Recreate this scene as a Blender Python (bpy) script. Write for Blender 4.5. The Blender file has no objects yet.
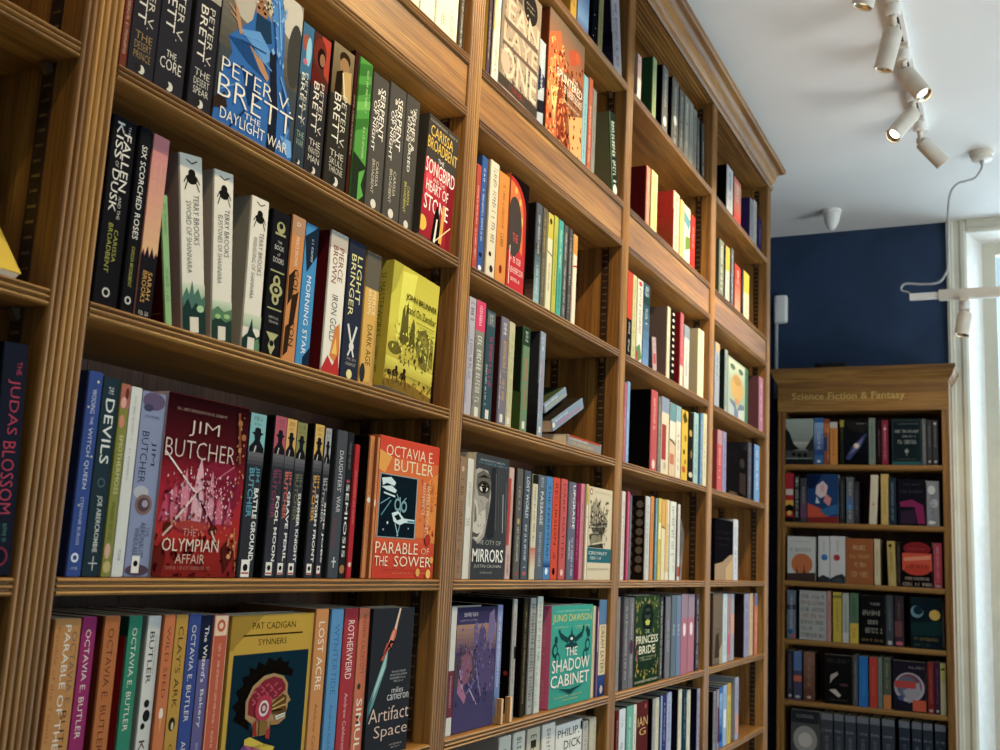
import bpy, bmesh, math, random
from mathutils import Vector, Matrix

# ------------------------------------------------------------------ scene, camera
sc = bpy.context.scene
COL = sc.collection
FPX = 1049.53                                   # focal length for a 1000 px wide frame
ROLL, PITCH, YAW = (math.radians(a) for a in (2.915, 9.758, 26.675))
CAM = Vector((0.0, -0.82, 1.55))                # the bookcase front is the plane y = 0
FW = Vector((math.cos(YAW) * math.cos(PITCH), math.sin(YAW) * math.cos(PITCH), math.sin(PITCH)))
_r = Vector((math.sin(YAW), -math.cos(YAW), 0.0))
_u = _r.cross(FW)
RT = _r * math.cos(ROLL) + _u * math.sin(ROLL)
UP = _u * math.cos(ROLL) - _r * math.sin(ROLL)

cam_data = bpy.data.cameras.new('camera')
cam = bpy.data.objects.new('camera', cam_data)
COL.objects.link(cam)
cam.matrix_world = Matrix(((RT.x, UP.x, -FW.x, CAM.x), (RT.y, UP.y, -FW.y, CAM.y), (RT.z, UP.z, -FW.z, CAM.z), (0, 0, 0, 1)))
cam_data.sensor_width = 36.0
cam_data.lens = FPX / 1000 * 36.0
cam_data.clip_start = 0.02
cam_data.dof.use_dof = True
cam_data.dof.focus_distance = 1.6
cam_data.dof.aperture_fstop = 10.0
sc.camera = cam
vs = sc.view_settings
vs.view_transform = 'Standard'
vs.look = 'None'
vs.gamma = 1.0
vs.use_curve_mapping = False
vs.exposure = 0.0


def px_of(x, y, z):
    d = Vector((x, y, z)) - CAM
    w = d.dot(FW)
    return 500 + FPX * d.dot(RT) / w, 375 - FPX * d.dot(UP) / w


def x_at(px, y, z):
    """Where along the shelf a point at depth y and height z stands in column px."""
    lo, hi = -0.3, 8.0
    for _ in range(50):
        m = (lo + hi) / 2
        if px_of(m, y, z)[0] < px:
            lo = m
        else:
            hi = m
    return (lo + hi) / 2


def z_at(py, x, y):
    lo, hi = 0.0, 4.0
    for _ in range(50):
        m = (lo + hi) / 2
        if px_of(x, y, m)[1] > py:
            lo = m
        else:
            hi = m
    return (lo + hi) / 2


def y_at(px, x, z):
    lo, hi = -2.0, 1.0
    for _ in range(50):
        m = (lo + hi) / 2
        if px_of(x, m, z)[0] > px:
            lo = m
        else:
            hi = m
    return (lo + hi) / 2


# ------------------------------------------------------------------ colours and materials
def lin(h):
    h = h.lstrip('#')
    if len(h) == 3:
        h = ''.join(c * 2 for c in h)
    out = []
    for i in (0, 2, 4):
        c = int(h[i:i + 2], 16) / 255
        out.append(c / 12.92 if c <= 0.04045 else ((c + 0.055) / 1.055) ** 2.4)
    return (out[0], out[1], out[2], 1.0)


def new_mat(name, rough=0.5, metal=0.0):
    m = bpy.data.materials.new(name)
    m.use_nodes = True
    nt = m.node_tree
    b = nt.nodes['Principled BSDF']
    b.inputs['Roughness'].default_value = rough
    b.inputs['Metallic'].default_value = metal
    b.inputs['Specular IOR Level'].default_value = 0.35
    return m, nt, b


def noise_mat(name, c1, c2, scale=20.0, rough=0.5, metal=0.0, bump=0.0, stretch=(1, 1, 1)):
    m, nt, b = new_mat(name, rough, metal)
    tc = nt.nodes.new('ShaderNodeTexCoord')
    mp = nt.nodes.new('ShaderNodeMapping')
    mp.inputs['Scale'].default_value = stretch
    nz = nt.nodes.new('ShaderNodeTexNoise')
    nz.inputs['Scale'].default_value = scale
    nz.inputs['Detail'].default_value = 4
    rp = nt.nodes.new('ShaderNodeValToRGB')
    rp.color_ramp.elements[0].position = 0.32
    rp.color_ramp.elements[0].color = lin(c1)
    rp.color_ramp.elements[1].position = 0.68
    rp.color_ramp.elements[1].color = lin(c2)
    nt.links.new(tc.outputs['Object'], mp.inputs['Vector'])
    nt.links.new(mp.outputs['Vector'], nz.inputs['Vector'])
    nt.links.new(nz.outputs['Fac'], rp.inputs['Fac'])
    nt.links.new(rp.outputs['Color'], b.inputs['Base Color'])
    if bump:
        bp = nt.nodes.new('ShaderNodeBump')
        bp.inputs['Strength'].default_value = bump
        bp.inputs['Distance'].default_value = 0.002
        nt.links.new(nz.outputs['Fac'], bp.inputs['Height'])
        nt.links.new(bp.outputs['Normal'], b.inputs['Normal'])
    return m


def wood_mat(name, axis, cols, rough=0.46):
    """Oak: broad figure plus fine pores, both drawn out along the grain axis."""
    m, nt, b = new_mat(name, rough)
    b.inputs['Specular IOR Level'].default_value = 0.4
    tc = nt.nodes.new('ShaderNodeTexCoord')
    base, fine = [22.0, 22.0, 22.0], [330.0, 330.0, 330.0]
    base[axis] = 0.9
    fine[axis] = 7.0
    vals = []
    for sc_, det, dist in ((base, 6, 0.35), (fine, 3, 0.15)):
        mp = nt.nodes.new('ShaderNodeMapping')
        mp.inputs['Scale'].default_value = sc_
        nz = nt.nodes.new('ShaderNodeTexNoise')
        nz.inputs['Scale'].default_value = 1.6 if sc_ is base else 1.0
        nz.inputs['Detail'].default_value = det
        nz.inputs['Distortion'].default_value = dist
        nt.links.new(tc.outputs['Object'], mp.inputs['Vector'])
        nt.links.new(mp.outputs['Vector'], nz.inputs['Vector'])
        vals.append(nz)
    rp = nt.nodes.new('ShaderNodeValToRGB')
    el = rp.color_ramp.elements
    el[0].position, el[0].color = 0.28, lin(cols[0])
    el[1].position, el[1].color = 0.72, lin(cols[2])
    e = el.new(0.5)
    e.color = lin(cols[1])
    nt.links.new(vals[0].outputs['Fac'], rp.inputs['Fac'])
    pr = nt.nodes.new('ShaderNodeValToRGB')
    pr.color_ramp.elements[0].position, pr.color_ramp.elements[0].color = 0.36, (0.42, 0.36, 0.30, 1)
    pr.color_ramp.elements[1].position, pr.color_ramp.elements[1].color = 0.56, (1, 1, 1, 1)
    nt.links.new(vals[1].outputs['Fac'], pr.inputs['Fac'])
    mx = nt.nodes.new('ShaderNodeMix')
    mx.data_type = 'RGBA'
    mx.blend_type = 'MULTIPLY'
    mx.inputs['Factor'].default_value = 0.75
    nt.links.new(rp.outputs['Color'], mx.inputs['A'])
    nt.links.new(pr.outputs['Color'], mx.inputs['B'])
    nt.links.new(mx.outputs['Result'], b.inputs['Base Color'])
    bp = nt.nodes.new('ShaderNodeBump')
    bp.inputs['Strength'].default_value = 0.25
    bp.inputs['Distance'].default_value = 0.001
    nt.links.new(vals[1].outputs['Fac'], bp.inputs['Height'])
    nt.links.new(bp.outputs['Normal'], b.inputs['Normal'])
    return m


OAK = ('603f19', '845a27', 'a37839')
M = {}
M['oak_x'] = wood_mat('oak_grain_along_shelf', 0, OAK)
M['oak_z'] = wood_mat('oak_grain_upright', 2, OAK)
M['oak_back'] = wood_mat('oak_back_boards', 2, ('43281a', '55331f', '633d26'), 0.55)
M['far_x'] = wood_mat('far_case_oak_x', 0, ('6e4a24', '86602f', '9a7239'), 0.5)
M['far_z'] = wood_mat('far_case_oak_z', 2, ('6e4a24', '86602f', '9a7239'), 0.5)
M['far_y'] = wood_mat('far_case_oak_y', 1, ('6e4a24', '86602f', '9a7239'), 0.5)
M['bronze'] = noise_mat('dark_bronze_strip', '3c2e22', '4e3c2c', 60, 0.45, 0.6)
M['rung'] = noise_mat('worn_brass_rung', '7a6448', 'a58a62', 80, 0.35, 0.8)
M['clip'] = noise_mat('shelf_clip_steel', '6c5a46', '8c7860', 60, 0.35, 0.9)
M['ceiling'] = noise_mat('ceiling_emulsion', 'e4e4e2', 'e9e9e7', 3, 0.9)
M['navy'] = noise_mat('navy_wall_paint', '22354f', '283c5a', 6, 0.75)
M['plaster'] = noise_mat('pale_wall_paint', 'cfcbc2', 'd8d4cb', 4, 0.85)
M['floor'] = wood_mat('floor_boards', 0, ('9a8468', 'a8917a', 'b8a288'), 0.5)
M['trimpaint'] = noise_mat('window_trim_paint', 'cac6b4', 'd4d0bf', 10, 0.55)
M['white'] = noise_mat('white_fitting_plastic', 'e2dfda', 'ebe9e4', 30, 0.45)
M['lampwhite'] = noise_mat('white_lamp_enamel', 'ccc4b6', 'd6cfc2', 30, 0.4)
M['chrome'] = noise_mat('lamp_reflector', 'b8b0a0', 'd8d0c0', 30, 0.2, 1.0)
M['cord'] = noise_mat('grey_cord_sheath', '9a9c9e', 'aeb0b2', 60, 0.6)
M['dark'] = noise_mat('black_cloth', '17171a', '26262a', 40, 0.9, bump=0.5)
M['pages'] = noise_mat('page_edges', 'd8ccb2', 'e9dfc9', 14, 0.9, stretch=(60, 60, 1))
M['gold'] = noise_mat('gold_sign_leaf', 'ab9050', 'bda468', 40, 0.5, 0.2)
M['ply'] = wood_mat('pale_stand_wood', 2, ('b48a54', 'c99f68', 'd8b27c'), 0.5)


def ink_mat(name, rough):
    m, nt, b = new_mat(name, rough)
    at = nt.nodes.new('ShaderNodeVertexColor')
    at.layer_name = 'ink'
    b.inputs['Specular IOR Level'].default_value = 0.0
    nt.links.new(at.outputs['Color'], b.inputs['Base Color'])
    tc = nt.nodes.new('ShaderNodeTexCoord')
    nz = nt.nodes.new('ShaderNodeTexNoise')
    nz.inputs['Scale'].default_value = 35
    mr = nt.nodes.new('ShaderNodeMapRange')
    mr.inputs['To Min'].default_value = rough - 0.08
    mr.inputs['To Max'].default_value = rough + 0.1
    nt.links.new(tc.outputs['Object'], nz.inputs['Vector'])
    nt.links.new(nz.outputs['Fac'], mr.inputs['Value'])
    nt.links.new(mr.outputs['Result'], b.inputs['Roughness'])
    return m


M['ink'] = ink_mat('printed_cover_card', 0.42)


def glow_mat(name, col, strength):
    m, nt, b = new_mat(name, 0.4)
    b.inputs['Base Color'].default_value = col
    b.inputs['Emission Color'].default_value = col
    b.inputs['Emission Strength'].default_value = strength
    return m


M['bulb'] = glow_mat('lit_lamp_lens', (1.0, 0.86, 0.62, 1), 14.0)
M['bulb_dim'] = glow_mat('lamp_lens_seen_aslant', (1.0, 0.8, 0.5, 1), 2.0)


def glass_mat():
    m = bpy.data.materials.new('window_glass')
    m.use_nodes = True
    nt = m.node_tree
    nt.nodes.clear()
    out = nt.nodes.new('ShaderNodeOutputMaterial')
    mx = nt.nodes.new('ShaderNodeMixShader')
    tr = nt.nodes.new('ShaderNodeBsdfTransparent')
    gl = nt.nodes.new('ShaderNodeBsdfGlossy')
    gl.inputs['Roughness'].default_value = 0.02
    mx.inputs['Fac'].default_value = 0.06
    nt.links.new(tr.outputs['BSDF'], mx.inputs[1])
    nt.links.new(gl.outputs['BSDF'], mx.inputs[2])
    nt.links.new(mx.outputs['Shader'], out.inputs['Surface'])
    return m


M['glass'] = glass_mat()


# ------------------------------------------------------------------ object helpers
def tag(o, label=None, cat=None, group=None, kind=None):
    if label:
        o['label'] = label
    if cat:
        o['category'] = cat
    if group:
        o['group'] = group
    if kind:
        o['kind'] = kind
    return o


def empty(name, loc):
    o = bpy.data.objects.new(name, None)
    COL.objects.link(o)
    o.location = loc
    o.empty_display_size = 0.05
    return o


class MB:
    """Collects faces, then links them as one mesh object."""
    def __init__(s):
        s.v, s.f, s.mi, s.c = [], [], [], []

    def face(s, pts, mi=0, col=None):
        n = len(s.v)
        s.v.extend(tuple(p) for p in pts)
        s.f.append(tuple(range(n, n + len(pts))))
        s.mi.append(mi)
        s.c.append(col)

    def box(s, a, b, mi=0, col=None):
        x0, y0, z0 = (min(a[i], b[i]) for i in range(3))
        x1, y1, z1 = (max(a[i], b[i]) for i in range(3))
        n = len(s.v)
        s.v += [(x0, y0, z0), (x1, y0, z0), (x1, y1, z0), (x0, y1, z0), (x0, y0, z1), (x1, y0, z1), (x1, y1, z1), (x0, y1, z1)]
        for q in ((0, 3, 2, 1), (4, 5, 6, 7), (0, 1, 5, 4), (1, 2, 6, 5), (2, 3, 7, 6), (3, 0, 4, 7)):
            s.f.append(tuple(n + i for i in q))
            s.mi.append(mi)
            s.c.append(col)

    def prism(s, prof, fn, t0, t1, mi=0):
        """Extrude the 2-D outline prof (counter-clockwise or not) between t0 and t1; fn(p, t) gives the point."""
        n, k = len(s.v), len(prof)
        s.v += [tuple(fn(p, t0)) for p in prof] + [tuple(fn(p, t1)) for p in prof]
        for i in range(k):
            j = (i + 1) % k
            s.f.append((n + i, n + j, n + k + j, n + k + i))
            s.mi.append(mi)
            s.c.append(None)
        s.f.append(tuple(n + i for i in reversed(range(k))))
        s.f.append(tuple(n + k + i for i in range(k)))
        s.mi += [mi, mi]
        s.c += [None, None]

    def cyl(s, a, b, r0, r1=None, n=24, mi=0, caps=True):
        a, b = Vector(a), Vector(b)
        r1 = r0 if r1 is None else r1
        d = (b - a).normalized()
        e1 = d.orthogonal().normalized()
        e2 = d.cross(e1)
        m = len(s.v)
        for c, r in ((a, r0), (b, r1)):
            for i in range(n):
                t = 2 * math.pi * i / n
                s.v.append(tuple(c + e1 * (r * math.cos(t)) + e2 * (r * math.sin(t))))
        for i in range(n):
            j = (i + 1) % n
            s.f.append((m + i, m + j, m + n + j, m + n + i))
            s.mi.append(mi)
            s.c.append(None)
        if caps:
            s.f.append(tuple(m + i for i in reversed(range(n))))
            s.f.append(tuple(m + n + i for i in range(n)))
            s.mi += [mi, mi]
            s.c += [None, None]

    def lathe(s, a, d, prof, n=28, mi=0):
        """Turn the outline prof [(distance along d, radius)] about the axis from a along d."""
        a, d = Vector(a), Vector(d).normalized()
        e1 = d.orthogonal().normalized()
        e2 = d.cross(e1)
        m = len(s.v)
        for t, r in prof:
            for i in range(n):
                w = 2 * math.pi * i / n
                s.v.append(tuple(a + d * t + e1 * (r * math.cos(w)) + e2 * (r * math.sin(w))))
        for k in range(len(prof) - 1):
            for i in range(n):
                j = (i + 1) % n
                s.f.append((m + k * n + i, m + k * n + j, m + (k + 1) * n + j, m + (k + 1) * n + i))
                s.mi.append(mi)
                s.c.append(None)
        s.f.append(tuple(m + i for i in reversed(range(n))))
        s.f.append(tuple(m + (len(prof) - 1) * n + i for i in range(n)))
        s.mi += [mi, mi]
        s.c += [None, None]

    def tube(s, pts, r, n=10, mi=0):
        pts = [Vector(p) for p in pts]
        m = len(s.v)
        up = Vector((0.3, 0.9, 0.2)).normalized()
        for i, p in enumerate(pts):
            d = (pts[min(i + 1, len(pts) - 1)] - pts[max(i - 1, 0)]).normalized()
            e1 = (up - d * up.dot(d)).normalized()
            up = e1
            e2 = d.cross(e1)
            for k in range(n):
                t = 2 * math.pi * k / n
                s.v.append(tuple(p + e1 * (r * math.cos(t)) + e2 * (r * math.sin(t))))
        for i in range(len(pts) - 1):
            for k in range(n):
                j = (k + 1) % n
                s.f.append((m + i * n + k, m + i * n + j, m + (i + 1) * n + j, m + (i + 1) * n + k))
                s.mi.append(mi)
                s.c.append(None)

    def build(s, name, mats, parent=None, smooth=False, fix=True, origin=None):
        me = bpy.data.meshes.new(name)
        if origin is not None:
            o_ = Vector(origin)
            s.v = [tuple(Vector(p) - o_) for p in s.v]
        me.from_pydata(s.v, [], s.f)
        for m in (mats if isinstance(mats, (list, tuple)) else [mats]):
            me.materials.append(m)
        me.polygons.foreach_set('material_index', s.mi)
        if any(c is not None for c in s.c):
            at = me.color_attributes.new('ink', 'FLOAT_COLOR', 'CORNER')
            buf = []
            for p in me.polygons:
                buf.extend((s.c[p.index] or (0.5, 0.5, 0.5, 1)) * p.loop_total)
            at.data.foreach_set('color', buf)
        me.update()
        if fix:
            bm = bmesh.new()
            bm.from_mesh(me)
            bmesh.ops.recalc_face_normals(bm, faces=bm.faces)
            bm.to_mesh(me)
            bm.free()
        if smooth:
            me.polygons.foreach_set('use_smooth', [True] * len(me.polygons))
        o = bpy.data.objects.new(name, me)
        COL.objects.link(o)
        if origin is not None:
            o.location = origin
        if parent:
            o.parent = parent
        return o


def auto_smooth(o, deg=40):
    me = o.data
    me.polygons.foreach_set('use_smooth', [True] * len(me.polygons))
    bm = bmesh.new()
    bm.from_mesh(me)
    for e in bm.edges:
        e.smooth = len(e.link_faces) == 2 and e.calc_face_angle(0) < math.radians(deg)
    bm.to_mesh(me)
    bm.free()
    return o


# ------------------------------------------------------------------ the room
CEIL, WALLX = 3.11, 4.87
m = MB(); m.box((-3.0, -3.6, -0.05), (6.2, 0.4, 0.0))
tag(m.build('floor', M['floor']), kind='structure')
m = MB(); m.box((-3.0, -3.6, CEIL), (6.2, 0.4, CEIL + 0.05))
tag(m.build('ceiling', M['ceiling']), kind='structure')
m = MB(); m.box((-3.0, 0.224, 0), (WALLX, 0.3, CEIL))
tag(m.build('wall_left', M['navy']), kind='structure')
m = MB(); m.box((-3.1, -3.6, 0), (-3.0, 0.3, CEIL))
tag(m.build('wall_back', M['plaster']), kind='structure')
# far wall: navy from the bookcase corner to the tall window, pale beyond it
WY0, WY1, WZ0, WZ1 = -0.634, -1.95, 0.35, 3.05      # the window opening
m = MB()
m.box((WALLX, 0.224, 0), (WALLX + 0.25, -0.575, CEIL), 0)
m.box((WALLX, WY1 - 0.06, 0), (WALLX + 0.25, -3.6, CEIL), 1)
m.box((WALLX, -0.575, 0), (WALLX + 0.25, WY1 - 0.06, WZ0 - 0.04), 1)
m.box((WALLX, -0.575, WZ1 + 0.045), (WALLX + 0.25, WY1 - 0.06, CEIL), 1)
tag(m.build('wall_far', [M['navy'], M['plaster']]), kind='structure')
# right wall with two wide shop windows (behind the photographer's right shoulder)
m = MB()
m.box((-3.0, -3.6, 0), (6.2, -3.5, 0.55))
m.box((-3.0, -3.6, 2.75), (6.2, -3.5, CEIL))
for a, b in ((-3.0, -1.2), (1.2, 1.5), (3.9, 6.2)):
    m.box((a, -3.6, 0.55), (b, -3.5, 2.75))
tag(m.build('wall_right', M['plaster']), kind='structure')


def window_two_frame(name, x0, x1):
    m = MB()
    for a in (x0, (x0 + x1) / 2 - 0.025, x1 - 0.05):
        m.box((a, -3.58, 0.55), (a + 0.05, -3.53, 2.75))
    for z in (0.55, 2.05, 2.70):
        m.box((x0, -3.58, z), (x1, -3.53, z + 0.05))
    w = tag(m.build(name, M['trimpaint']), kind='structure')
    g = MB(); g.box((x0, -3.557, 0.55), (x1, -3.553, 2.75))
    g.build('window_glass', M['glass'], w)
    return w


window_two_frame('window_2', -1.2, 1.2)
window_two_frame('window_3', 1.5, 3.9)

# the tall window in the far wall: moulded casing, splayed reveal, sash and pane
win = empty('window_1', (WALLX, WY0, 0))
tag(win, kind='structure')


def wpart(mb, name, mat):
    o = mb.build(name, mat)
    o.parent = win
    o.matrix_parent_inverse = win.matrix_basis.inverted()
    return o


prof = [(0, 0), (0, 0.018), (0.010, 0.022), (0.016, 0.016), (0.022, 0.016), (0.030, 0.010), (0.050, 0.010), (0.058, 0.016), (0.072, 0.016), (0.082, 0.008), (0.082, 0)]
yo = -0.552
m = MB()
m.prism(prof, lambda p, t: (WALLX - p[1], yo - p[0], t), 0.30, CEIL)
wpart(m, 'casing', M['trimpaint'])
m = MB()
m.prism(prof, lambda p, t: (WALLX - p[1], WY1 - 0.082 + p[0], t), 0.30, CEIL)
wpart(m, 'casing', M['trimpaint'])
m = MB()
m.prism([(p[0] * 0.7, p[1]) for p in prof], lambda p, t: (WALLX - p[1], t, CEIL - p[0]), WY0, WY1)
wpart(m, 'head_casing', M['trimpaint'])
XS = 5.0                                        # the sash plane; the reveal splays in to it
y_in, z_in = -0.690, 3.036
m = MB()
ring0 = [(WALLX, WY0, WZ0), (WALLX, WY0, WZ1), (WALLX, WY1, WZ1), (WALLX, WY1, WZ0)]
ring1 = [(XS, y_in, WZ0 + 0.03), (XS, y_in, z_in), (XS, WY1 + 0.056, z_in), (XS, WY1 + 0.056, WZ0 + 0.03)]
back = [(XS, p[1] + (0.02 if k in (0, 1) else -0.02), p[2] + (0.02 if k in (1, 2) else -0.02)) for k, p in enumerate(ring1)]
for k in range(4):
    j = (k + 1) % 4
    m.face((ring0[k], ring0[j], ring1[j], ring1[k]))
    m.face((ring1[k], ring1[j], back[j], back[k]))
    m.face((back[k], back[j], ring0[j], ring0[k]))
wpart(m, 'reveal', M['white'])
m = MB()
ys = [y_in, -1.29, WY1 + 0.056]
for a, b in ((ys[0], ys[0] - 0.055), (ys[1] + 0.03, ys[1] - 0.03), (ys[2] + 0.055, ys[2])):
    m.box((XS, a, WZ0 + 0.03), (XS + 0.045, b, z_in))
for z in (WZ0 + 0.03, 1.70, z_in - 0.055):
    m.box((XS + 0.002, ys[0] - 0.05, z), (XS + 0.043, ys[2] + 0.05, z + 0.055))
wpart(m, 'sash', M['trimpaint'])
m = MB(); m.box((XS + 0.02, ys[0] - 0.03, WZ0 + 0.06), (XS + 0.024, ys[2] + 0.03, z_in - 0.03))
wpart(m, 'window_glass', M['glass'])

# ------------------------------------------------------------------ the long oak bookcase
UPR = [(-0.110, -0.060), (0.675, 0.7235), (1.459, 1.505), (2.2365, 2.2820), (3.0116, 3.0640), (3.7910, 3.8460)]
BAYS = [(UPR[i][1], UPR[i + 1][0]) for i in range(5)]
DEPTH = 0.200
Z_TOP, Z_FAS, Z_A, Z_B, Z_C, Z_D, Z_E, Z_F, Z_G = 2.684, 2.387, 2.031, 1.779, 1.509, 1.262, 1.017, 0.770, 0.520
case = empty('bookcase', (1.9, 0.1, 0.0))
tag(case, 'tall honey oak bookcase with reeded uprights and moulded cornice along the left wall', 'bookcase')


def cpart(mb, name, mat, **k):
    o = mb.build(name, mat, **k)
    loc = o.location.copy()
    o.parent = case
    o.matrix_parent_inverse = case.matrix_basis.inverted()
    return o


for a, b in UPR:
    w, n = b - a, 6
    m = MB()
    pr = [(a, DEPTH), (a, 0.006)]
    for k in range(n):                          # six reeds down the front edge
        c = a + w * (k + 0.5) / n
        r = w / n / 2
        for q in range(7):
            t = math.pi * (1 - q / 6)
            pr.append((c + r * 0.93 * math.cos(t), 0.0050 - 0.0050 * math.sin(t)))
    pr += [(b, 0.006), (b, DEPTH)]
    m.prism(pr, lambda p, t: (p[0], p[1], t), 0.0, 2.965)
    auto_smooth(cpart(m, 'upright', M['oak_z'], origin=((a + b) / 2, 0.1, 1.5)), 50)


def shelf(x0, x1, z, th=0.018, name='shelf', mat=None, depth=DEPTH, front=0.0):
    """A board whose front edge carries three rounded beads."""
    pr = [(depth - 0.001, z - th), (depth - 0.001, z)]
    k = 3
    for i in range(k):
        c = z - th * (i + 0.5) / k
        r = th / k / 2
        for q in range(7):
            t = math.pi / 2 - math.pi * q / 6
            pr.append((front + 0.0050 - 0.0050 * math.cos(t), c + r * 0.84 * math.sin(t)))
    m = MB()
    m.prism(pr, lambda p, t: (t, p[0], p[1]), x0 + 0.0004, x1 - 0.0004)
    return auto_smooth(cpart(m, name, mat or M['oak_x'], origin=((x0 + x1) / 2 + z * 0.37, 0.1, z)), 50)


for bi, (x0, x1) in enumerate(BAYS):
    for z in (Z_TOP, Z_A, Z_B, Z_C, Z_D, Z_E, Z_F, Z_G):
        shelf(x0, x1, z)
    # the deep fascia: a reeded shelf edge, a plain board, a reeded lower lip
    shelf(x0, x1, Z_FAS, 0.016)
    shelf(x0, x1, 2.294, 0.017)
    m = MB(); m.box((x0 + 0.0004, 0.005, 2.294), (x1 - 0.0004, 0.018, 2.371))
    cpart(m, 'fascia_panel', M['oak_x'], origin=((x0 + x1) / 2 + bi * 0.21, 0.01, 2.33))
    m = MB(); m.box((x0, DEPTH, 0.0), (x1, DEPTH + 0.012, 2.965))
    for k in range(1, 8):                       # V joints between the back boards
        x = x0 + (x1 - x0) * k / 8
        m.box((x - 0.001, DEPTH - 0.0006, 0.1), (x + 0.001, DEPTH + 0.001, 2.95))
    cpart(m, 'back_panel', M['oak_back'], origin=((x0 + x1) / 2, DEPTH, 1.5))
    m = MB(); m.box((x0, 0.012, 0.0), (x1, 0.03, 0.10))
    cpart(m, 'plinth', M['oak_x'], origin=((x0 + x1) / 2, 0.02, 0.05))
    # soffit under the cornice, with a bead along its front
    m = MB()
    m.box((x0 + 0.0004, 0.004, 2.966), (x1 - 0.0004, DEPTH, 2.978))
    for k in range(7):
        y = 0.016 + k * 0.011
        m.box((x0 + 0.0004, y, 2.9642), (x1 - 0.0004, y + 0.006, 2.9665))
    cpart(m, 'soffit', M['oak_x'], origin=((x0 + x1) / 2 + 0.3 * bi, 0.1, 2.97))

# cornice: swept along the front and returned round the right-hand end
XL, XR = UPR[0][0], UPR[5][1]
cp = [(0.000, 2.966), (0.004, 2.968), (0.007, 2.973), (0.007, 2.979), (0.003, 2.984), (0.003, 2.992), (0.010, 2.998), (0.013, 3.006)]
for q in range(9):
    t = math.pi / 2 * q / 8
    cp.append((0.014 + 0.026 * (1 - math.cos(t)), 3.010 + 0.030 * math.sin(t)))
cp += [(0.044, 3.043), (0.046, 3.047), (0.046, 3.057), (0.0, 3.057)]
m = MB()
K = len(cp)
for ex, ey, side in ((XL, 0, 0), (XR, 0, 1), (XR, DEPTH + 0.01, 2)):
    for e, z in cp:
        if side == 0:
            m.v.append((ex, -e, z))
        elif side == 1:
            m.v.append((ex + e, -e, z))
        else:
            m.v.append((ex + e, ey, z))
for s_ in range(2):
    for i in range(K - 1):
        m.f.append((s_ * K + i, s_ * K + i + 1, (s_ + 1) * K + i + 1, (s_ + 1) * K + i))
        m.mi.append(0); m.c.append(None)
m.face([(XL, 0, 3.057), (XR, 0, 3.057), (XR, DEPTH + 0.01, 3.057), (XL, DEPTH + 0.01, 3.057)])
m.face([(XL, 0, 2.978), (XR, 0, 2.978), (XR, DEPTH + 0.01, 2.978), (XL, DEPTH + 0.01, 2.978)])
auto_smooth(cpart(m, 'cornice', M['oak_x'], origin=(1.9, 0, 3.0)), 35)

# slotted metal strips let into the upright sides, with the clips that carry the shelves
for ui, (a, b) in enumerate(UPR):
    for side in (-1, 1):
        if (side == -1 and ui == 0) or (side == 1 and ui == 5):
            continue
        x = a if side == -1 else b
        for yc in (0.041, 0.160):
            m = MB()
            m.box((x, yc - 0.009, 0.12), (x + side * 0.0009, yc + 0.009, 2.95), 0)
            z = 0.14
            while z < 2.94:                     # slots read as pale rungs between dark holes
                m.box((x, yc - 0.0055, z), (x + side * 0.0013, yc + 0.0055, z + 0.0028), 1)
                z += 0.0158
            st = cpart(m, 'shelf_standard', [M['bronze'], M['rung']], origin=(x, yc, 1.5))
            if side == -1:
                for zs in (Z_TOP, Z_A, Z_B, Z_C, Z_D, Z_E):
                    m = MB()
                    zz = zs - 0.0185
                    m.prism([(0, 0), (0.009, 0), (0.009, -0.002), (0.003, -0.011), (0, -0.012)],
                            lambda p, t: (x - 0.001 - p[0], t, zz + p[1]), yc - 0.004, yc + 0.004)
                    c = m.build('shelf_clip', M['clip'], origin=(x, yc, zz))
                    c.parent = st
                    c.matrix_parent_inverse = st.matrix_basis.inverted()

# ------------------------------------------------------------------ ceiling fittings
YT = -0.545
m = MB()
m.prism([(-0.018, CEIL), (-0.018, CEIL - 0.022), (-0.006, CEIL - 0.022), (-0.006, CEIL - 0.008), (0.006, CEIL - 0.008), (0.006, CEIL - 0.022), (0.018, CEIL - 0.022), (0.018, CEIL)],
        lambda p, t: (t, YT + p[0], p[1]), -0.4, 3.75)
trk = m.build('lighting_track', M['white'], origin=(1.7, YT, CEIL))
tag(trk, 'long white lighting track fixed to the ceiling beside the bookcase', 'track')
m = MB(); m.box((3.75, YT - 0.019, CEIL - 0.024), (3.765, YT + 0.019, CEIL))
e_ = m.build('end_cap', M['white'], trk); e_.matrix_parent_inverse = trk.matrix_basis.inverted()
m = MB(); m.box((-0.4, YT - 0.004, CEIL - 0.012), (3.74, YT + 0.004, CEIL - 0.009))
e_ = m.build('conductor_strip', M['bronze'], trk); e_.matrix_parent_inverse = trk.matrix_basis.inverted()


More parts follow.
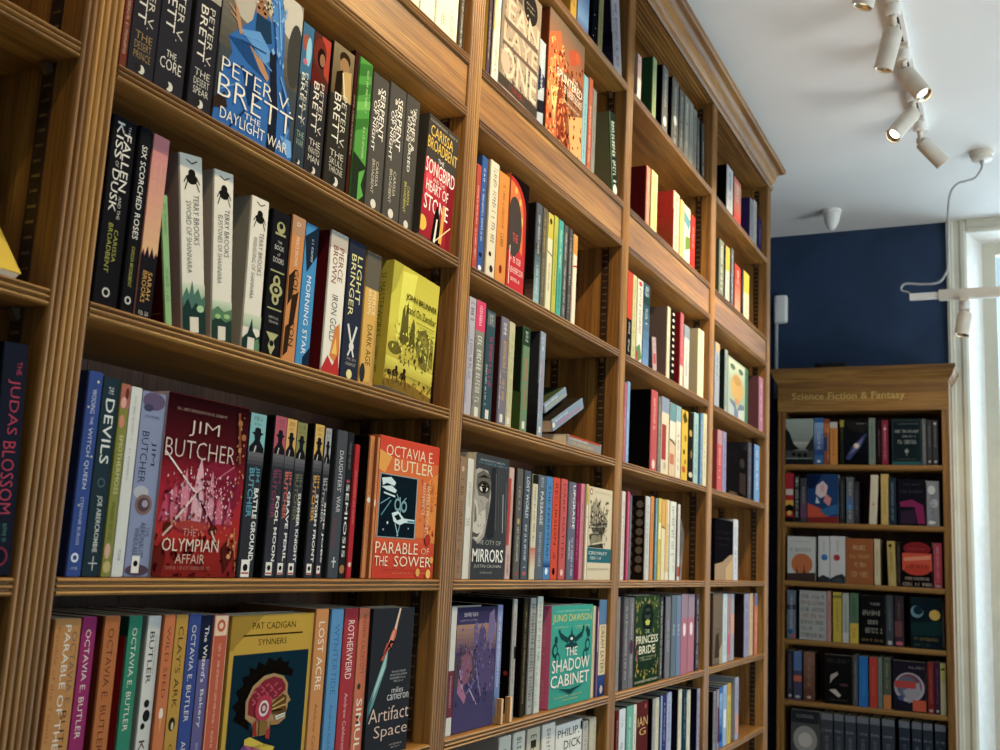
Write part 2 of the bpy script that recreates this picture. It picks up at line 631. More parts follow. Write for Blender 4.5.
def spotlight(x, y, ztop, pivot, end, label, bulb, drop=0.0, group='white track spotlights'):
    root = empty('spotlight', (x, y, ztop))
    tag(root, label, 'spotlight', group)

    def part(mb, name, mat, smooth=True):
        o = mb.build(name, mat)
        if smooth:
            auto_smooth(o, 35)
        o.parent = root
        o.matrix_parent_inverse = root.matrix_basis.inverted()
        return o
    pv, en = Vector(pivot), Vector(end)
    d = (en - pv).normalized()
    m = MB(); m.box((x - 0.038, y - 0.015, ztop - 0.010), (x + 0.038, y + 0.015, ztop + 0.004))
    part(m, 'track_adaptor', M['lampwhite'], False)
    m = MB(); m.lathe((x, y, ztop - 0.008), (0, 0, -1), [(0, 0.021), (0.026, 0.021), (0.030, 0.017)])
    part(m, 'swivel_base', M['white'])
    m = MB(); m.cyl((x, y, ztop - 0.036), pv, 0.009, n=16); m.lathe(pv - Vector((0, 0.014, 0)), (0, 1, 0), [(0, 0.008), (0.003, 0.011), (0.025, 0.011), (0.028, 0.008)], 20)
    part(m, 'knuckle', M['lampwhite'])
    L = (en - pv).length
    m = MB()
    m.lathe(pv + d * 0.002, d, [(0, 0.017), (0.004, 0.024), (0.012, 0.026), (L, 0.026), (L, 0.0235), (L - 0.004, 0.0235), (L - 0.016, 0.0225), (L - 0.020, 0.004)], 36)
    head = part(m, 'lamp_head', M['lampwhite'])
    m = MB(); m.lathe(pv + d * 0.002, d, [(L - 0.0185, 0.0225), (L - 0.004, 0.0230), (L - 0.0045, 0.0215), (L - 0.017, 0.012)], 36)
    r_ = m.build('reflector', M['chrome'], head); auto_smooth(r_, 35)
    m = MB(); m.lathe(pv + d * 0.002, d, [(L - 0.0168, 0.016), (L - 0.012, 0.014), (L - 0.010, 0.008), (L - 0.0095, 0.001)], 24)
    b_ = m.build('bulb', M[bulb], head); auto_smooth(b_, 60)
    return root


ZT = CEIL - 0.024
spotlight(2.46, YT, ZT, (2.49, YT, 3.035), (2.50, -0.505, 2.920), 'white track spotlight at the frame top, nearest of the five, mouth pointing down', 'bulb_dim')
spotlight(2.81, YT, ZT, (2.84, YT, 3.025), (2.852, -0.514, 2.915), 'white track spotlight second from the top, hanging steeply with dark mouth', 'bulb_dim')
spotlight(3.09, YT, ZT, (3.12, YT, 3.025), (3.088, -0.600, 2.930), 'lit white track spotlight whose glowing lens faces the room', 'bulb')
spotlight(3.39, YT, ZT, (3.42, YT, 3.025), (3.353, -0.487, 2.925), 'white track spotlight turned toward the bookcase, small glow in its mouth', 'bulb')
spotlight(3.64, YT, ZT, (3.67, YT, 3.025), (3.700, -0.612, 2.947), 'white track spotlight at the far end, pointing away from the bookcase', 'bulb_dim')

# ceiling rose, its cord and the rail it carries
rose = empty('ceiling_rose', (4.062, -0.724, CEIL))
tag(rose, 'round white ceiling rose with a grey cord leaving below', 'ceiling rose')
m = MB(); m.lathe((0, 0, 0), (0, 0, -1), [(0, 0.042), (0.014, 0.042), (0.016, 0.037), (0.030, 0.036), (0.034, 0.030)], 36)
auto_smooth(m.build('canopy', M['lampwhite'], rose), 35)
m = MB(); m.cyl((0, 0, -0.032), (0, 0, -0.048), 0.008, 0.006, 16)
auto_smooth(m.build('cord_grip', M['cord'], rose), 35)


def smooth_path(pts, n=8):
    P_ = [Vector(p) for p in pts]
    P_ = [P_[0] * 2 - P_[1]] + P_ + [P_[-1] * 2 - P_[-2]]
    out = []
    for i in range(1, len(P_) - 2):
        a, b, c, d = P_[i - 1:i + 3]
        for k in range(n):
            t = k / n
            out.append(0.5 * ((2 * b) + (c - a) * t + (2 * a - 5 * b + 4 * c - d) * t * t + (3 * b - a - 3 * c + d) * t ** 3))
    out.append(P_[-2])
    return out


XB = 4.06
m = MB()
m.tube(smooth_path([(4.062, -0.724, 3.064), (XB, -0.722, 3.045), (XB, -0.700, 3.012), (XB, -0.668, 3.003), (XB, -0.640, 2.996), (XB, -0.616, 2.965),
                    (XB, -0.606, 2.900), (XB, -0.603, 2.790), (XB, -0.601, 2.690), (XB, -0.590, 2.650), (XB, -0.565, 2.622), (XB, -0.510, 2.620),
                    (XB, -0.458, 2.626), (XB, -0.440, 2.616), (XB, -0.441, 2.600), (XB, -0.460, 2.593), (XB, -0.4695, 2.5845)]), 0.0042)
rail = empty('hanging_rail', (XB, -1.2, 2.58))
cord_ = m.build('feed_cord', M['cord'], smooth=True)
cord_.parent = rail
cord_.matrix_parent_inverse = rail.matrix_basis.inverted()
tag(rail, 'white horizontal light rail with grey feed cord, hanging before the tall window', 'light rail')


def rpart(mb, name, mat, par=None):
    o = mb.build(name, mat)
    o.parent = par or rail
    o.matrix_parent_inverse = rail.matrix_basis.inverted()
    return auto_smooth(o, 35)


m = MB(); m.box((XB - 0.018, -2.2, 2.556), (XB + 0.018, -0.568, 2.590)); rpart(m, 'rail_body', M['lampwhite'])
m = MB(); m.box((XB - 0.012, -0.580, 2.562), (XB + 0.012, -0.468, 2.584)); rpart(m, 'feed_block', M['white'])
m = MB(); m.box((XB - 0.007, -2.18, 2.5535), (XB + 0.007, -0.575, 2.5565)); rpart(m, 'conductor_strip', M['white'])
spotlight(XB, -0.655, 2.552, (XB, -0.657, 2.505), (XB - 0.01, -0.642, 2.42), 'small white spotlight hanging under the horizontal light rail', 'bulb_dim', group=None)
m = MB(); m.tube([(XB, -1.95, CEIL), (XB, -1.95, 2.59)], 0.0025)
rpart(m, 'suspension_wire', M['cord'])

# ceiling sensor and wall box
sen = empty('ceiling_sensor', (4.56, -0.112, CEIL))
tag(sen, 'small white conical sensor on the ceiling before the navy wall', 'sensor')
m = MB(); m.lathe((0, 0, 0), (0, 0, -1), [(0, 0.040), (0.012, 0.040), (0.016, 0.036)], 32)
auto_smooth(m.build('mounting_plate', M['white'], sen), 35)
m = MB(); m.lathe((0, 0, -0.015), (-0.1, 0.02, -1), [(0, 0.036), (0.035, 0.031), (0.060, 0.022), (0.074, 0.012), (0.078, 0.002)], 32)
auto_smooth(m.build('dome', M['white'], sen), 45)
bx = empty('wall_box', (WALLX, 0.166, 2.75))
tag(bx, 'white rounded box with grey conduit on the navy wall', 'wall box')
bm = bmesh.new()
bmesh.ops.create_cube(bm, size=1)
bmesh.ops.scale(bm, vec=(0.035, 0.062, 0.135), verts=bm.verts)
bmesh.ops.bevel(bm, geom=list(bm.edges), offset=0.012, segments=4, profile=0.5, affect='EDGES')
me = bpy.data.meshes.new('box_cover'); bm.to_mesh(me); bm.free(); me.materials.append(M['white'])
o = bpy.data.objects.new('box_cover', me); COL.objects.link(o); o.parent = bx; o.location = (-0.0175, 0, 0); auto_smooth(o, 40)
m = MB(); m.tube([(-0.010, 0.022, -0.064), (-0.010, 0.022, -0.42)], 0.009, 14)
m.build('conduit', M['cord'], bx, smooth=True)

# ------------------------------------------------------------------ the far bookcase
FX, FYL, FYR, FBX = 4.65, 0.135, -0.560, 4.862
FIL, FIR = 0.106, -0.531
FZ = [2.006, 1.757, 1.508, 1.266, 1.017, 0.767, 0.517]
fc = empty('bookcase', (FX + 0.1, (FYL + FYR) / 2, 0))
tag(fc, 'narrow brown oak bookcase with lettered header against the navy far wall', 'bookcase')


def fpart(mb, name, mat, **k):
    o = mb.build(name, mat, **k)
    o.parent = fc
    o.matrix_parent_inverse = fc.matrix_basis.inverted()
    return o


for a, b in ((FYL, FIL), (FIR, FYR)):
    m = MB(); m.box((FX, a, 0), (FBX, b, 2.365))
    c = (a + b) / 2
    for k in (-1, 1):
        m.box((FX - 0.0025, c + k * 0.008 - 0.003, 0.05), (FX + 0.001, c + k * 0.008 + 0.003, 2.23))
    fpart(m, 'side_panel', M['far_z'], origin=(FX, c, 1.2))
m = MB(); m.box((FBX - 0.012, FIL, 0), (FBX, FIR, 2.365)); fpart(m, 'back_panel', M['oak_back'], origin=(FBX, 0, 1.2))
for z in FZ:
    m = MB()
    pr = [(FBX - 0.013, z - 0.022), (FBX - 0.013, z)] + [(FX + 0.005 - 0.006 * math.sin(math.pi * q / 8), z - 0.011 + 0.011 * math.cos(math.pi * q / 8)) for q in range(9)]
    m.prism(pr, lambda p, t: (p[0], t, p[1]), FIL - 0.0003, FIR + 0.0003)
    auto_smooth(fpart(m, 'shelf', M['far_y'], origin=(FX, z * 0.4 - 0.6, z)), 40)
m = MB(); m.box((FX - 0.004, FYL, 2.236), (FX + 0.016, FYR, 2.366))
hd = fpart(m, 'header_board', M['far_y'], origin=(FX, -0.2, 2.3))
m = MB(); m.box((FX + 0.01, FIL, 2.236), (FBX - 0.012, FIR, 2.25)); fpart(m, 'top_board', M['far_y'], origin=(FX, -0.2, 2.3))
fcp = [(0, 2.362), (0.006, 2.366), (0.008, 2.374), (0.014, 2.378), (0.020, 2.390), (0.024, 2.404), (0.030, 2.410), (0.030, 2.424), (0, 2.424)]
m = MB()
ends = ((FBX, FYL, 0, 1), (FX, FYL, 1, 1), (FX, FYR, 1, -1), (FBX, FYR, 0, -1))
for ex, ey, mx, sy in ends:
    for e, z in fcp:
        m.v.append((ex - e * mx, ey + sy * e, z))
for s_ in range(3):
    for i in range(len(fcp) - 1):
        k = len(fcp)
        m.f.append((s_ * k + i, s_ * k + i + 1, (s_ + 1) * k + i + 1, (s_ + 1) * k + i)); m.mi.append(0); m.c.append(None)
m.face([(FBX, FYL, 2.4235), (FX, FYL, 2.4235), (FX, FYR, 2.4235), (FBX, FYR, 2.4235)])
fpart(m, 'cornice', M['far_y'], origin=(FX, -0.2, 2.4))
# a dark bundle of cable lying on top
random.seed(5)
pts = []
for k in range(34):
    t = k / 33
    a = t * 2 * math.pi * 3.3
    pts.append((FX + 0.085 + 0.035 * math.cos(a) * (0.8 + 0.2 * math.sin(3 * a)), -0.075 + 0.062 * math.sin(a), 2.432 + 0.030 * t + 0.006 * math.sin(5 * a)))
m = MB(); m.tube(smooth_path(pts, 4), 0.0075, 8)
tag(m.build('coiled_cable', M['dark'], smooth=True, origin=(FX + 0.085, -0.075, 2.43)), 'black coiled cable lying on top of the far bookcase', 'cable')

# ------------------------------------------------------------------ printing on books
def T(s, c, v0, v1, u0=0.22, u1=0.78, r=1, w=0.0):
    w = round(w * 0.6 - 0.009, 4)
    return ('T', c, s, v0, v1, u0, u1, r, w)


def MK(c, v0, v1, u0=0.3, u1=0.7, r=1):          # a line of small illegible lettering
    return ('M', c, v0, v1, u0, u1, r)


def R(c, u0, v0, u1, v1):
    return ('P', c, [(u0, v0), (u1, v0), (u1, v1), (u0, v1)])


def PG(c, *pts):
    return ('P', c, list(pts))


def E(c, u, v, ru, rv, n=28):
    return ('P', c, [(u + ru * math.cos(2 * math.pi * k / n), v + rv * math.sin(2 * math.pi * k / n)) for k in range(n)])


def CI(c, u, v, r):                              # a true circle, r as a share of the width
    return ('C', c, u, v, r)


def LN(c, a, b, w):                              # a line of width w (share of the width)
    return ('L', c, a, b, w)


def GR(c0, c1, u0, v0, u1, v1, n=10):
    return ('G', c0, c1, u0, v0, u1, v1, n)


def orb(v=0.93, c='e9e6e0', k='1b1b1d'):         # small white publisher's tile with a dark oval
    return [('S', c, 0.5, v, 0.30, 0.30), ('C', k, 0.5, v, 0.17)]


def ink(h):                                      # printed colour as the card reflects it
    r, g, b_ = (0.74 * v ** 1.08 for v in lin(h)[:3])
    y = 0.15 * (0.3 * r + 0.6 * g + 0.1 * b_)
    return (r * 0.85 + y, g * 0.85 + y, b_ * 0.85 + y, 1.0)


def SPK(c, u0, v0, u1, v1, n, size, seed=1):     # fine flecks of one colour scattered over part of a picture
    return ('K', c, u0, v0, u1, v1, n, size, seed)


TEXT = {}
SERIF = set('''PETER V.|BRETT|THE|DESERT|PRINCE|CORE|SPEAR|PAINTED|MAN|SKULL|THRONE|DAYLIGHT WAR|CARISSA|BROADBENT|SONGBIRD|AND THE|HEART OF|STONE|SERPENT|& WINGS|OF NIGHT|ASHES &|STAR-CURSED|KING|FALLEN|KISS|OF|DUSK|SIX SCORCHED ROSES|TERRY BROOKS|SWORD OF SHANNARA|ELFSTONES OF SHANNARA|WISHSONG OF SHANNARA|PIERCE BROWN|GOLDEN SON|MORNING STAR|LIGHT|BRINGER|DARK AGE|JUDAS|BLOSSOM|WOOING|WITCH QUEEN|STEPHANIE BURGIS|OCTAVIA E.|PARABLE|SOWER|BUTLER|WILD SEED|KINDRED|LOST ACRE|ROTHERWEIRD|SIMUL|FLEDGLING|MIRRORS|PRINCESS|BRIDE|SHADOW|CABINET|WINDLASS|AERONAUTS|MASTERPIECE|AN EERILY PROPHETIC|PARABLE OF THE TALENTS'''.split('|'))


def collect(prs):
    for p in prs:
        if p[0] == 'T':
            TEXT.setdefault((p[2], p[8]), None)


def make_text():
    tmp = []
    for (s, w) in TEXT:
        cu = bpy.data.curves.new('t', 'FONT')
        cu.body = s
        cu.resolution_u = 2
        cu.offset = w
        o = bpy.data.objects.new('t', cu)
        COL.objects.link(o)
        tmp.append(((s, w), o, cu))
    dg = bpy.context.evaluated_depsgraph_get()
    dg.update()
    for key, o, cu in tmp:
        ev = o.evaluated_get(dg)
        me = ev.to_mesh()
        vs_ = [(v.co.x, v.co.y) for v in me.vertices]
        polys = [tuple(p.vertices) for p in me.polygons]
        if s in SERIF:                           # foot and head serifs on every stem
            top_, use = max(v[1] for v in vs_), {}
            for p in polys:
                for i in range(len(p)):
                    e = tuple(sorted((p[i], p[i - 1])))
                    use[e] = use.get(e, 0) + 1
            cap = 0.66 * top_ if top_ < 0.6 else top_
            for (i, j), n in use.items():
                (xa, ya), (xb, yb) = sorted((vs_[i], vs_[j]))
                if n == 1 and abs(ya - yb) < 0.004 and 0.02 < xb - xa < 0.17 and (abs(ya) < 0.03 or abs(ya - top_) < 0.035):
                    t_ = 0.045 if ya < 0.3 else -0.045
                    k = len(vs_)
                    vs_ += [(xa - 0.075, ya), (xb + 0.075, ya), (xb + 0.075, ya + t_), (xa - 0.075, ya + t_)]
                    polys.append((k, k + 1, k + 2, k + 3))
                elif n == 1 and abs(ya - yb) < 0.004 and xb - xa >= 0.17 and (abs(ya) < 0.03 or abs(ya - top_) < 0.035):
                    t_ = 0.045 if ya < 0.3 else -0.045
                    spans = [(xa - 0.075, xa + 0.02, t_)] if xb - xa < 0.5 else [(xa - 0.01, xa + 0.04, t_ * 4)]
                    if xb - xa > 0.3:
                        spans.append((xb - 0.04, xb + 0.01, t_ * 4))
                    for q0, q1, tt in spans:
                        k = len(vs_)
                        vs_ += [(q0, ya), (q1, ya), (q1, ya + tt), (q0, ya + tt)]
                        polys.append((k, k + 1, k + 2, k + 3))
        x0, x1 = min(v[0] for v in vs_), max(v[0] for v in vs_)
        y0, y1 = min(v[1] for v in vs_), max(v[1] for v in vs_)
        sx, sy = 1 / max(x1 - x0, 1e-6), 1 / max(y1 - y0, 1e-6)
        TEXT[key] = ([((x - x0) * sx, (y - y0) * sy) for x, y in vs_], polys)
        ev.to_mesh_clear()
    for key, o, cu in tmp:
        bpy.data.objects.remove(o)
        bpy.data.curves.remove(cu)


def print_on(mb, prs, fn, wid, hei, rnd):
    """fn(u, v, lift) -> point; wid and hei are the real size of the printed face."""
    k = 0
    raw = fn

    def fn(u, v, e):
        return raw(min(max(u, 0.003), 0.997), min(max(v, 0.002), 0.998), e)
    for p in prs:
        k += 1
        e = 0.00012 + 0.00004 * k
        c = ink(p[1])
        if p[0] == 'P':
            mb.face([fn(u, v, e) for u, v in p[2]], 0, c)
        elif p[0] == 'C':
            n = 24
            mb.face([fn(p[2] + p[4] * math.cos(2 * math.pi * i / n), p[3] + p[4] * wid / hei * math.sin(2 * math.pi * i / n), e) for i in range(n)], 0, c)
        elif p[0] == 'K':
            u0, v0, u1, v1, n, sz, sd = p[2:9]
            rk = random.Random(sd)
            for i in range(n):
                u, v = rk.uniform(u0, u1), rk.uniform(v0, v1)
                a, bb = sz * rk.uniform(0.4, 1.3), sz * rk.uniform(0.4, 1.6) * wid / hei
                q = rk.uniform(-0.6, 0.6)
                mb.face([fn(u - a, v + q * bb, e), fn(u, v - bb, e), fn(u + a, v - q * bb, e), fn(u, v + bb, e)], 0, c)
        elif p[0] == 'S':
            u, v, a, b = p[2], p[3], p[4], p[5] * wid / hei * 1.25
            mb.face([fn(u - a, v - b, e), fn(u + a, v - b, e), fn(u + a, v + b, e), fn(u - a, v + b, e)], 0, c)
        elif p[0] == 'L':
            (ua, va), (ub, vb), w = p[2], p[3], p[4]
            dx, dy = (ub - ua) * wid, (vb - va) * hei
            l = math.hypot(dx, dy) or 1
            nx, ny = -dy / l * w * 0.5, dx / l * w * 0.5 * wid / hei
            mb.face([fn(ua + nx, va + ny, e), fn(ub + nx, vb + ny, e), fn(ub - nx, vb - ny, e), fn(ua - nx, va - ny, e)], 0, c)
        elif p[0] == 'G':
            c1 = ink(p[2])
            u0, v0, u1, v1, n = p[3:8]
            for i in range(n):
                t = i / (n - 1) if n > 1 else 0
                cc = tuple(c[q] + (c1[q] - c[q]) * t for q in range(4))
                a, b = v0 + (v1 - v0) * i / n, v0 + (v1 - v0) * (i + 1) / n
                mb.face([fn(u0, a, e), fn(u1, a, e), fn(u1, b, e), fn(u0, b, e)], 0, cc)
        elif p[0] == 'T':
            _, _, s, v0, v1, u0, u1, rot, w = p
            vv, ff = TEXT[(s, w)]
            n0 = len(mb.v)
            for gx, gy in vv:
                if rot:
                    q = fn(u0 + gy * (u1 - u0), v0 + gx * (v1 - v0), e)
                else:
                    q = fn(u0 + gx * (u1 - u0), v1 - gy * (v1 - v0), e)
                mb.v.append(tuple(q))
            for f in ff:
                mb.f.append(tuple(n0 + i for i in f)); mb.mi.append(0); mb.c.append(c)
        elif p[0] == 'M':
            _, _, v0, v1, u0, u1, rot = p
            if rot and (u1 - u0) * wid > 0.004:
                du = (u1 - u0) * 0.14
                u0, u1 = u0 + du, u1 - du
            L_ = (v1 - v0) * hei if rot else (u1 - u0) * wid
            H_ = (u1 - u0) * wid if rot else (v1 - v0) * hei
            n = max(5, min(90, int(L_ / max(H_ * 0.40, 1e-4))))

            def q4(a0, a1, b0, b1):
                if rot:
                    r = [(u0 + (u1 - u0) * b, v0 + (v1 - v0) * a) for a, b in ((a0, b0), (a1, b0), (a1, b1), (a0, b1))]
                else:
                    r = [(u0 + (u1 - u0) * a, v1 - (v1 - v0) * b) for a, b in ((a0, b0), (a1, b0), (a1, b1), (a0, b1))]
                mb.face([fn(u, v, e) for u, v in r], 0, c)
            for i in range(n):
                if rnd.random() < 0.14:
                    continue
                a = i / n
                s = 1 / n
                q4(a + s * 0.12, a + s * 0.28, 0, 1)
                for y in rnd.sample((0.0, 0.43, 0.86), rnd.choice((1, 2, 2, 3))):
                    q4(a + s * 0.28, a + s * 0.72, y, y + 0.14)
                if rnd.random() < 0.35:
                    q4(a + s * 0.58, a + s * 0.74, 0, 1)


# ------------------------------------------------------------------ one book
def make_book(name, w, h, d, col, pr, face=False, th=0.03, side=None, front=None, bands=None, hb=False, sp=None, seed=0, pages_top=0.0):
    """Origin at the lower left front corner. Spine out: w is the thickness, d the depth.
    Face out: w is the cover width, th the thickness, spine on the left."""
    rnd = random.Random(seed)
    root = empty(name, (0, 0, 0))
    t = 0.0022 if hb else 0.0006
    dep = th if face else d
    r = min(0.0022, (dep if face else w) * 0.22)

    def arc(cx, cy, a0, a1, n=4):
        return [(cx + r * math.cos(a0 + (a1 - a0) * i / n), cy + r * math.sin(a0 + (a1 - a0) * i / n)) for i in range(n + 1)]
    if face:
        A = [(w, 0)] + arc(r, r, -math.pi / 2, -math.pi) + arc(r, dep - r, -math.pi, -math.pi * 1.5) + [(w, dep)]
        zone = ['F'] + ['S'] * (len(A) - 3) + ['B']
        inn = [(w, t), (t + r * 0.4, t), (t, t + r * 0.4), (t, dep - t - r * 0.4), (t + r * 0.4, dep - t), (w, dep - t)]
    else:
        A = [(0, dep)] + arc(r, r, math.pi, math.pi * 1.5) + arc(w - r, r, -math.pi / 2, 0) + [(w, dep)]
        zone = ['B'] + ['S'] * (len(A) - 3) + ['F']
        inn = [(t, dep), (t, t + r * 0.4), (t + r * 0.4, t), (w - t - r * 0.4, t), (w - t, t + r * 0.4), (w - t, dep)]
    cs = ink(col)
    cb = ink(side or col)
    cf = ink(col if face else (front or side or col))
    csp = ink(side or col) if face else cs
    bl = [(v, ink(c)) for v, c in (bands or [(1.0, col)])]
    zs = [h]
    for v, c in bl:
        zs.append(h * (1 - v))
    zs[-1] = 0.0
    mb = MB()
    outer = A
    for k in range(len(bl)):
        z1, z0 = zs[k], zs[k + 1]
        for i in range(len(outer) - 1):
            p, q = outer[i], outer[i + 1]
            z_ = zone[i]
            if face:
                c = bl[k][1] if z_ == 'F' else (csp if z_ == 'S' else cb)
            else:
                c = bl[k][1] if z_ == 'S' else (cb if z_ == 'B' else cf)
            mb.face([(p[0], p[1], z0), (q[0], q[1], z0), (q[0], q[1], z1), (p[0], p[1], z1)], 0, c)
    ci = ink('d9d2c4')
    for i in range(len(inn) - 1):
        p, q = inn[i], inn[i + 1]
        mb.face([(p[0], p[1], 0), (p[0], p[1], h), (q[0], q[1], h), (q[0], q[1], 0)], 0, ci)
    rim = outer + inn[::-1]
    tc = bl[0][1] if not face else cf
    mb.face([(x, y, h) for x, y in rim], 0, tc)
    mb.face([(x, y, 0) for x, y in rim], 0, tc)
    mb.build('cover', M['ink'], root)
    g = 0.003 if hb else 0.0007
    mb = MB()
    if face:
        mb.box((t + 0.0008, t, g), (w - (0.004 if hb else 0.001), dep - t, h - g))
    else:
        mb.box((t, t + 0.0008, g), (w - t, dep - (0.004 if hb else 0.001), h - g))
    mb.build('page_block', M['pages'], root)
    if pr:
        mb = MB()
        print_on(mb, [R(col, 0.02, 0.005, 0.98, 0.995)] + list(pr), lambda u, v, e: (u * w, -e, h * (1 - v)), w, h, rnd)
        mb.build('cover_print' if face else 'spine_print', M['ink'], root, fix=False)
    if sp:
        mb = MB()
        print_on(mb, [R(side or col, 0.02, 0.005, 0.98, 0.995)] + list(sp), lambda u, v, e: (-e, dep * (1 - u), h * (1 - v)), dep, h, rnd)
        mb.build('spine_print' if face else 'cover_print', M['ink'], root, fix=False)
    return root


ROWS = []


def row(place, kind, z, *books, zr=0.012, rec=0.012, far=False, x_min=None, x_max=None):
    ROWS.append(dict(place=place, kind=kind, z=z, books=books, zr=zr, rec=rec, far=far, x_min=x_min, x_max=x_max))


def b(x0, x1, top, look, col, pr=(), **k):
    k.update(x0=x0, x1=x1, top=top, look=look, col=col, pr=list(pr))
    return k

# ------------------------------------------------------------------ what stands on the shelves
INK, CREAM, WHT = '1b1b1e', 'e4d9bd', 'e8e4da'
GREYS = '4a4844'

# --- first (cut-off) bay
row('on middle shelf of the cut-off left bay', 'paperback_book', Z_B,
    b(-60, 22, .198, 'plain yellow paperback lying back against the boards', 'e8c40e', face=True, th=.012, recline=38, side='d8b40c', pr=[MK('6a5408', .2, .26, .3, .6, 0)], rec=.012),
    x_min=.40)
row('on lower shelf of the cut-off left bay', 'hardback_book', Z_C,
    b(-14, 13.5, 343, 'thick navy hardback with red spine lettering', '262938', rec=.004, lean=3, d=.15, hb=True, side='191b26',
      pr=[T('THE', 'c2405a', .08, .14, .58, .78), T('JUDAS', 'c2405a', .16, .40, .28, .78), T('BLOSSOM', 'c2405a', .43, .74, .28, .78), MK('4f9a86', .78, .86, .5, .72), MK('4f9a86', .78, .86, .25, .45), CI('8a2c44', .5, .92, .32), CI('20222e', .5, .92, .24)]),
    x_min=.5)

# --- second bay, top shelf (only the feet of the books show)
row('on top shelf, second bay', 'paperback_book', Z_FAS,
    b(388, 402, .198, 'pale cream paperback, furthest left of the tall four', 'e6dcbb', [MK('8a8060', .3, .8)], side='e6dcc0'),
    b(403, 419, .198, 'cream paperback with faint green print', 'e8dfc2', [MK('a8b090', .3, .8), MK('a89a80', .86, .95)], side='eae2cc'),
    b(420, 434, .200, 'ivory paperback with pale blue foot', 'e9e4d0', [R('cfdcd0', 0, .82, 1, .99), MK('b0a890', .2, .7)], side='e9e2d0'),
    b(435, 456.5, .202, 'broad ivory paperback with small black vertical lettering', 'eae2c6', [MK('3a362e', .72, .95, .62, .84), MK('8a826a', .80, .93, .2, .5)], side='e8d8b8'),
    b(458, 467.5, .198, 'dark grey paperback with ragged white lettering', '56524a', [MK('e4dcc6', .45, .93, .3, .8), MK('c8a070', .2, .4)], side='6a5038'), rec=.012)

# --- second bay, second shelf
def brett(c, title, top=None, lines=2):
    L = list(top or [])
    L += [T('PETER V.', 'd8d2c2', .33, .70, .56, .78), T('BRETT', 'e6e0d0', .34, .68, .20, .50, w=.01)]
    n = len(title)
    for i, s in enumerate(title):
        L.append(T(s, c, .735 + i * .055, .778 + i * .055, .18, .82, 0))
    L += [CI('d8d4c8', .52, .94, .13), CI('33322f', .40, .935, .12)]
    return L


veil = [GR('8f897b', '5c584f', 0, 0, 1, .55), E('b8b0a0', .30, .18, .22, .16), E('5a564e', .14, .12, .16, .12), E('c6c0b2', .86, .12, .16, .14), E('4a4844', .93, .34, .10, .20),
        PG('2f6fb4', (.44, .0), (.66, -.0), (.74, .10), (.78, .30), (.80, .50), (.92, .66), (.95, .86), (1, .95), (1, 1), (0, 1), (.02, .90), (.06, .70), (.16, .56), (.10, .48), (.22, .40), (.36, .30)),
        PG('4a8ccc', (.55, .05), (.68, .02), (.74, .14), (.76, .40), (.66, .36), (.60, .20)),
        PG('8f836a', (.36, .05), (.46, .02), (.58, .16), (.60, .24), (.52, .20), (.40, .12)), PG('c9bd9c', (.38, .02), (.48, .0), (.60, .17), (.57, .21), (.48, .10)),
        E('a57650', .46, .21, .075, .065), PG('23425f', (.40, .24), (.58, .24), (.62, .36), (.50, .40), (.40, .34)), E('1c1512', .42, .205, .018, .008), E('1c1512', .50, .215, .018, .008),
        PG('5e9cd6', (.22, .40), (.46, .34), (.66, .44), (.56, .50), (.36, .44)), PG('1f4f86', (.10, .48), (.36, .44), (.58, .52), (.62, .60), (.34, .56)),
        PG('b98a62', (.34, .45), (.52, .50), (.62, .57), (.60, .60), (.50, .56), (.40, .49)), PG('b98a62', (.14, .28), (.20, .32), (.26, .42), (.22, .43), (.17, .36)),
        LN('b98a62', (.10, .24), (.20, .33), .018), LN('b98a62', (.07, .30), (.19, .34), .016), LN('b98a62', (.09, .34), (.20, .37), .014),
        PG('262b3a', (.60, .42), (.68, .40), (.76, .72), (.78, 1), (.66, 1), (.66, .70)), PG('3d2f26', (0, .86), (.12, .80), (.16, .88), (0, .92)),
        PG('6fa8de', (.82, .86), (.97, .86), (1, .95), (.94, .97)), PG('1c3d6a', (.30, .62), (.44, .60), (.52, .74), (.40, .80)),
        LN('6aa4dc', (.26, .42), (.52, .38), .012), LN('1f4a80', (.24, .46), (.56, .44), .012), LN('6aa4dc', (.40, .47), (.64, .52), .012), LN('1f4a80', (.62, .22), (.70, .44), .016), LN('7fb6e8', (.66, .08), (.74, .36), .014), LN('1f4a80', (.80, .58), (.93, .78), .016), LN('6aa4dc', (.76, .52), (.90, .66), .016), LN('1a3c6c', (.12, .66), (.30, .60), .014), LN('5a94cc', (.06, .80), (.28, .70), .014), LN('1a3c6c', (.20, .98), (.36, .84), .02), LN('5a94cc', (.82, .96), (.92, .80), .02), SPK('7fb2e0', .6, .1, .78, .5, 16, .02, 5), SPK('3a2f20', .38, .01, .6, .2, 30, .012, 6), SPK('e6dcc0', .38, .01, .6, .2, 30, .010, 7), T('PETER V.', 'efe8d8', .615, .700, .05, .93, 0, -.012), T('BRETT', 'efe8d8', .715, .835, .03, .97, 0, -.012), T('THE', 'efe8d8', .850, .884, .36, .56, 0), T('DAYLIGHT WAR', 'efe8d8', .892, .955, .08, .92, 0, .004)]
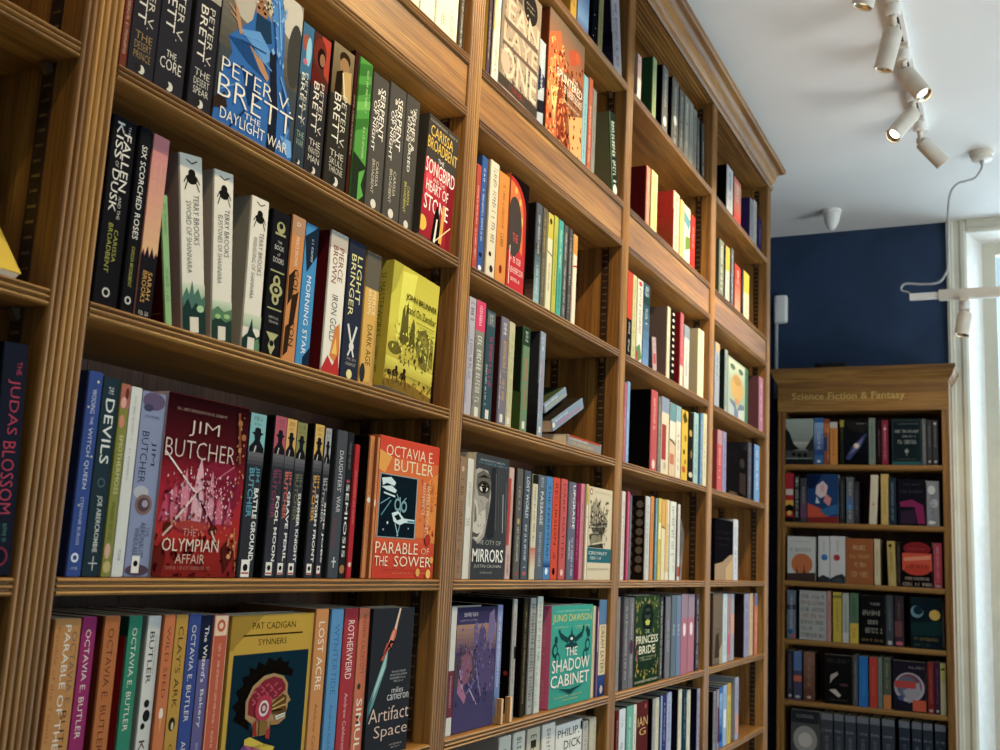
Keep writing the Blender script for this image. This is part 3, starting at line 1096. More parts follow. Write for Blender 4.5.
song = [GR('4b4641', '4b4641', 0, 0, 1, .36, 1), GR('c9263a', 'a3182c', 0, .36, 1, 1), PG('8c1424', (.72, .4), (1, .36), (1, 1), (.84, 1), (.78, .7)), PG('e0485a', (.05, .5), (.2, .44), (.3, .6), (.12, .7)),
        MK('b8b0a0', .03, .05, .05, .95, 0), T('CARISSA', 'e9c23a', .075, .165, .08, .82, 0, .012), T('BROADBENT', 'e9c23a', .180, .275, .02, .99, 0, .012), T('THE', 'f2ece0', .31, .345, .38, .58, 0),
        T('SONGBIRD', 'f4efe4', .355, .475, .02, .97, 0, .012), T('AND THE', 'f2ece0', .490, .520, .28, .66, 0), T('HEART OF', 'f4efe4', .530, .620, .08, .80, 0, .014), T('STONE', 'f4efe4', .650, .775, .06, .84, 0, .014),
        PG('201a1a', (.36, 1), (.42, .76), (.50, .68), (.60, .80), (.66, 1)), PG('f0e6d0', (.44, 1), (.49, .80), (.53, .80), (.50, 1)), PG('e6a62c', (.60, .98), (.66, .66), (.74, .66), (.70, .98)), LN('f0d9a0', (.50, .98), (.95, .80), .02),
        CI('e8b820', .06, .90, .13)]
row('on second shelf, second bay', 'paperback_book', Z_A,
    b(119.5, 126, .190, 'thin reddish brown paperback against the upright', '7c3c28', [MK('c8b8a0', .2, .9)], side='6a3020'),
    b(127, 153, .198, 'charcoal paperback with gold title, furthest left', '36343a', brett('a88b52', ('THE', 'DESERT', 'PRINCE')), side='2c2a2c'),
    b(153.5, 182.5, .198, 'thick charcoal paperback with a two word white title', '35343a', [T('PETER V.', 'd8d2c2', .25, .66, .56, .78), T('BRETT', 'e6e0d0', .28, .62, .20, .50, w=.01), T('THE', 'e6e0d0', .735, .775, .32, .66, 0), T('CORE', 'e6e0d0', .785, .850, .14, .86, 0), CI('d8d4c8', .52, .94, .12), CI('35343a', .40, .935, .11)], side='2c2a2c'),
    b(187, 210.5, .198, 'charcoal paperback with grey painted head, left of blue cover', '34333a', brett('d8d2c2', ('THE', 'DESERT', 'SPEAR'), [R('a8a294', 0, 0, 1, .28), E('4b4640', .5, .12, .3, .09), E('d0c8b8', .66, .2, .2, .05)]), side='2c2a2c'),
    b(211.5, 291, 8, 'large cover of a figure wrapped in blue veils', '4a5258', veil, face=True, th=.040, side='34333a', topx=307, rec=.013),
    b(292, 303, 21, 'slim paperback with blue and pink painted head', '3a4650', brett('9ab0a0', ('THE', 'WAR'), [R('3f7396', 0, 0, 1, .36), E('a8553c', .35, .13, .26, .06), E('8cc4d8', .66, .18, .24, .1), E('c46a80', .4, .26, .2, .02)]), side='2c3c4c'),
    b(303.5, 320.5, 30, 'charcoal paperback showing a red hooded face', '38353a', brett('d8d2c2', ('THE', 'PAINTED', 'MAN'), [R('5c3026', 0, 0, 1, .37), PG('b8402a', (.45, 0), (1, 0), (1, .30), (.7, .26)), E('7a2e22', .4, .13, .38, .1), E('2a1a16', .5, .16, .24, .07), E('9a6a4c', .56, .17, .16, .045), PG('6a2018', (0, .22), (.6, .30), (.4, .37), (0, .37))]), side='6a1c1c'),
    b(323.5, 344.5, 40, 'thick charcoal paperback with golden warrior on its head', '3a372f', brett('d8d2c2', ('THE', 'SKULL', 'THRONE'), [GR('8a7a58', '6e5a38', 0, 0, 1, .36), E('3a2a1c', .56, .08, .26, .05), E('a07a50', .56, .13, .22, .06), PG('c0a060', (.5, .17), (.9, .14), (.96, .36), (.6, .36)), PG('2a2018', (.2, .2), (.5, .16), (.5, .36), (.16, .36)), LN('e0d0a0', (.5, .18), (.66, .34), .06)]), side='2a1c16'),
    b(345.5, 348.5, 50, 'very thin dark red paperback beside the green spine', '4a2420', [MK('b0a890', .3, .7)], side='3a1a18'),
    b(349, 363, 56, 'leafy bright green paperback with darker foot', '4f9c3a', [PG('3a7c2c', (0, .05), (1, .0), (1, .08), (0, .14)), PG('3a7c2c', (0, .2), (1, .14), (1, .2), (0, .28)), PG('6ab84c', (0, .32), (1, .26), (1, .32), (0, .38)), PG('3a7c2c', (0, .44), (1, .38), (1, .44), (0, .52)), PG('2b3a26', (0, .66), (1, .72), (1, 1), (0, 1)), PG('5cac44', (.5, .78), (.95, .74), (.7, .86), (.95, .92), (.5, .98)), MK('cfe8a8', .06, .36, .55, .75), MK('cfe8a8', .46, .68, .55, .75)], side='5a4a44'),
    b(364.5, 380.5, 71, 'grey fantasy paperback with white title, just right of green', '57544f', [T('SERPENT', 'efeadf', .08, .46, .52, .80, w=.02), T('& WINGS', 'efeadf', .10, .42, .34, .50, w=.02), T('OF NIGHT', 'efeadf', .20, .56, .14, .32, w=.02), T('CARISSA', 'd8d0b8', .62, .80, .52, .68), T('BROADBENT', 'd8d0b8', .62, .86, .28, .44), CI('d8d4c8', .5, .93, .16)], side='3a3836'),
    b(382, 398, 81, 'second grey paperback with the same white title', '57544f', [T('SERPENT', 'efeadf', .08, .46, .52, .80, w=.02), T('& WINGS', 'efeadf', .10, .42, .34, .50, w=.02), T('OF NIGHT', 'efeadf', .20, .56, .14, .32, w=.02), T('CARISSA', 'd8d0b8', .62, .80, .52, .68), T('BROADBENT', 'd8d0b8', .62, .86, .28, .44), CI('d8d4c8', .5, .93, .16)], side='3a3836'),
    b(398.5, 412, 93, 'grey paperback with yellow author lettering beside red cover', '55524d', [T('THE', 'efeadf', .06, .14, .66, .78), T('ASHES &', 'efeadf', .08, .40, .52, .72, w=.02), T('STAR-CURSED', 'efeadf', .10, .56, .32, .50, w=.02), T('KING', 'efeadf', .16, .34, .16, .30, w=.02), T('CARISSA', 'd9cf4a', .66, .80, .46, .62), T('BROADBENT', 'd9cf4a', .64, .86, .22, .38), CI('d8d4c8', .5, .94, .16)], side='3a3836'),
    b(412.5, 449.5, 136, 'red and charcoal cover with large white title lettering', '55504a', song, face=True, th=.034, side='4a4640', topx=455, lean=-3, rec=.006), rec=.015)

# --- second bay, third shelf
def tbrook(n2, foot):
    return [E('26231f', .52, .105, .16, .026), E('26231f', .52, .135, .24, .03), LN('26231f', (.52, .05), (.28, .03), .04), LN('26231f', (.52, .05), (.76, .03), .04), LN('26231f', (.3, .12), (.16, .16), .04), LN('26231f', (.72, .12), (.86, .16), .04), LN('26231f', (.32, .15), (.2, .2), .04), LN('26231f', (.7, .15), (.84, .2), .04),
            T('TERRY BROOKS', '4a453c', .22, .50, .56, .80), T(n2, '6a655a', .26, .66, .24, .46)] + foot + [S_tile(.945)]


def S_tile(v):
    return ('S', 'd9d4c4', .5, v, .19, .19)


wood_foot = [GR('c9d4b8', '9fb89a', 0, .72, 1, .80, 5), PG('4f7a6c', (0, .80), (.2, .74), (.3, .78), (.45, .70), (.52, .78), (.7, .74), (.84, .80), (1, .78), (1, 1), (0, 1)), PG('24403c', (0, .86), (.25, .80), (.4, .86), (.6, .82), (.8, .86), (1, .84), (1, 1), (0, 1)), E('a8cc98', .78, .855, .16, .02)]
tree_foot = [GR('c9d4b8', '9fb89a', 0, .76, 1, .82, 5), PG('5a8460', (0, .82), (.3, .79), (.6, .82), (1, .80), (1, 1), (0, 1)), PG('2a443c', (0, .88), (.3, .85), (.7, .88), (1, .86), (1, 1), (0, 1)), E('9cc07c', .3, .85, .14, .014), E('9cc07c', .75, .845, .16, .014)]
spire_foot = [GR('c9d4b8', 'a8bca0', 0, .76, 1, .84, 5), PG('24403c', (0, .92), (.3, .88), (.48, .78), (.58, .86), (.8, .90), (1, .88), (1, 1), (0, 1)), PG('5f8c66', (.6, .93), (.9, .90), (1, .94), (1, 1), (.6, 1))]
doors = [E('a8a670', .5, .11, .24, .04), E('232226', .5, .10, .12, .02), R('a8a670', .2, .15, .8, .165), T('THE', 'd0ccc0', .205, .222, .38, .62, 0), T('BOOK', 'dedacc', .235, .268, .24, .76, 0), T('of', 'd0ccc0', .285, .305, .42, .58, 0), T('DOORS', 'dedacc', .32, .355, .2, .8, 0), R('a8a670', .1, .41, .9, .42),
         E('b4b078', .5, .48, .2, .04), E('b4b078', .5, .54, .36, .045), E('b4b078', .5, .60, .2, .04), E('232226', .5, .54, .22, .028), E('b4b078', .5, .54, .1, .014), E('232226', .5, .475, .09, .018), E('232226', .5, .605, .09, .018), R('a8a670', .1, .665, .9, .675),
         MK('c4c0b4', .72, .735, .22, .78, 0), MK('c4c0b4', .75, .765, .22, .78, 0), PG('b4b078', (.15, .83), (.85, .83), (.6, .88), (.7, .92), (.5, .98), (.3, .92), (.4, .88)), E('232226', .5, .90, .12, .02)]
zanz = [GR('c9be12', 'd6cc1e', 0, 0, 1, .5), GR('d2c41c', 'b09a14', 0, .5, 1, 1), PG('e2dc3c', (.2, .05), (.5, .02), (.4, .5), (.16, .6)), PG('b0aa1a', (0, .0), (.2, .0), (.08, .22), (0, .28)),
        PG('6a621c', (.24, .62), (.26, .36), (.30, .30), (.32, .40), (.36, .26), (.39, .40), (.42, .62)), PG('6a621c', (.44, .62), (.46, .44), (.50, .38), (.54, .44), (.56, .62)), PG('7d7420', (.58, .60), (.62, .46), (.78, .42), (.88, .52), (.86, .78), (.7, .74)), PG('8c8222', (.88, .70), (.90, .46), (.96, .44), (.98, .72)),
        E('746a1c', .16, .68, .13, .05), E('958a24', .74, .56, .09, .08), E('574f18', .72, .68, .05, .03),
        GR('d8cc3a', 'c0b01c', 0, .76, 1, .86, 4), PG('c9a81a', (0, .92), (.4, .88), (1, .92), (1, 1), (0, 1)), PG('8a6a12', (0, .94), (.5, .91), (1, .96), (1, 1), (0, 1)),
        E('3a2a1c', .22, .87, .06, .028), E('3a2a1c', .235, .83, .025, .02), E('3a2a1c', .38, .875, .06, .03), E('3a2a1c', .40, .83, .03, .022), LN('3a2a1c', (.18, .88), (.17, .94), .015), LN('3a2a1c', (.25, .88), (.26, .94), .015), LN('3a2a1c', (.36, .89), (.35, .95), .015), LN('3a2a1c', (.43, .89), (.44, .95), .015), E('3a2a1c', .10, .88, .04, .02),
        SPK('6a5f18', .2, .46, .95, .78, 110, .016, 14), SPK('e6de4a', .1, .46, .95, .7, 40, .018, 15), SPK('7a6414', .0, .86, 1, 1, 80, .016, 16), T('JOHN BRUNNER', '2c2a12', .205, .270, .30, .97, 0, .03), T('Stand On Zanzibar', '4a4614', .298, .362, .32, .97, 0, .02), LN('55501a', (.55, .40), (.95, .40), .006), MK('6a6420', .42, .432, .62, .94, 0), MK('6a6420', .45, .462, .70, .94, 0)]
row('on third shelf, second bay', 'paperback_book', Z_B,
    b(93, 117, 113, 'thick black paperback with large white title against the upright', '242327', [T('THE', 'd8d4cc', .03, .09, .66, .76), T('FALLEN', 'ece8de', .08, .38, .50, .82, w=.012), T('AND THE', 'd8d4cc', .41, .53, .56, .68), T('KISS', 'ece8de', .03, .22, .18, .48, w=.012), T('OF', 'd8d4cc', .235, .265, .26, .40), T('DUSK', 'ece8de', .28, .50, .18, .48, w=.012), T('CARISSA', 'b7b64a', .585, .75, .54, .70), T('BROADBENT', 'b7b64a', .56, .81, .28, .46), CI('cfcbc2', .48, .91, .16), CI('242327', .48, .91, .10)], side='1a1a1c'),
    b(121, 133, 125, 'slim black paperback with white script title', '232226', [T('SIX SCORCHED ROSES', 'ece8de', .10, .60, .28, .72, w=.012), T('CARISSA BROADBENT', 'b7b64a', .64, .85, .36, .62), CI('cfcbc2', .5, .92, .26), CI('232226', .5, .92, .15)], side='18181a'),
    b(135, 151, 133, 'paperback fading from pink to peach above a black foot', 'd98c80', [GR('d4848a', 'e0b080', 0, .0, 1, .64), PG('26242a', (0, .66), (.1, .62), (.2, .66), (.35, .60), (.5, .66), (.62, .60), (.8, .66), (.9, .62), (1, .65), (1, 1), (0, 1)), MK('e8c08c', .15, .30, .25, .35), MK('e8c08c', .15, .30, .6, .7), T('SARAH', 'e6b04a', .735, .88, .54, .80), T('BROOKS', 'e6b04a', .735, .90, .22, .48), MK('e0dcd4', .945, .965, .2, .8, 0)], side='2a2528', front='6a2026'),
    b(166.8, 173, 208, 'very slim pale green paperback leaning left', '8fb97c', [MK('4a6a4a', .06, .3), MK('4a6a4a', .55, .8)], side='4c1418', lean=11, h=.150, sp=[R('8a6a3a', .5, .88, .96, .885), R('8a6a3a', .5, .97, .96, .975), R('8a6a3a', .5, .88, .52, .975)]),
    b(183.5, 206, 160, 'white paperback with beetle emblem leaning left, dark spires at foot', 'e2dccd', tbrook('SWORD OF SHANNARA', wood_foot), side='b59a92', lean=9.5, sp=[MK('8a7470', .1, .13, .2, .8, 0), MK('8a7470', .3, .32, .2, .7, 0)]),
    b(212, 231.5, 174, 'middle white paperback with beetle emblem and wooded foot', 'e2dccd', tbrook('ELFSTONES OF SHANNARA', tree_foot), side='b9b0a2', lean=6.5, sp=[MK('8a8274', .3, .32, .2, .7, 0)]),
    b(241.5, 259, 196, 'upright white paperback with beetle emblem, grey back showing', 'e2dccd', tbrook('WISHSONG OF SHANNARA', spire_foot), side='a9a596', lean=1.5, sp=[MK('5c584e', v, v + .018, .1, .62, 0) for v in (.2, .235, .27, .36, .395, .43, .465, .5)]),
    b(261.5, 279, 208, 'black paperback with pale gold knotwork emblems', '232226', doors, side='1a1a1c'),
    b(281.5, 294.5, 214, 'orange paperback with black branch pattern', 'd08a45', [R('b58a66', 0, 0, 1, .13), MK('f0e0c8', .04, .12), PG('3a2a1e', (.05, .42), (.5, .36), (.4, .56), (.1, .62)), PG('3a2a1e', (.4, .55), (.9, .50), (.7, .72), (.3, .78)), PG('3a2a1e', (.1, .76), (.5, .72), (.4, .92), (.06, .96)), T('PIERCE BROWN', 'f0e0c8', .14, .34, .36, .6), T('GOLDEN SON', '3a2a1e', .36, .88, .42, .76, w=.02)], side='3c2c24'),
    b(295, 308.5, 222, 'bright blue paperback with white title and dark corner', '3d92c8', [PG('223246', (0, .1), (.9, .0), (1, 0), (1, .2), (.3, .34)), PG('1c3048', (.5, .92), (1, .84), (1, 1), (.5, 1)), MK('c8d8e4', .08, .26, .5, .7), T('MORNING STAR', 'f0f0ea', .36, .90, .36, .68, w=.01)], side='2c6c96'),
    b(321, 338.5, 229, 'white paperback with flames at foot and dark red back', 'e4dfd2', [R('bcb4a8', 0, 0, 1, .12), T('PIERCE', '8a3a30', .10, .34, .52, .80, w=.02), T('BROWN', '8a3a30', .10, .36, .18, .46, w=.02), T('IRON GOLD', '55504a', .44, .76, .30, .64, w=.01), PG('d8842c', (.4, .86), (.6, .66), (.85, .62), (.95, .80), (.9, .92)), PG('c02a2c', (0, .96), (.3, .86), (.6, .92), (.9, .82), (1, .98), (1, 1), (0, 1)), PG('f0c050', (.5, .84), (.7, .72), (.8, .84))], side='7c1520', front='b02030'),
    b(340, 357, 238, 'navy paperback with pale yellow title and white emblem', '32384a', [T('LIGHT', 'dcd694', .10, .44, .54, .82, w=.02), T('BRINGER', 'dcd694', .10, .54, .18, .46, w=.02), LN('dcdcd4', (.25, .60), (.52, .74), .10), LN('dcdcd4', (.76, .60), (.52, .74), .10), E('dcdcd4', .52, .75, .14, .03), LN('dcdcd4', (.52, .75), (.34, .82), .08), LN('dcdcd4', (.52, .75), (.68, .82), .08), MK('b8b0a0', .83, .85, .3, .85, 0), MK('b8b0a0', .865, .885, .25, .85, 0), CI('e0d890', .5, .945, .16)], side='262a38'),
    b(358.5, 373, 250, 'golden yellow paperback with dark brown title', 'dcae48', [R('6a6458', 0, 0, 1, .27), T('PIERCE', 'f0e2ba', .28, .46, .56, .78, w=.01), T('BROWN', 'f0e2ba', .28, .46, .26, .48, w=.01), T('DARK AGE', '5a431c', .54, .84, .34, .68, w=.01), E('3a3a3c', .2, .90, .18, .07), MK('8a6a2a', .955, .975, .35, .7, 0)], side='a87c30'),
    b(374, 430, 262, 'acid yellow cover with ruins and riders, flaring right', 'cfc31c', zanz, face=True, th=.030, side='c8bc20', lean=-3, rec=.010, sp=[T('SF MASTERWORKS', '5a5a1c', .1, .62, .3, .62), MK('5a5a1c', .7, .9, .3, .6)]), rec=.024)

# --- second bay, fourth shelf
def dresden(c, title, tc=None, dim=0):
    return [R(c, 0, 0, 1, .24), MK('5a564e', .02, .045, .2, .8, 0), MK('5a564e', .06, .075, .25, .75, 0),
            PG('23242a', (.12, .122), (.30, .116), (.33, .092), (.50, .086), (.68, .092), (.72, .116), (.90, .122), (.72, .136), (.68, .165), (.74, .178), (.96, .21), (.98, .26), (.02, .26), (.04, .21), (.28, .178), (.34, .165), (.30, .136)), LN('c8c4bc', (.45, .2), (.35, .25), .08),
            GR('6a6a70', '3c3d46', 0, .24, 1, .34, 4), T('JIM', tc or c, .33, .42, .56, .84, w=.03), T('BUTCHER', tc or c, .34, .64, .18, .52, w=.05), T(title, 'eceae4', .46 if len(title) > 10 else .50, .90 if len(title) > 8 else .82, .58, .86, w=.05)] + [('S', 'ece6dc', .45, .945, .26, .28), ('C', '222226', .45, .940, .15), R('c05038', .22, .968, .68, .978)]


olymp = [GR('2a0e12', '5c1620', 0, 0, 1, .30), GR('5c1620', 'ac1430', 0, .30, 1, .52), GR('ac1430', 'b8241c', 0, .52, 1, .80), GR('a82018', '8c1c14', 0, .80, 1, 1),
         E('8e1838', .7, .5, .28, .16), E('c42a4c', .42, .62, .36, .14), E('d8607c', .40, .60, .22, .10)] + \
        [PG(c, (x - w, .70), (x - w * .5, y + .10), (x, y), (x + w * .5, y + .10), (x + w, .70)) for x, y, w, c in ((.08, .52, .06, 'c8486a'), (.18, .46, .06, 'd06880'), (.29, .40, .07, 'dc8296'), (.72, .48, .06, 'd86880'), (.60, .40, .07, 'dc8ca0'), (.84, .54, .05, 'c8486a'), (.45, .33, .08, 'e4a8b4'))] + \
        [PG('8a3450', (x - w, .70), (x, y + .06), (x + w, .70)) for x, y, w in ((.13, .5, .02), (.24, .46, .025), (.36, .44, .03), (.53, .44, .03), (.66, .46, .025), (.78, .52, .02))] + \
        [LN('f0e4dc', (.02, .32), (.42, .54), .014), LN('c86a78', (.86, .36), (.42, .54), .012), LN('e8d4c8', (.42, .54), (.16, .72), .018), LN('4a1420', (.42, .54), (.66, .72), .02), E('5a2216', .13, .735, .05, .03), E('5a2216', .66, .735, .05, .03), LN('d8b0a0', (.08, .78), (.18, .72), .02), LN('d8b0a0', (.72, .82), (.64, .74), .02), CI('fff2e0', .42, .54, .02),
         E('b03a34', .40, .72, .2, .03), PG('6c1c14', (0, .86), (.10, .80), (.14, .90), (.10, 1), (0, 1)), PG('5c1c14', (.78, .84), (.86, .78), (.9, .92), (.84, .98)), E('d89a60', .90, .76, .02, .012), E('d89a60', .94, .82, .02, .012), E('d89a60', .88, .88, .025, .014), LN('b87840', (.92, .72), (.98, .96), .012), LN('8a4a2a', (.86, .04), (.92, .34), .03), E('a86a3a', .88, .10, .03, .02), E('a86a3a', .94, .18, .03, .02), E('c08848', .9, .26, .02, .015),
         SPK('e8b8c4', .06, .42, .88, .68, 110, .012, 8), SPK('7a1830', .04, .44, .9, .7, 80, .016, 9), SPK('f4e0e0', .3, .38, .6, .68, 40, .008, 10), SPK('d87850', .1, .66, .9, .80, 40, .012, 11), SPK('3c0c10', .0, .78, 1, 1, 50, .02, 12), SPK('c88a50', .84, .05, .98, .98, 30, .012, 13), MK('a89088', .075, .09, .10, .70, 0), T('JIM', 'dcc4b8', .135, .225, .26, .62, 0, -.012), T('BUTCHER', 'dcc4b8', .250, .350, .01, .84, 0, -.012), T('THE', 'd89888', .735, .775, .30, .45, 0), T('OLYMPIAN', 'ead4c0', .79, .86, .08, .74, 0, .006), T('AFFAIR', 'e0bca8', .875, .925, .24, .58, 0), MK('c07a6a', .94, .958, .14, .66, 0)]
wind = [E('6a5a7a', .5, .05, .46, .05), E('4a4a68', .3, .09, .2, .02), MK('4a4a62', .13, .145, .2, .8, 0), T('JIM', '2f3146', .27, .40, .56, .78, w=.005), T('BUTCHER', '2f3146', .22, .50, .16, .44, w=.005), E('b8b8c0', .35, .55, .3, .035), E('8a6a62', .5, .615, .34, .055), E('5a4a50', .5, .615, .24, .038), E('a89ab0', .55, .61, .12, .02), T('THE', '4a4a62', .735, .785, .72, .84), T('AERONAUTS', '33354a', .71, .90, .48, .68), T('WINDLASS', '33354a', .74, .885, .26, .44), E('5a4a5c', .5, .965, .46, .03)] + [('S', 'ece6dc', .42, .935, .15, .2), ('C', '222226', .42, .93, .09)]
parab = [GR('d8401c', 'd84a1c', 0, 0, 1, .3, 4), GR('de6a20', 'e07a24', 0, .14, 1, .7, 6), GR('dc4a1c', 'd03a18', 0, .74, 1, 1, 4), PG('e8a030', (0, .10), (.2, .14), (.1, .26), (0, .24)), PG('e88a24', (.82, .28), (1, .2), (1, .74), (.84, .72)),
         SPK('2c5a68', .08, .28, .6, .7, 60, .010, 17), SPK('d8ecec', .2, .28, .6, .7, 20, .005, 18), SPK('c84a18', .7, .25, .98, .74, 30, .02, 19), T('OCTAVIA E.', 'f2dcb4', .055, .135, .10, .90, 0, .004), T('BUTLER', 'f2dcb4', .150, .235, .24, .90, 0, .004),
         R('93a6a8', .03, .265, .645, .715), R('13242e', .045, .272, .63, .708),
         PG('cfe4e6', (.06, .30), (.20, .285), (.28, .32), (.26, .345), (.14, .33), (.08, .35)), PG('cfe4e6', (.06, .36), (.22, .345), (.30, .375), (.28, .395), (.14, .38)), LN('cfe4e6', (.10, .40), (.28, .42), .014), LN('6aa6b4', (.06, .48), (.20, .43), .01), LN('6aa6b4', (.08, .56), (.22, .45), .01),
         CI('7aa8b0', .33, .475, .055), CI('13242e', .33, .475, .035), CI('7aa8b0', .43, .485, .05), CI('13242e', .43, .485, .03), LN('8cb8c0', (.36, .42), (.38, .56), .012), LN('8cb8c0', (.30, .40), (.35, .44), .008), LN('8cb8c0', (.46, .42), (.41, .45), .008),
         PG('cfe4e6', (.24, .54), (.34, .52), (.44, .57), (.62, .575), (.62, .60), (.46, .60), (.38, .62), (.28, .60)), PG('13242e', (.28, .56), (.35, .54), (.40, .575), (.33, .59)), PG('4a94a8', (.50, .582), (.63, .582), (.63, .597), (.50, .597)), LN('9cc8d0', (.30, .61), (.36, .70), .012), LN('9cc8d0', (.38, .62), (.34, .70), .01), CI('dcecec', .18, .61, .012), CI('b0d0d4', .52, .64, .008), CI('b0d0d4', .12, .66, .008),
         MK('8c2a18', .29, .50, .88, .935, 1), T('AN EERILY PROPHETIC', 'f0d8b0', .30, .70, .80, .855, 1), T('MASTERPIECE', 'f0d8b0', .29, .53, .725, .775, 1),
         T('PARABLE', 'f4e2c0', .745, .825, .02, .70, 0, .006), T('OF', 'e8c8a0', .775, .822, .76, .90, 0), T('THE', 'f4e2c0', .845, .912, .02, .22, 0, .004), T('SOWER', 'f4e2c0', .840, .915, .32, .94, 0, .006), LN('b83018', (.15, .935), (.92, .945), .006), MK('e88a50', .955, .965, .3, .9, 0), CI('e8a840', .95, .86, .03), CI('e8a840', .72, .955, .035), CI('f0c050', .90, .965, .04), CI('b8301c', .86, .71, .05)]
row('on fourth shelf, second bay', 'paperback_book', Z_C,
    b(67, 81.5, 370, 'royal blue paperback with spaced white capitals against the upright', '3d5698', [CI('e8d8a0', .7, .05, .08), T('WOOING', 'dfe4ee', .09, .21, .36, .66), T('THE', 'dfe4ee', .225, .265, .42, .62), T('WITCH QUEEN', 'dfe4ee', .28, .58, .34, .66), T('STEPHANIE BURGIS', 'c4cce0', .62, .85, .40, .62), CI('e8d8a0', .2, .18, .06), CI('e8d8a0', .8, .42, .06), CI('e8d8a0', .3, .66, .06), CI('dfe4ee', .45, .91, .26), CI('3d5698', .45, .91, .14), MK('c4cce0', .955, .967, .2, .7, 0)], side='22305c'),
    b(82.5, 100, 376, 'dark teal paperback with tall condensed white title', '2c404a', [T('THE', 'dfe2dc', .05, .085, .36, .66, 0), T('DEVILS', 'e6e8e2', .11, .44, .26, .78, w=.02), CI('5a6c72', .52, .535, .22), CI('2c404a', .52, .535, .15), T('JOE ABERCROMBIE', 'dfe2dc', .60, .88, .36, .70, w=.02), LN('c8ccc6', (.3, .935), (.8, .935), .05), LN('c8ccc6', (.55, .90), (.55, .97), .05)], side='22323a'),
    b(100.8, 111, 383, 'olive green paperback with pink flowers at its head', '8a8c38', [R('b86a5a', 0, .0, 1, .13), E('e0a898', .4, .10, .3, .03), E('7a3428', .7, .05, .2, .03), E('d4886a', .4, .20, .3, .035), T('SMOTHERMOSS', 'dad49c', .27, .58, .34, .78, w=.01), MK('5a5c24', .62, .82), E('d8a890', .4, .87, .3, .04), E('c8b070', .5, .95, .4, .03)], side='6a6c2c'),
    b(112, 123.5, 386, 'plain chalk white paperback with tiny grey lettering', 'd9d9d2', [MK('8a8c8c', .05, .30, .36, .56), MK('8a8c8c', .33, .50, .36, .52), MK('55585a', .86, .94, .4, .62)], side='b8b8b0'),
    b(124, 149, 390, 'broad lavender blue paperback with airship emblem', '8d97b8', wind, side='6a7290'),
    b(150.5, 235.5, 409, 'deep red cover of crossed swords over glittering spires', '8c1a24', olymp, face=True, th=.045, side='c0b0c0', topx=249, rec=.010),
    b(237.5, 253.5, 412, 'black series paperback with turquoise head and hatted figure', '3a3b42', dresden('7fb8bc', 'BATTLE GROUND', '5aa0b4'), side='1f1f22'),
    b(263, 274.7, 415, 'black series paperback with rose pink head', '3c3d45', dresden('b8586a', 'FOOL MOON', '8c4460'), side='1f1f22'),
    b(275.2, 285.2, 418, 'black series paperback with amber head and coral lettering', '40414b', dresden('d8a856', 'GRAVE PERIL', 'd86a56'), side='1f1f22'),
    b(285.7, 296, 421.5, 'black series paperback with olive green head', '40414b', dresden('8c8a50', 'SUMMER KNIGHT', '7a7a52'), side='1f1f22'),
    b(304.4, 313.6, 423.5, 'black series paperback with golden yellow head', '3e3f48', dresden('d8ae4e', 'STORM FRONT', 'd8a23e'), side='1f1f22'),
    b(314.2, 321.3, 427.5, 'black series paperback with silver grey head', '3c3d45', dresden('a2a4a6', 'SIDE JOBS', 'b4b4b0'), side='1f1f22'),
    b(327.5, 338, 429.5, 'slate grey paperback with white capitals before a thin gap', '50545c', [T('DAUGHTERS\'', 'dcdcd8', .14, .42, .34, .72), T('WAR', 'dcdcd8', .45, .56, .34, .72), T('BUEHLMAN', '8a4a50', .60, .80, .2, .5), LN('c8c8c4', (.5, .86), (.5, .93), .1), LN('c8c8c4', (.3, .89), (.7, .89), .1)], side='3a3c42'),
    b(338.5, 344.5, 432, 'slim near-black paperback with bold white lettering', '2e3036', [MK('8a8c90', .06, .26), T('SEMIOSIS', 'ecebe4', .36, .86, .3, .76, w=.02), E('b04a4a', .5, .34, .3, .012), E('b07a4a', .5, .94, .4, .03)], side='202226'),
    b(345.5, 351.2, 444, 'thin bright red book, shorter than its neighbours', 'b8222e', [MK('e08a80', .2, .6), CI('e8c8b0', .5, .90, .3)], side='8c1822'),
    b(361.5, 365.8, 435.5, 'very thin pale orange paperback beside the orange cover', 'd88a4a', [MK('8a4a24', .04, .42), MK('8a4a24', .5, .8), E('e8e0d0', .5, .455, .4, .02)], side='1c1512'),
    b(366.2, 371, 437, 'thin peach paperback touching the orange cover', 'dc9256', [MK('8a4a24', .04, .40), MK('8a4a24', .5, .8), E('e8e0d0', .5, .47, .4, .025)], side='b86a34', rec=.008),
    b(371.5, 432.5, 448, 'vivid orange cover with dark blue line drawing of hands', 'dc5a1e', parab, face=True, th=.024, side='d87a3a', topx=439.5, rec=.010), rec=.010)

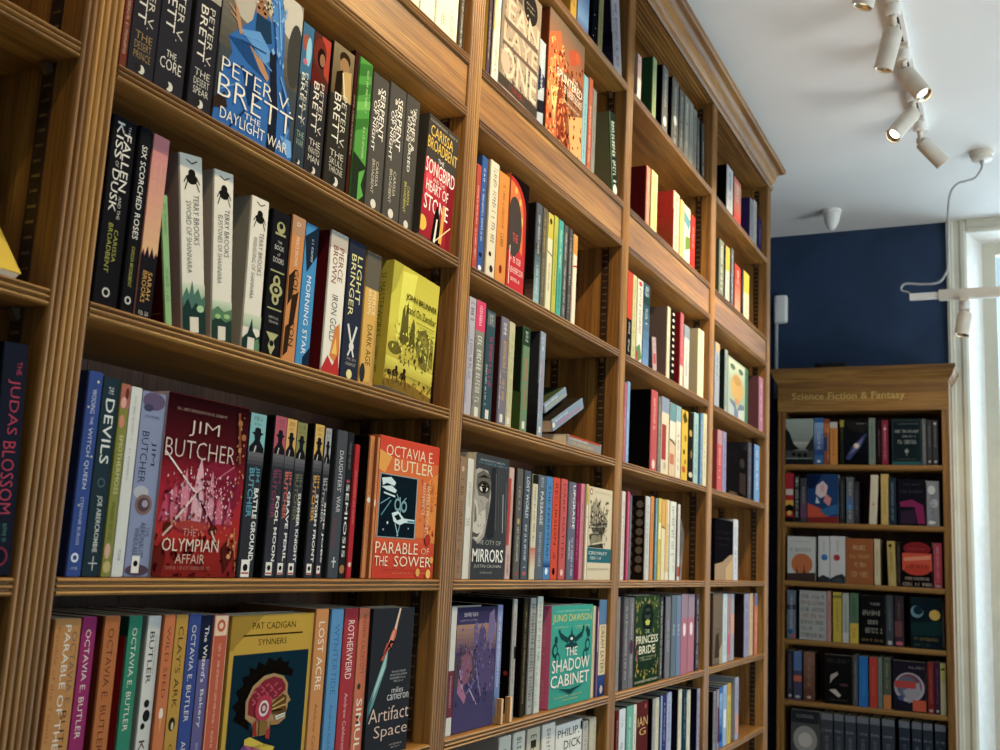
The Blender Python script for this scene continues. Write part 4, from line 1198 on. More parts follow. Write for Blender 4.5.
# --- second bay, fifth shelf (the feet are below the frame)
syn = [R('c79e16', 0, 0, 1, 1), PG('a88412', (0, .0), (.36, .0), (.02, .2), (0, .2)), PG('a88412', (0, .13), (.10, .13), (.04, .2), (0, .2)), T('PAT CADIGAN', '1c1608', .045, .085, .24, .76, 0, .01), LN('3a2c0c', (.14, .118), (.86, .118), .012), T('SYNNERS', '1c1608', .142, .178, .32, .66, 0), R('123240', .05, .225, .955, .92),
       PG('17120e', (.20, 0.6279), (.10, 0.5903), (.14, 0.5527), (.08, 0.5151), (.15, 0.4775), (.11, 0.4305), (.19, 0.4023), (.17, 0.3553), (.25, 0.3459), (.24, 0.2989), (.32, 0.3177), (.34, 0.2707), (.42, 0.2989), (.46, 0.2519), (.54, 0.2801), (.60, 0.2566), (.64, 0.2895), (.72, 0.2895), (.70, 0.3177), (.78, 0.3459), (.76, 0.3835), (.66, 0.3647), (.46, 0.3459), (.30, 0.4211), (.26, 0.5527), (.30, 0.6655)),
       PG('b08a5a', (.24, 0.5903), (.23, 0.4963), (.30, 0.4117), (.42, 0.3600), (.54, 0.3506), (.66, 0.3741), (.72, 0.4211), (.72, 0.4775), (.77, 0.5245), (.74, 0.5386), (.735, 0.5715), (.72, 0.5903), (.72, 0.6279), (.64, 0.6561), (.54, 0.6467), (.52, 0.7031), (.34, 0.7031), (.32, 0.6279)),
       PG('8c2434', (.265, 0.5715), (.26, 0.4963), (.32, 0.4305), (.43, 0.3835), (.54, 0.3694), (.64, 0.3882), (.69, 0.4258), (.695, 0.4587), (.60, 0.4963), (.50, 0.5198), (.46, 0.5715), (.36, 0.5997))] + \
      [LN('c04a5c', (.30 + .05 * (k % 7), .421 + .033 * (k // 7)), (.34 + .05 * (k % 7), .440 + .033 * (k // 7) - .03 * (k % 2)), .014) for k in range(24) if not (k // 7 == 0 and k % 7 in (0, 6))] + \
      [CI('b8304c', .44, .548, .10), CI('e0d0c8', .44, .548, .058), CI('8a4a54', .44, .548, .04), CI('d8b8b0', .44, .548, .02),
       PG('6a4a1c', (.52, 0.5339), (.66, 0.4775), (.71, 0.4963), (.70, 0.5527), (.72, 0.5715), (.70, 0.5997), (.56, 0.5903)), LN('c8a050', (.54, 0.5433), (.68, 0.5057), .012), LN('c8a050', (.54, 0.5621), (.70, 0.5433), .012), LN('2a1a0c', (.54, 0.5715), (.66, 0.5715), .012), PG('e0d8c8', (.58, 0.6044), (.70, 0.5922), (.70, 0.6138), (.60, 0.6279)), LN('6a4a1c', (.60, 0.6166), (.70, 0.6035), .006), PG('a87a3a', (.54, 0.6279), (.66, 0.6420), (.62, 0.6561), (.53, 0.6514)),
       PG('9c2a24', (.33, 0.6279), (.36, 0.6091), (.38, 0.7031), (.33, 0.6937)), PG('8a6a2c', (.40, 0.6091), (.50, 0.6279), (.49, 0.7031), (.40, 0.7031)), PG('a8342a', (.48, 0.6843), (.53, 0.6561), (.53, 0.7313), (.48, 0.7219)),
       PG('6a4a78', (.10, 0.8723), (.14, 0.7971), (.24, 0.7360), (.44, 0.7595), (.60, 0.8159), (.60, 0.8723)), PG('b0567c', (.24, 0.7360), (.36, 0.7407), (.58, 0.8159), (.60, 0.8723), (.44, 0.8723)), PG('d0b418', (.24, 0.7078), (.30, 0.6984), (.46, 0.7501), (.60, 0.7830), (.58, 0.8159), (.42, 0.7783), (.24, 0.7360)), MK('17120e', .755, .77, .32, .56, 0), MK('3a2c0c', .94, .96, .3, .7, 0)]
art = [R('34373d', 0, 0, 1, 1), PG('d86a4a', (.34, .30), (.46, .17), (.60, .10), (.56, .20), (.46, .28)), PG('e8a080', (.40, .24), (.50, .16), (.54, .16), (.48, .25)), PG('e8c8a8', (.52, .14), (.62, .0), (.66, .0), (.56, .16)), PG('c85038', (.24, .36), (.36, .24), (.42, .26), (.30, .36)), PG('17181c', (.36, .28), (.44, .22), (.56, .24), (.44, .25), (.48, .31), (.42, .27), (.18, .37)),
       PG('6a9c9c', (.30, .36), (.40, .28), (.38, .40), (.12, .66), (.0, .74), (.0, .66)), PG('a8d0c8', (.34, .34), (.39, .30), (.34, .42), (.10, .62), (.14, .54)), PG('3c6c70', (0, .66), (.10, .58), (.0, .78)),
       MK('c8c8c4', .44, .452, .52, .86, 0), MK('c8c8c4', .462, .474, .48, .90, 0), MK('c8c8c4', .484, .496, .48, .86, 0), MK('c8c8c4', .506, .518, .58, .80, 0), T('miles', 'e0ded8', .552, .592, .54, .82, 0), T('cameron', 'e0ded8', .600, .640, .44, .96, 0), T('Artifact', 'e4c4b0', .680, .775, .04, .99, 0), T('Space', 'e4c4b0', .800, .905, .18, .97, 0), MK('c8b8ac', .94, .95, .56, .86, 0), MK('c8b8ac', .96, .97, .6, .82, 0)]


def octav(title, tc='efe4d4', v=.80):
    return [T('OCTAVIA E. BUTLER', tc, .06, .56, .32, .66), T(title, tc, .66, min(.975, .69 + .045 * len(title)), .32, .66)]


row('on fifth shelf, second bay', 'paperback_book', Z_D,
    b(53, 79.5, 619, 'tan orange paperback with overlapping white and black lettering', 'c68a48', [T('Parable of the Talents', 'a8602c', .04, .56, .10, .24), T('OCTAVIA E.', '6a665c', .06, .40, .68, .88), T('BUTLER', '4c3424', .42, .70, .58, .80), T('PARABLE OF THE TALENTS', 'eee6d6', .03, .92, .40, .62, w=.01), E('a8283a', .2, .70, .1, .06), T('OCTAVIA', '5a3c22', .82, .99, .1, .26)], side='a86c34'),
    b(80.5, 95, 617, 'magenta purple paperback with white capitals', 'a02c6c', octav('IMAGO'), side='7a1c50', front='8a3c1c'),
    b(103, 118.5, 616, 'burnt orange paperback with dark brown capitals', 'bd7034', [T('OCTAVIA E. BUTLER', '5c2c18', .06, .64, .30, .66), PG('8a2a1c', (.2, .72), (.6, .66), (.9, .74), (.5, .80)), T('FLEDGLING', '5c2c18', .74, .98, .3, .66)], side='83331a', front='a02420'),
    b(127.5, 141, 616, 'sea green paperback with white capitals', '2e8a6e', octav('DAWN'), side='a81c22', front='1f6a54', sp=[R('1f5a4a', 0, 0, 1, .1), PG('c89c30', (.0, .62), (.5, .58), (.3, 1), (0, 1)), MK('d8b050', .2, .22, .2, .8, 0), MK('d8b050', .3, .32, .2, .8, 0), MK('d8b050', .4, .42, .2, .8, 0)]),
    b(146.7, 160, 616, 'white paperback with bold dark capitals and bird marks', 'd8d6ce', [MK('55524c', .10, .30, .66, .76), T('BUTLER', '38352f', .08, .34, .24, .58, w=.02), E('2c2c2a', .5, .44, .2, .02), E('2c2c2a', .56, .50, .26, .03), E('2c2c2a', .36, .55, .16, .016), T('KINDRED', '5a2c34', .62, .98, .2, .62, w=.02)], side='b0aea6'),
    b(160.7, 174, 615, 'coral orange paperback with white flame emblem', 'cf7640', [T('WILD SEED', '6a3018', .06, .42, .34, .66), E('e8dcc8', .5, .50, .18, .03), PG('d8a850', (.4, .52), (.6, .52), (.5, .60)), T('OCTAVIA', '6a3018', .68, .98, .34, .64)], side='a85a2c'),
    b(174.7, 187, 615, 'mustard gold paperback with brown capitals', 'c0922c', [T("CLAY'S ARK", '4a3010', .06, .48, .30, .70, w=.01), E('3a3020', .45, .56, .26, .035), E('c8c0a0', .5, .57, .1, .02), T('OCTAVIA', '4a3010', .66, .98, .34, .64)], side='8c6a1c'),
    b(187.6, 200, 614, 'medium blue paperback with white capitals', '3e5496', octav('ADULTHOOD'), side='2c3c70'),
    b(201, 212, 615, 'navy to mauve paperback with gothic white lettering', '6a6496', [R('242c44', 0, 0, 1, .24), T('The Wizard\'s', 'eceae2', .06, .36, .34, .70, w=.02), T('Bakery', 'eceae2', .40, .60, .34, .70, w=.01), MK('d0cce0', .68, .95, .4, .66)], side='1f2438'),
    b(212.6, 228, 615, 'orange red paperback with flower ornament at its head', 'c65c3c', [('S', 'e6c8a8', .5, .06, .40, .36), ('C', 'c65c3c', .5, .06, .28), ('C', 'e6c8a8', .5, .06, .14), LN('e6c8a8', (.06, 0), (.06, 1), .03), LN('e6c8a8', (.94, 0), (.94, 1), .03), MK('e8cca8', .16, .72, .42, .62), E('3a1c18', .4, .78, .22, .03), MK('e8cca8', .86, .99, .42, .6)], side='8c3c28'),
    b(231, 313.5, 612.5, 'mustard cover with a punk head showing red brain', 'c79e16', syn, face=True, th=.034, side='c79e16', topx=313.5, rec=.012),
    b(315, 328, 609, 'pale orange paperback with white ragged title', 'd08c4a', [T('LOST ACRE', 'f0e4d0', .08, .50, .30, .74, w=.01), T('Andrew Caldecott', '7a4a24', .58, .98, .40, .62)], side='a86c34'),
    b(330.8, 343, 609, 'sky blue paperback with tone on tone lettering', '5a96c4', [T('WYNTERTIDE', '3a6c9c', .10, .54, .34, .72), T('Andrew Caldecott', '34648c', .60, .98, .40, .62)], side='3a6488'),
    b(344, 357.7, 608.5, 'crimson paperback with white ragged title', 'b0343e', [T('ROTHERWEIRD', 'f0dcd4', .08, .46, .32, .76, w=.01), T('Andrew Caldecott', 'e8c8c0', .55, .92, .40, .62)], side='7c2028'),
    b(359, 369.5, 608, 'salmon paperback whose white title reads largest near its foot', 'cf7450', [T('ANDREW CALDECOTT', '7c3220', .04, .44, .36, .72), CI('3a4a2c', .4, .52, .16), T('SIMUL', 'f4e6d6', .60, .94, .28, .78, w=.02)], side='a04c30'),
    b(370, 414, 607, 'dark grey cover with a comet and slim title', '34373d', art, face=True, th=.036, side='2c2e33', topx=416, rec=.010),
    zr=.185, rec=.012)

# --- third bay
row('on top shelf, third bay', 'paperback_book', Z_TOP,
    b(570.5, 576, .198, 'yellow spined paperback', 'd8a820', [MK('6a5010', .3, .8)], side='b08818'),
    b(577, 588, .200, 'pale blue paperback fading to violet', '5a7cae', [GR('3a4a7a', '8ab0d4', 0, .2, 1, .8), GR('8ab0d4', '5a4a8a', 0, .8, 1, 1, 5), MK('e0e4ec', .2, .6)], side='14161c'),
    b(592, 596, .198, 'black paperback speckled with small stars', '14151c', [CI('d8d8e0', .4, .6, .06), CI('d8d8e0', .7, .75, .05), CI('d8d8e0', .3, .86, .05)], side='121318', sp=[CI('d8d8e0', .4, .7, .012), CI('d8d8e0', .7, .78, .01), CI('d8d8e0', .3, .86, .012), CI('d8d8e0', .6, .92, .01)]),
    b(598, 602, .198, 'thin olive grey paperback between two dark books', '8a8458', [MK('3a3820', .3, .9)], side='1a1820'),
    b(614, 622, .185, 'silver grey spined dark purple paperback leaning left', '9a98a0', [MK('3c3a44', .1, .9), MK('3c3a44', .2, .8, .1, .3)], side='2a2238', lean=11, sp=[GR('1a1626', '4a3c5c', 0, .5, 1, 1, 6)]), rec=0.012)

layer = [R('8f7f6c', 0, 0, 1, 1), R('8f7f6c', 0, 0, 1, 1), R('a5937e', .08, .22, .95, .92), R('5a5048', .10, .06, .48, .19), CI('2e2a28', .70, .14, .19), SPK('6a5c50', .04, .2, .96, .9, 90, .03, 41), SPK('b8a48e', .04, .2, .96, .9, 60, .03, 42), MK('c8b8a4', .11, .125, .58, .82, 0), MK('c8b8a4', .15, .165, .6, .8, 0),
         T('EAN', 'c8b49c', .24, .42, .14, .96, 0, .03), T('LAYE', 'c4b098', .45, .60, .06, .96, 0, .03), T('ONE', 'd0bca4', .63, .87, .04, .96, 0, .03), PG('6a5c50', (.08, .42), (.95, .40), (.95, .44), (.08, .46)), PG('6a5c50', (.05, .61), (.95, .59), (.95, .625), (.05, .63)), CI('b8a690', .14, .76, .12), R('4a423c', 0, .88, 1, .96), MK('b02c24', .90, .94, .26, .66, 0), R('b8a08c', .1, .965, .9, .99)]
splint = [R('8a5a38', 0, 0, 1, 1), GR('7a6a58', 'a8643a', 0, 0, 1, .35), PG('c8622c', (0, .2), (.3, .1), (.45, .4), (.35, 1), (0, 1)), PG('e08a3c', (.05, .4), (.25, .3), (.3, .6), (.1, .8)), PG('8a3a1c', (.2, .35), (.5, .5), (.6, 1), (.3, 1)), PG('d8a060', (.6, .7), (1, .6), (1, 1), (.7, 1)), PG('b8502c', (.55, .18), (.75, .1), (.78, .22), (.62, .28)), PG('f0c070', (.1, .6), (.3, .55), (.2, .9)), E('c05a2c', .8, .16, .08, .05), PG('3a2a1c', (.42, .44), (.5, .46), (.56, .62), (.46, .6)),
          SPK('f0b060', .02, .2, .5, 1, 90, .025, 22), SPK('6a2410', .02, .2, .98, 1, 110, .025, 23), SPK('e87a30', .0, .3, .7, 1, 60, .03, 24), T('THE', 'efe6d4', .36, .39, .68, .84, 0), T('SPLINTERED', 'efe6d4', .40, .47, .24, .96, 0, .02), MK('efe6d4', .49, .55, .44, .96, 0), MK('e8d8b8', .60, .62, .4, .9, 0)]
row('on second shelf, third bay', 'paperback_book', Z_FAS,
    b(486, 489, .185, 'thin dull purple paperback against the upright', '5a4a58', [MK('c8b8a8', .3, .8)], side='e0c030'),
    b(490, 497.3, .198, 'white paperback with black script and yellow streak', 'e0dcc8', [MK('33302a', .2, .92, .3, .8), R('c8c060', 0, .1, .25, .5)], side='3a2a3c'),
    b(498, 536, 5, 'taupe cover with huge blocky pale lettering and black roundel', '8f7f6c', layer, face=True, th=.026, side='d8d0b8', topx=543, lean=-1),
    b(536.5, 542.5, 38, 'slim paperback mottled blue white and black', 'a8b4bc', [PG('2a3a5a', (0, .3), (1, .4), (1, .5), (0, .6)), PG('24262e', (0, .7), (1, .66), (1, .8), (0, .84)), MK('e8e8e4', .1, .6)], side='4a3a30'),
    b(545, 580.5, 44, 'burnt orange cover with fiery shards and white title', 'b06a3c', splint, face=True, th=.032, side='7a3c1c', topx=584.5),
    b(581, 585.3, 74, 'light blue slim paperback beside the orange cover', '86b8c4', [MK('3a5a6a', .3, .9)], side='5a8a94'),
    b(586, 590, 77, 'thin terracotta paperback', 'b8634a', [MK('e8d0c0', .3, .9)], side='8a4634'),
    b(590.5, 594, 88, 'thin silver grey paperback next to terracotta one', '8a8a84', [MK('4a4a48', .2, .8)], side='6a6a64'),
    b(612.2, 618.4, 120, 'black and green paperback leaning left, olive back in view', '2c362c', [MK('d8e0d0', .1, .84, .2, .8), R('5c7c5c', 0, .0, .12, 1), CI('d8d8d0', .5, .92, .3)], side='6c6c50', lean=11, h=.197))

heart = [R('1c1414', 0, 0, 1, 1), PG('b8281e', *[(.0 + .88 * math.sin(math.pi / 2 * k / 14), .28 - .26 * math.cos(math.pi / 2 * k / 14) if k < 14 else .28) for k in range(15)] + [(.92, .6), (.9, .99), (0, .99), (0, .02)]),
         PG('e0702c', *[(.0 + .74 * math.sin(math.pi / 2 * k / 14), .32 - .26 * math.cos(math.pi / 2 * k / 14)) for k in range(15)] + [(.76, .62), (.6, .9), (0, .9), (0, .06)]), E('f0b040', .55, .2, .06, .03), E('f0b040', .3, .12, .07, .03), E('f0b040', .68, .36, .05, .04),
         E('4f4644', .28, .46, .40, .28), PG('c42434', (0, .66), (.3, .72), (.6, .62), (.9, .70), (.9, .99), (0, .99)), T('THE', 'e83a44', .50, .57, .22, .50, 0, .01), MK('f0d8d0', .70, .75, .10, .70, 0), MK('f0d8d0', .79, .84, .06, .84, 0), MK('f0d8d0', .88, .91, .2, .7, 0), LN('f0e0d0', (.1, .62), (.1, .95), .03)]
row('on third shelf, third bay', 'paperback_book', Z_A,
    b(472, 476.3, .190, 'thin salmon red paperback against the upright', 'b84a3c', [MK('e8c8b8', .2, .9)], side='8a342a'),
    b(476.8, 482, 155, 'royal blue paperback with small white lettering', '3a62a4', [MK('dfe6f0', .1, .22), MK('c8d4e8', .28, .74), E('1c2c50', .5, .84, .3, .02), E('dfe6f0', .5, .95, .3, .02)], side='2c4a80'),
    b(485.4, 494, 159, 'cream paperback covered in black brush script', 'd8ceb4', [MK('3a342c', .05, .40, .3, .85), MK('3a342c', .42, .70, .3, .85), E('2c2824', .4, .80, .16, .02), E('3a342c', .6, .92, .2, .03)], side='a89a84'),
    b(494.4, 504.8, 170, 'bright orange paperback with small dark lettering', 'd88a2c', [MK('6a3c10', .10, .50, .36, .66), MK('6a3c10', .54, .66), E('8a2c1c', .5, .86, .14, .04)], side='b86a1c'),
    b(505.2, 524.5, 187, 'black cover with red arch and grey oval', '1c1414', heart, face=True, th=.022, side='c86028', topx=524),
    b(533, 538.6, 202, 'slate paperback fading to pale blue, black back in view', '5a626c', [GR('4a4c54', '8ab4bc', 0, .4, 1, 1), MK('d8d8d0', .1, .5), MK('e0e4e0', .6, .9)], side='241a1a', sp=[GR('241a1a', '8a6a5a', 0, .72, 1, 1, 6)]),
    b(539, 544, 207, 'grey and mustard mottled paperback', '6a6454', [MK('c8b43a', .1, .45), MK('a8a08c', .5, .9)], side='5a5448'),
    b(545, 550, 212, 'cream paperback with lemon yellow head', 'd8d4b0', [R('c8b82c', 0, 0, 1, .26), E('4a4420', .5, .08, .25, .03), LN('2c2a20', (0, .40), (1, .43), .1), MK('8a8664', .5, .8)], side='8a7c5c'),
    b(551, 554.8, 215, 'lime green slim paperback', 'b4b83c', [MK('5a5e1c', .2, .8)], side='8a8e2c'),
    b(555.2, 560.2, 219, 'turquoise paperback beside the lime one', '44a89c', [MK('d8f0e8', .1, .5), MK('1c5a54', .55, .9)], side='2c7a70'),
    b(561, 565, 224, 'dark grey paperback with pale lettering', '5c6062', [MK('d8d8d0', .08, .95, .3, .7)], side='44484a'),
    b(565.4, 569.4, 228, 'second dark grey paperback with broken pale lettering', '5a5a5c', [MK('c8c4bc', .1, .6, .2, .8), MK('c8c4bc', .7, .9, .3, .7)], side='3c3c3e'),
    b(571, 574.6, 234, 'slim white paperback with orange head, last in row', 'e0d6c0', [R('d89a3c', 0, 0, 1, .22), MK('8a3c2c', .05, .2), LN('b8402c', (0, .36), (1, .34), .2)], side='8a2420'), rec=0.012)


def fable(c, head, bg2, tcol=INK):
    return [R(head, 0, 0, 1, .16), MK(tcol, .03, .13, .3, .7, 0), MK(c, .22, .62, .30, .78), MK(c, .22, .62, .05, .25), MK(bg2, .66, .86, .2, .7), S_tile(.94)]


row('on fourth shelf, third bay', 'graphic_novel', Z_B,
    b(463.7, 470.4, 296, 'pale grey comic album with ragged black title', 'b4aeb8', [MK('2c2a32', .04, .20, .2, .85), MK('38364a', .34, .70, .3, .8), MK('6a6684', .2, .9, .1, .25)], side='8a8490', d=.160),
    b(471, 480.4, 299, 'comic album with hot pink head and white lettering', '8c8a80', [R('d83c6a', 0, 0, 1, .26), MK('f0d8e0', .04, .22, .3, .7), MK('e8e6dc', .30, .60, .24, .80), MK('dcdad0', .62, .88, .24, .80), MK('3a3a38', .3, .9, .02, .2), S_tile(.95)], side='5a5a54', d=.160),
    b(482, 490.8, 309, 'teal comic album with magenta title', '3c5660', [R('6a7276', .1, .02, .9, .14), MK('d8d8d4', .04, .12, .35, .65, 0), MK('c42a6c', .24, .70, .40, .82), MK('e0e0da', .5, .88, .12, .32), S_tile(.945)], side='4a6a70', d=.160),
    b(497, 504.4, 316, 'purple grey comic album with amber title', '7a7684', [MK('e8e0d8', .05, .16, .3, .7, 0), MK('e0a82c', .22, .52, .34, .82), MK('e0a82c', .56, .80, .34, .82), MK('e8e4dc', .5, .86, .08, .26), S_tile(.94)], side='4c1c20', sp=[PG('a83030', (.1, .1), (.5, .2), (.4, .6), (.1, .5)), PG('6a1c20', (.5, .3), (.9, .4), (.7, .8)), MK('d8c8b8', .9, .94, .2, .6, 0)], d=.160),
    b(505, 510.8, 321, 'cream comic album with lime green lettering', 'c0b894', [MK('8aa83c', .10, .50, .36, .84), MK('8aa83c', .54, .86, .36, .84), MK('5a5a3c', .2, .9, .08, .26), S_tile(.94)], side='a89a84', d=.160),
    b(519.5, 526.2, 326, 'green comic album with orange title, forest cover in view', '6c8a6a', [R('2c4a3a', 0, 0, 1, .18), MK('d8dcd0', .04, .14, .3, .7, 0), MK('d86428', .30, .52, .3, .8), MK('d86428', .56, .80, .3, .8), S_tile(.94)], side='24321c', sp=[PG('4a6a2c', (0, .6), (.4, .5), (1, .64), (1, 1), (0, 1)), PG('8ab050', (.1, .84), (.8, .8), (.9, 1), (.1, 1)), PG('8ac04a', (.3, .06), (.6, .12), (.5, .2)), MK('c8d8a8', .22, .25, .2, .7, 0), MK('c8d8a8', .3, .33, .3, .7, 0), MK('a8b898', .4, .43, .2, .7, 0)], d=.160),
    b(536.8, 541.8, 331, 'light blue comic album with pink title, grey back in view', '8c9cae', [MK('e0e4e8', .05, .18, .3, .7), MK('c05a8c', .26, .74, .34, .80), MK('e8ecf0', .3, .84, .06, .24), S_tile(.93)], side='3a3d44', sp=[MK('b8b8bc', v, v + .012, .2, .75, 0) for v in (.10, .13, .16, .19, .28, .36)] + [GR('3a3d44', '24262c', 0, .5, 1, 1, 5)], d=.160), rec=0.01)

stand_z = Z_A
cit = [R('46484c', 0, 0, 1, 1), MK('a8c0cc', .04, .055, .12, .9, 0), MK('6aa8c4', .065, .08, .1, .94, 0),
       PG('aaa398', (0, .14), (.10, .12), (.36, .13), (.46, .22), (.48, .34), (.44, .46), (.38, .58), (.34, .66), (.18, .72), (0, .68)), PG('c8c1b4', (0, .36), (.10, .40), (.14, .50), (.24, .46), (.34, .44), (.36, .54), (.28, .64), (.12, .70), (0, .66)),
       PG('6c675f', (.05, .17), (.22, .13), (.42, .16), (.47, .26), (.42, .36), (.28, .34), (.12, .34), (.04, .26)), PG('2c2a28', (.06, .20), (.26, .165), (.44, .19), (.26, .19)), E('34312e', .26, .268, .17, .05), E('d8d2c8', .26, .275, .12, .03), CI('23211f', .27, .272, .065), CI('f0ece4', .25, .262, .015), LN('23211f', (.12, .262), (.42, .262), .02), PG('7c766c', (.02, .40), (.07, .44), (.10, .54), (.03, .56)), PG('5c5852', (.0, .63), (.14, .645), (.22, .63), (.14, .67), (0, .67)), PG('8a847a', (.34, .40), (.44, .36), (.42, .48), (.36, .56)),
       PG('33343a', (.46, .10), (.6, .09), (.62, .66), (.5, .68), (.38, .66), (.44, .50), (.49, .34)), SPK('7a756c', .1, .36, .42, .6, 40, .010, 20), LN('75777b', (.60, .14), (.66, .60), .012), LN('64666a', (.68, .12), (.74, .62), .01), LN('9a9ca0', (.84, .30), (.87, .62), .03), LN('5a5c60', (.76, .12), (.8, .66), .01), LN('8a8c90', (.92, .2), (.95, .6), .012),
       T('THE CITY OF', 'b8b4ac', .69, .725, .10, .84, 0), T('MIRRORS', 'efece4', .76, .865, .02, .92, 0, .025), T('JUSTIN CRONIN', 'c8c4bc', .885, .915, .08, .86, 0), MK('b8b4ac', .94, .955, .26, .62, 0)]
peng = [R('cfc2a4', 0, 0, 1, 1), E('8a4a50', .09, .055, .06, .035), E('e0d6bc', .09, .055, .035, .022), MK('8a8472', .045, .058, .24, .9, 0), R('2a6c78', 0, .66, 1, .815)] + \
       [PG(c, *p) for c, p in (('a49a82', [(.06, .40), (.10, .22), (.2, .16), (.3, .10), (.4, .18), (.46, .10), (.5, .24), (.7, .28), (.8, .36), (.76, .42), (.3, .43)]), ('5a5448', [(.1, .44), (.74, .42), (.66, .50), (.2, .50)]), ('8f866f', [(.04, .52), (.3, .48), (.62, .50), (.6, .58), (.1, .62)]), ('4a453c', [(.02, .64), (.3, .62), (.6, .60), (.66, .655), (.02, .655)]))] + \
       [CI('4a453c', .16 + .14 * k, .30 + .03 * (k % 2), .05) for k in range(5)] + [CI('cfc2a4', .16 + .14 * k, .30 + .03 * (k % 2), .032) for k in range(5)] + [LN('3c382f', (.1 + .1 * k, .2 + .02 * (k % 3)), (.13 + .1 * k, .42), .012) for k in range(6)] + [LN('3c382f', (.05, .42), (.8, .38), .014), LN('3c382f', (.08, .52), (.6, .5), .012)] + \
       [SPK('3c382f', .04, .14, .8, .64, 110, .02, 27), T('CROWLEY', 'dfe4da', .695, .73, .04, .80, 0, .01), MK('dfe4da', .75, .78, .04, .56, 0), LN('6a6454', (0, .885), (.9, .88), .008)]
row('on fifth shelf, third bay', 'paperback_book', Z_C,
    b(454, 460.8, 456, 'mottled brown paperback against the upright', '9a7a5c', [MK('5a3c2c', .18, .70, .2, .8), CI('c8a888', .5, .1, .2), MK('5a3c2c', .75, .95)], side='7a5c44'),
    b(462, 468.3, 458, 'chalky white paperback touching the grey eye cover', 'd6d2c6', [MK('8a867c', .5, .56, .2, .8, 0), MK('8a867c', .2, .4)], side='b8b4a8'),
    b(468.8, 504, 460, 'grey cover with a huge staring eye', '46484c', cit, face=True, th=.036, side='d6d2c6', topx=512.5, rec=.005),
    b(504.6, 509.6, 467, 'slim red and white speckled paperback', 'c8a8a0', [R('b8443c', 0, .1, .5, .7), MK('b8443c', .2, .6, .5, .8), MK('3a3434', .78, .96)], side='2c2a2c'),
    b(513, 518.8, 468, 'mid grey paperback with pinkish lettering', '66645f', [MK('c8a89c', .15, .38), CI('c0a050', .5, .48, .22), MK('d8d4cc', .52, .84), E('b04a44', .5, .95, .16, .02)], side='2c2c30'),
    b(520.5, 527, 470, 'slate blue paperback with bold white capitals', '55606c', [T('LOST WORLD', 'e0e4e6', .06, .44, .34, .74, w=.02), MK('e0e4e6', .50, .90), E('b06058', .5, .945, .3, .02)], side='333c44'),
    b(529, 534.2, 474, 'cream paperback with black head and coral foot', 'cfc6ac', [R('26241f', 0, 0, 1, .09), MK('3c3830', .12, .66, .3, .72), GR('c87a6a', 'cfc6ac', 0, .70, 1, .9, 6)], side='26241f'),
    b(534.6, 542.3, 474.5, 'grey blue paperback with spaced white capitals', '626c78', [T('PASSAGE', 'e8e8e4', .16, .48, .36, .70, w=.01), MK('b8c0c8', .02, .12), MK('b8c0c8', .55, .9)], side='46505a'),
    b(542.6, 549.3, 476, 'cobalt blue paperback with navy capitals', '4a86b8', [T('THE FERRYMAN', '22384c', .08, .82, .36, .70), CI('dfe8f0', .5, .92, .2), GR('4a86b8', '2a4a7c', 0, .80, 1, .88, 4)], side='2c5a84'),
    b(549.6, 556.6, 477, 'vermilion paperback with black capitals', 'd04a2c', [T('RECURSION', '3a140c', .06, .66, .34, .70), MK('3a140c', .72, .8), CI('1c1410', .5, .92, .2)], side='9c341c'),
    b(558, 564.4, 478.5, 'coral pink paperback with darker capitals', 'c65a58', [T('DARK MATTER', '6a2428', .05, .80, .34, .70), CI('e8c0b8', .5, .93, .2)], side='8a3436'),
    b(566, 573.4, 481.5, 'blue grey paperback with white and coral capitals', '6a6c80', [T('UPGRADE', 'eceae6', .03, .48, .56, .86, w=.02), MK('c87878', .12, .48, .2, .46), MK('dcdce0', .56, .96, .5, .8), MK('dcdce0', .6, .8, .15, .4)], side='44465a'),
    b(574, 577.8, 483, 'dark magenta paperback next to the blue grey one', '8a1c50', [MK('c87098', .2, .8)], side='6a143c'),
    b(578.2, 581.8, 483.5, 'thin rose pink paperback', 'd08090', [MK('8a4050', .2, .8)], side='a86070'),
    b(582.2, 586, 484, 'thin cream paperback with pale yellow head', 'ddd4ba', [R('d0b650', 0, 0, 1, .22), MK('5a5030', .04, .18, .3, .7, 0), LN('3a3830', (0, .34), (1, .35), .1)], side='b0a890'),
    b(586.4, 612.6, 486, 'beige cover with monstrous ink drawing above a teal band', 'cfc2a4', peng, face=True, th=.036, side='ddd4ba', ), rec=0.005)

purp = [GR('3a3656', '46406a', 0, 0, 1, .14, 4), GR('4a4466', '504870', 0, .4, 1, 1, 5), GR('a88068', '6a5468', 0, .14, 1, .36, 6), PG('5a4a58', (0, .42), (.2, .34), (.5, .36), (.5, .60), (0, .64)), PG('8a5a70', (.16, .40), (.36, .34), (.42, .5), (.3, .64), (.14, .58)), PG('5c5078', (.55, .2), (.62, .14), (.72, .2), (.76, .36), (.96, .42), (1, .5), (1, .72), (.6, .7), (.5, .5)), PG('6c6088', (.42, .16), (.5, .12), (.54, .3), (.44, .34)), PG('7a6e98', (.8, .06), (.92, .02), (.97, .2), (.86, .4), (.78, .24)), PG('a8708a', (.1, .56), (.3, .72), (.26, .78), (.08, .68)), LN('b8a0c0', (.36, .66), (.56, .8), .02), LN('8a80b0', (.52, .5), (.66, .74), .02), LN('c090a8', (.12, .5), (.2, .66), .03), LN('7a70a0', (.3, .7), (.5, .6), .02), SPK('8a7cb0', .1, .12, .95, .7, 70, .018, 25), SPK('3a3054', .05, .3, .95, .8, 60, .02, 26), MK('d8d0d8', .045, .075, .14, .5, 0), MK('b0a8b8', .10, .112, .06, .5, 0)]
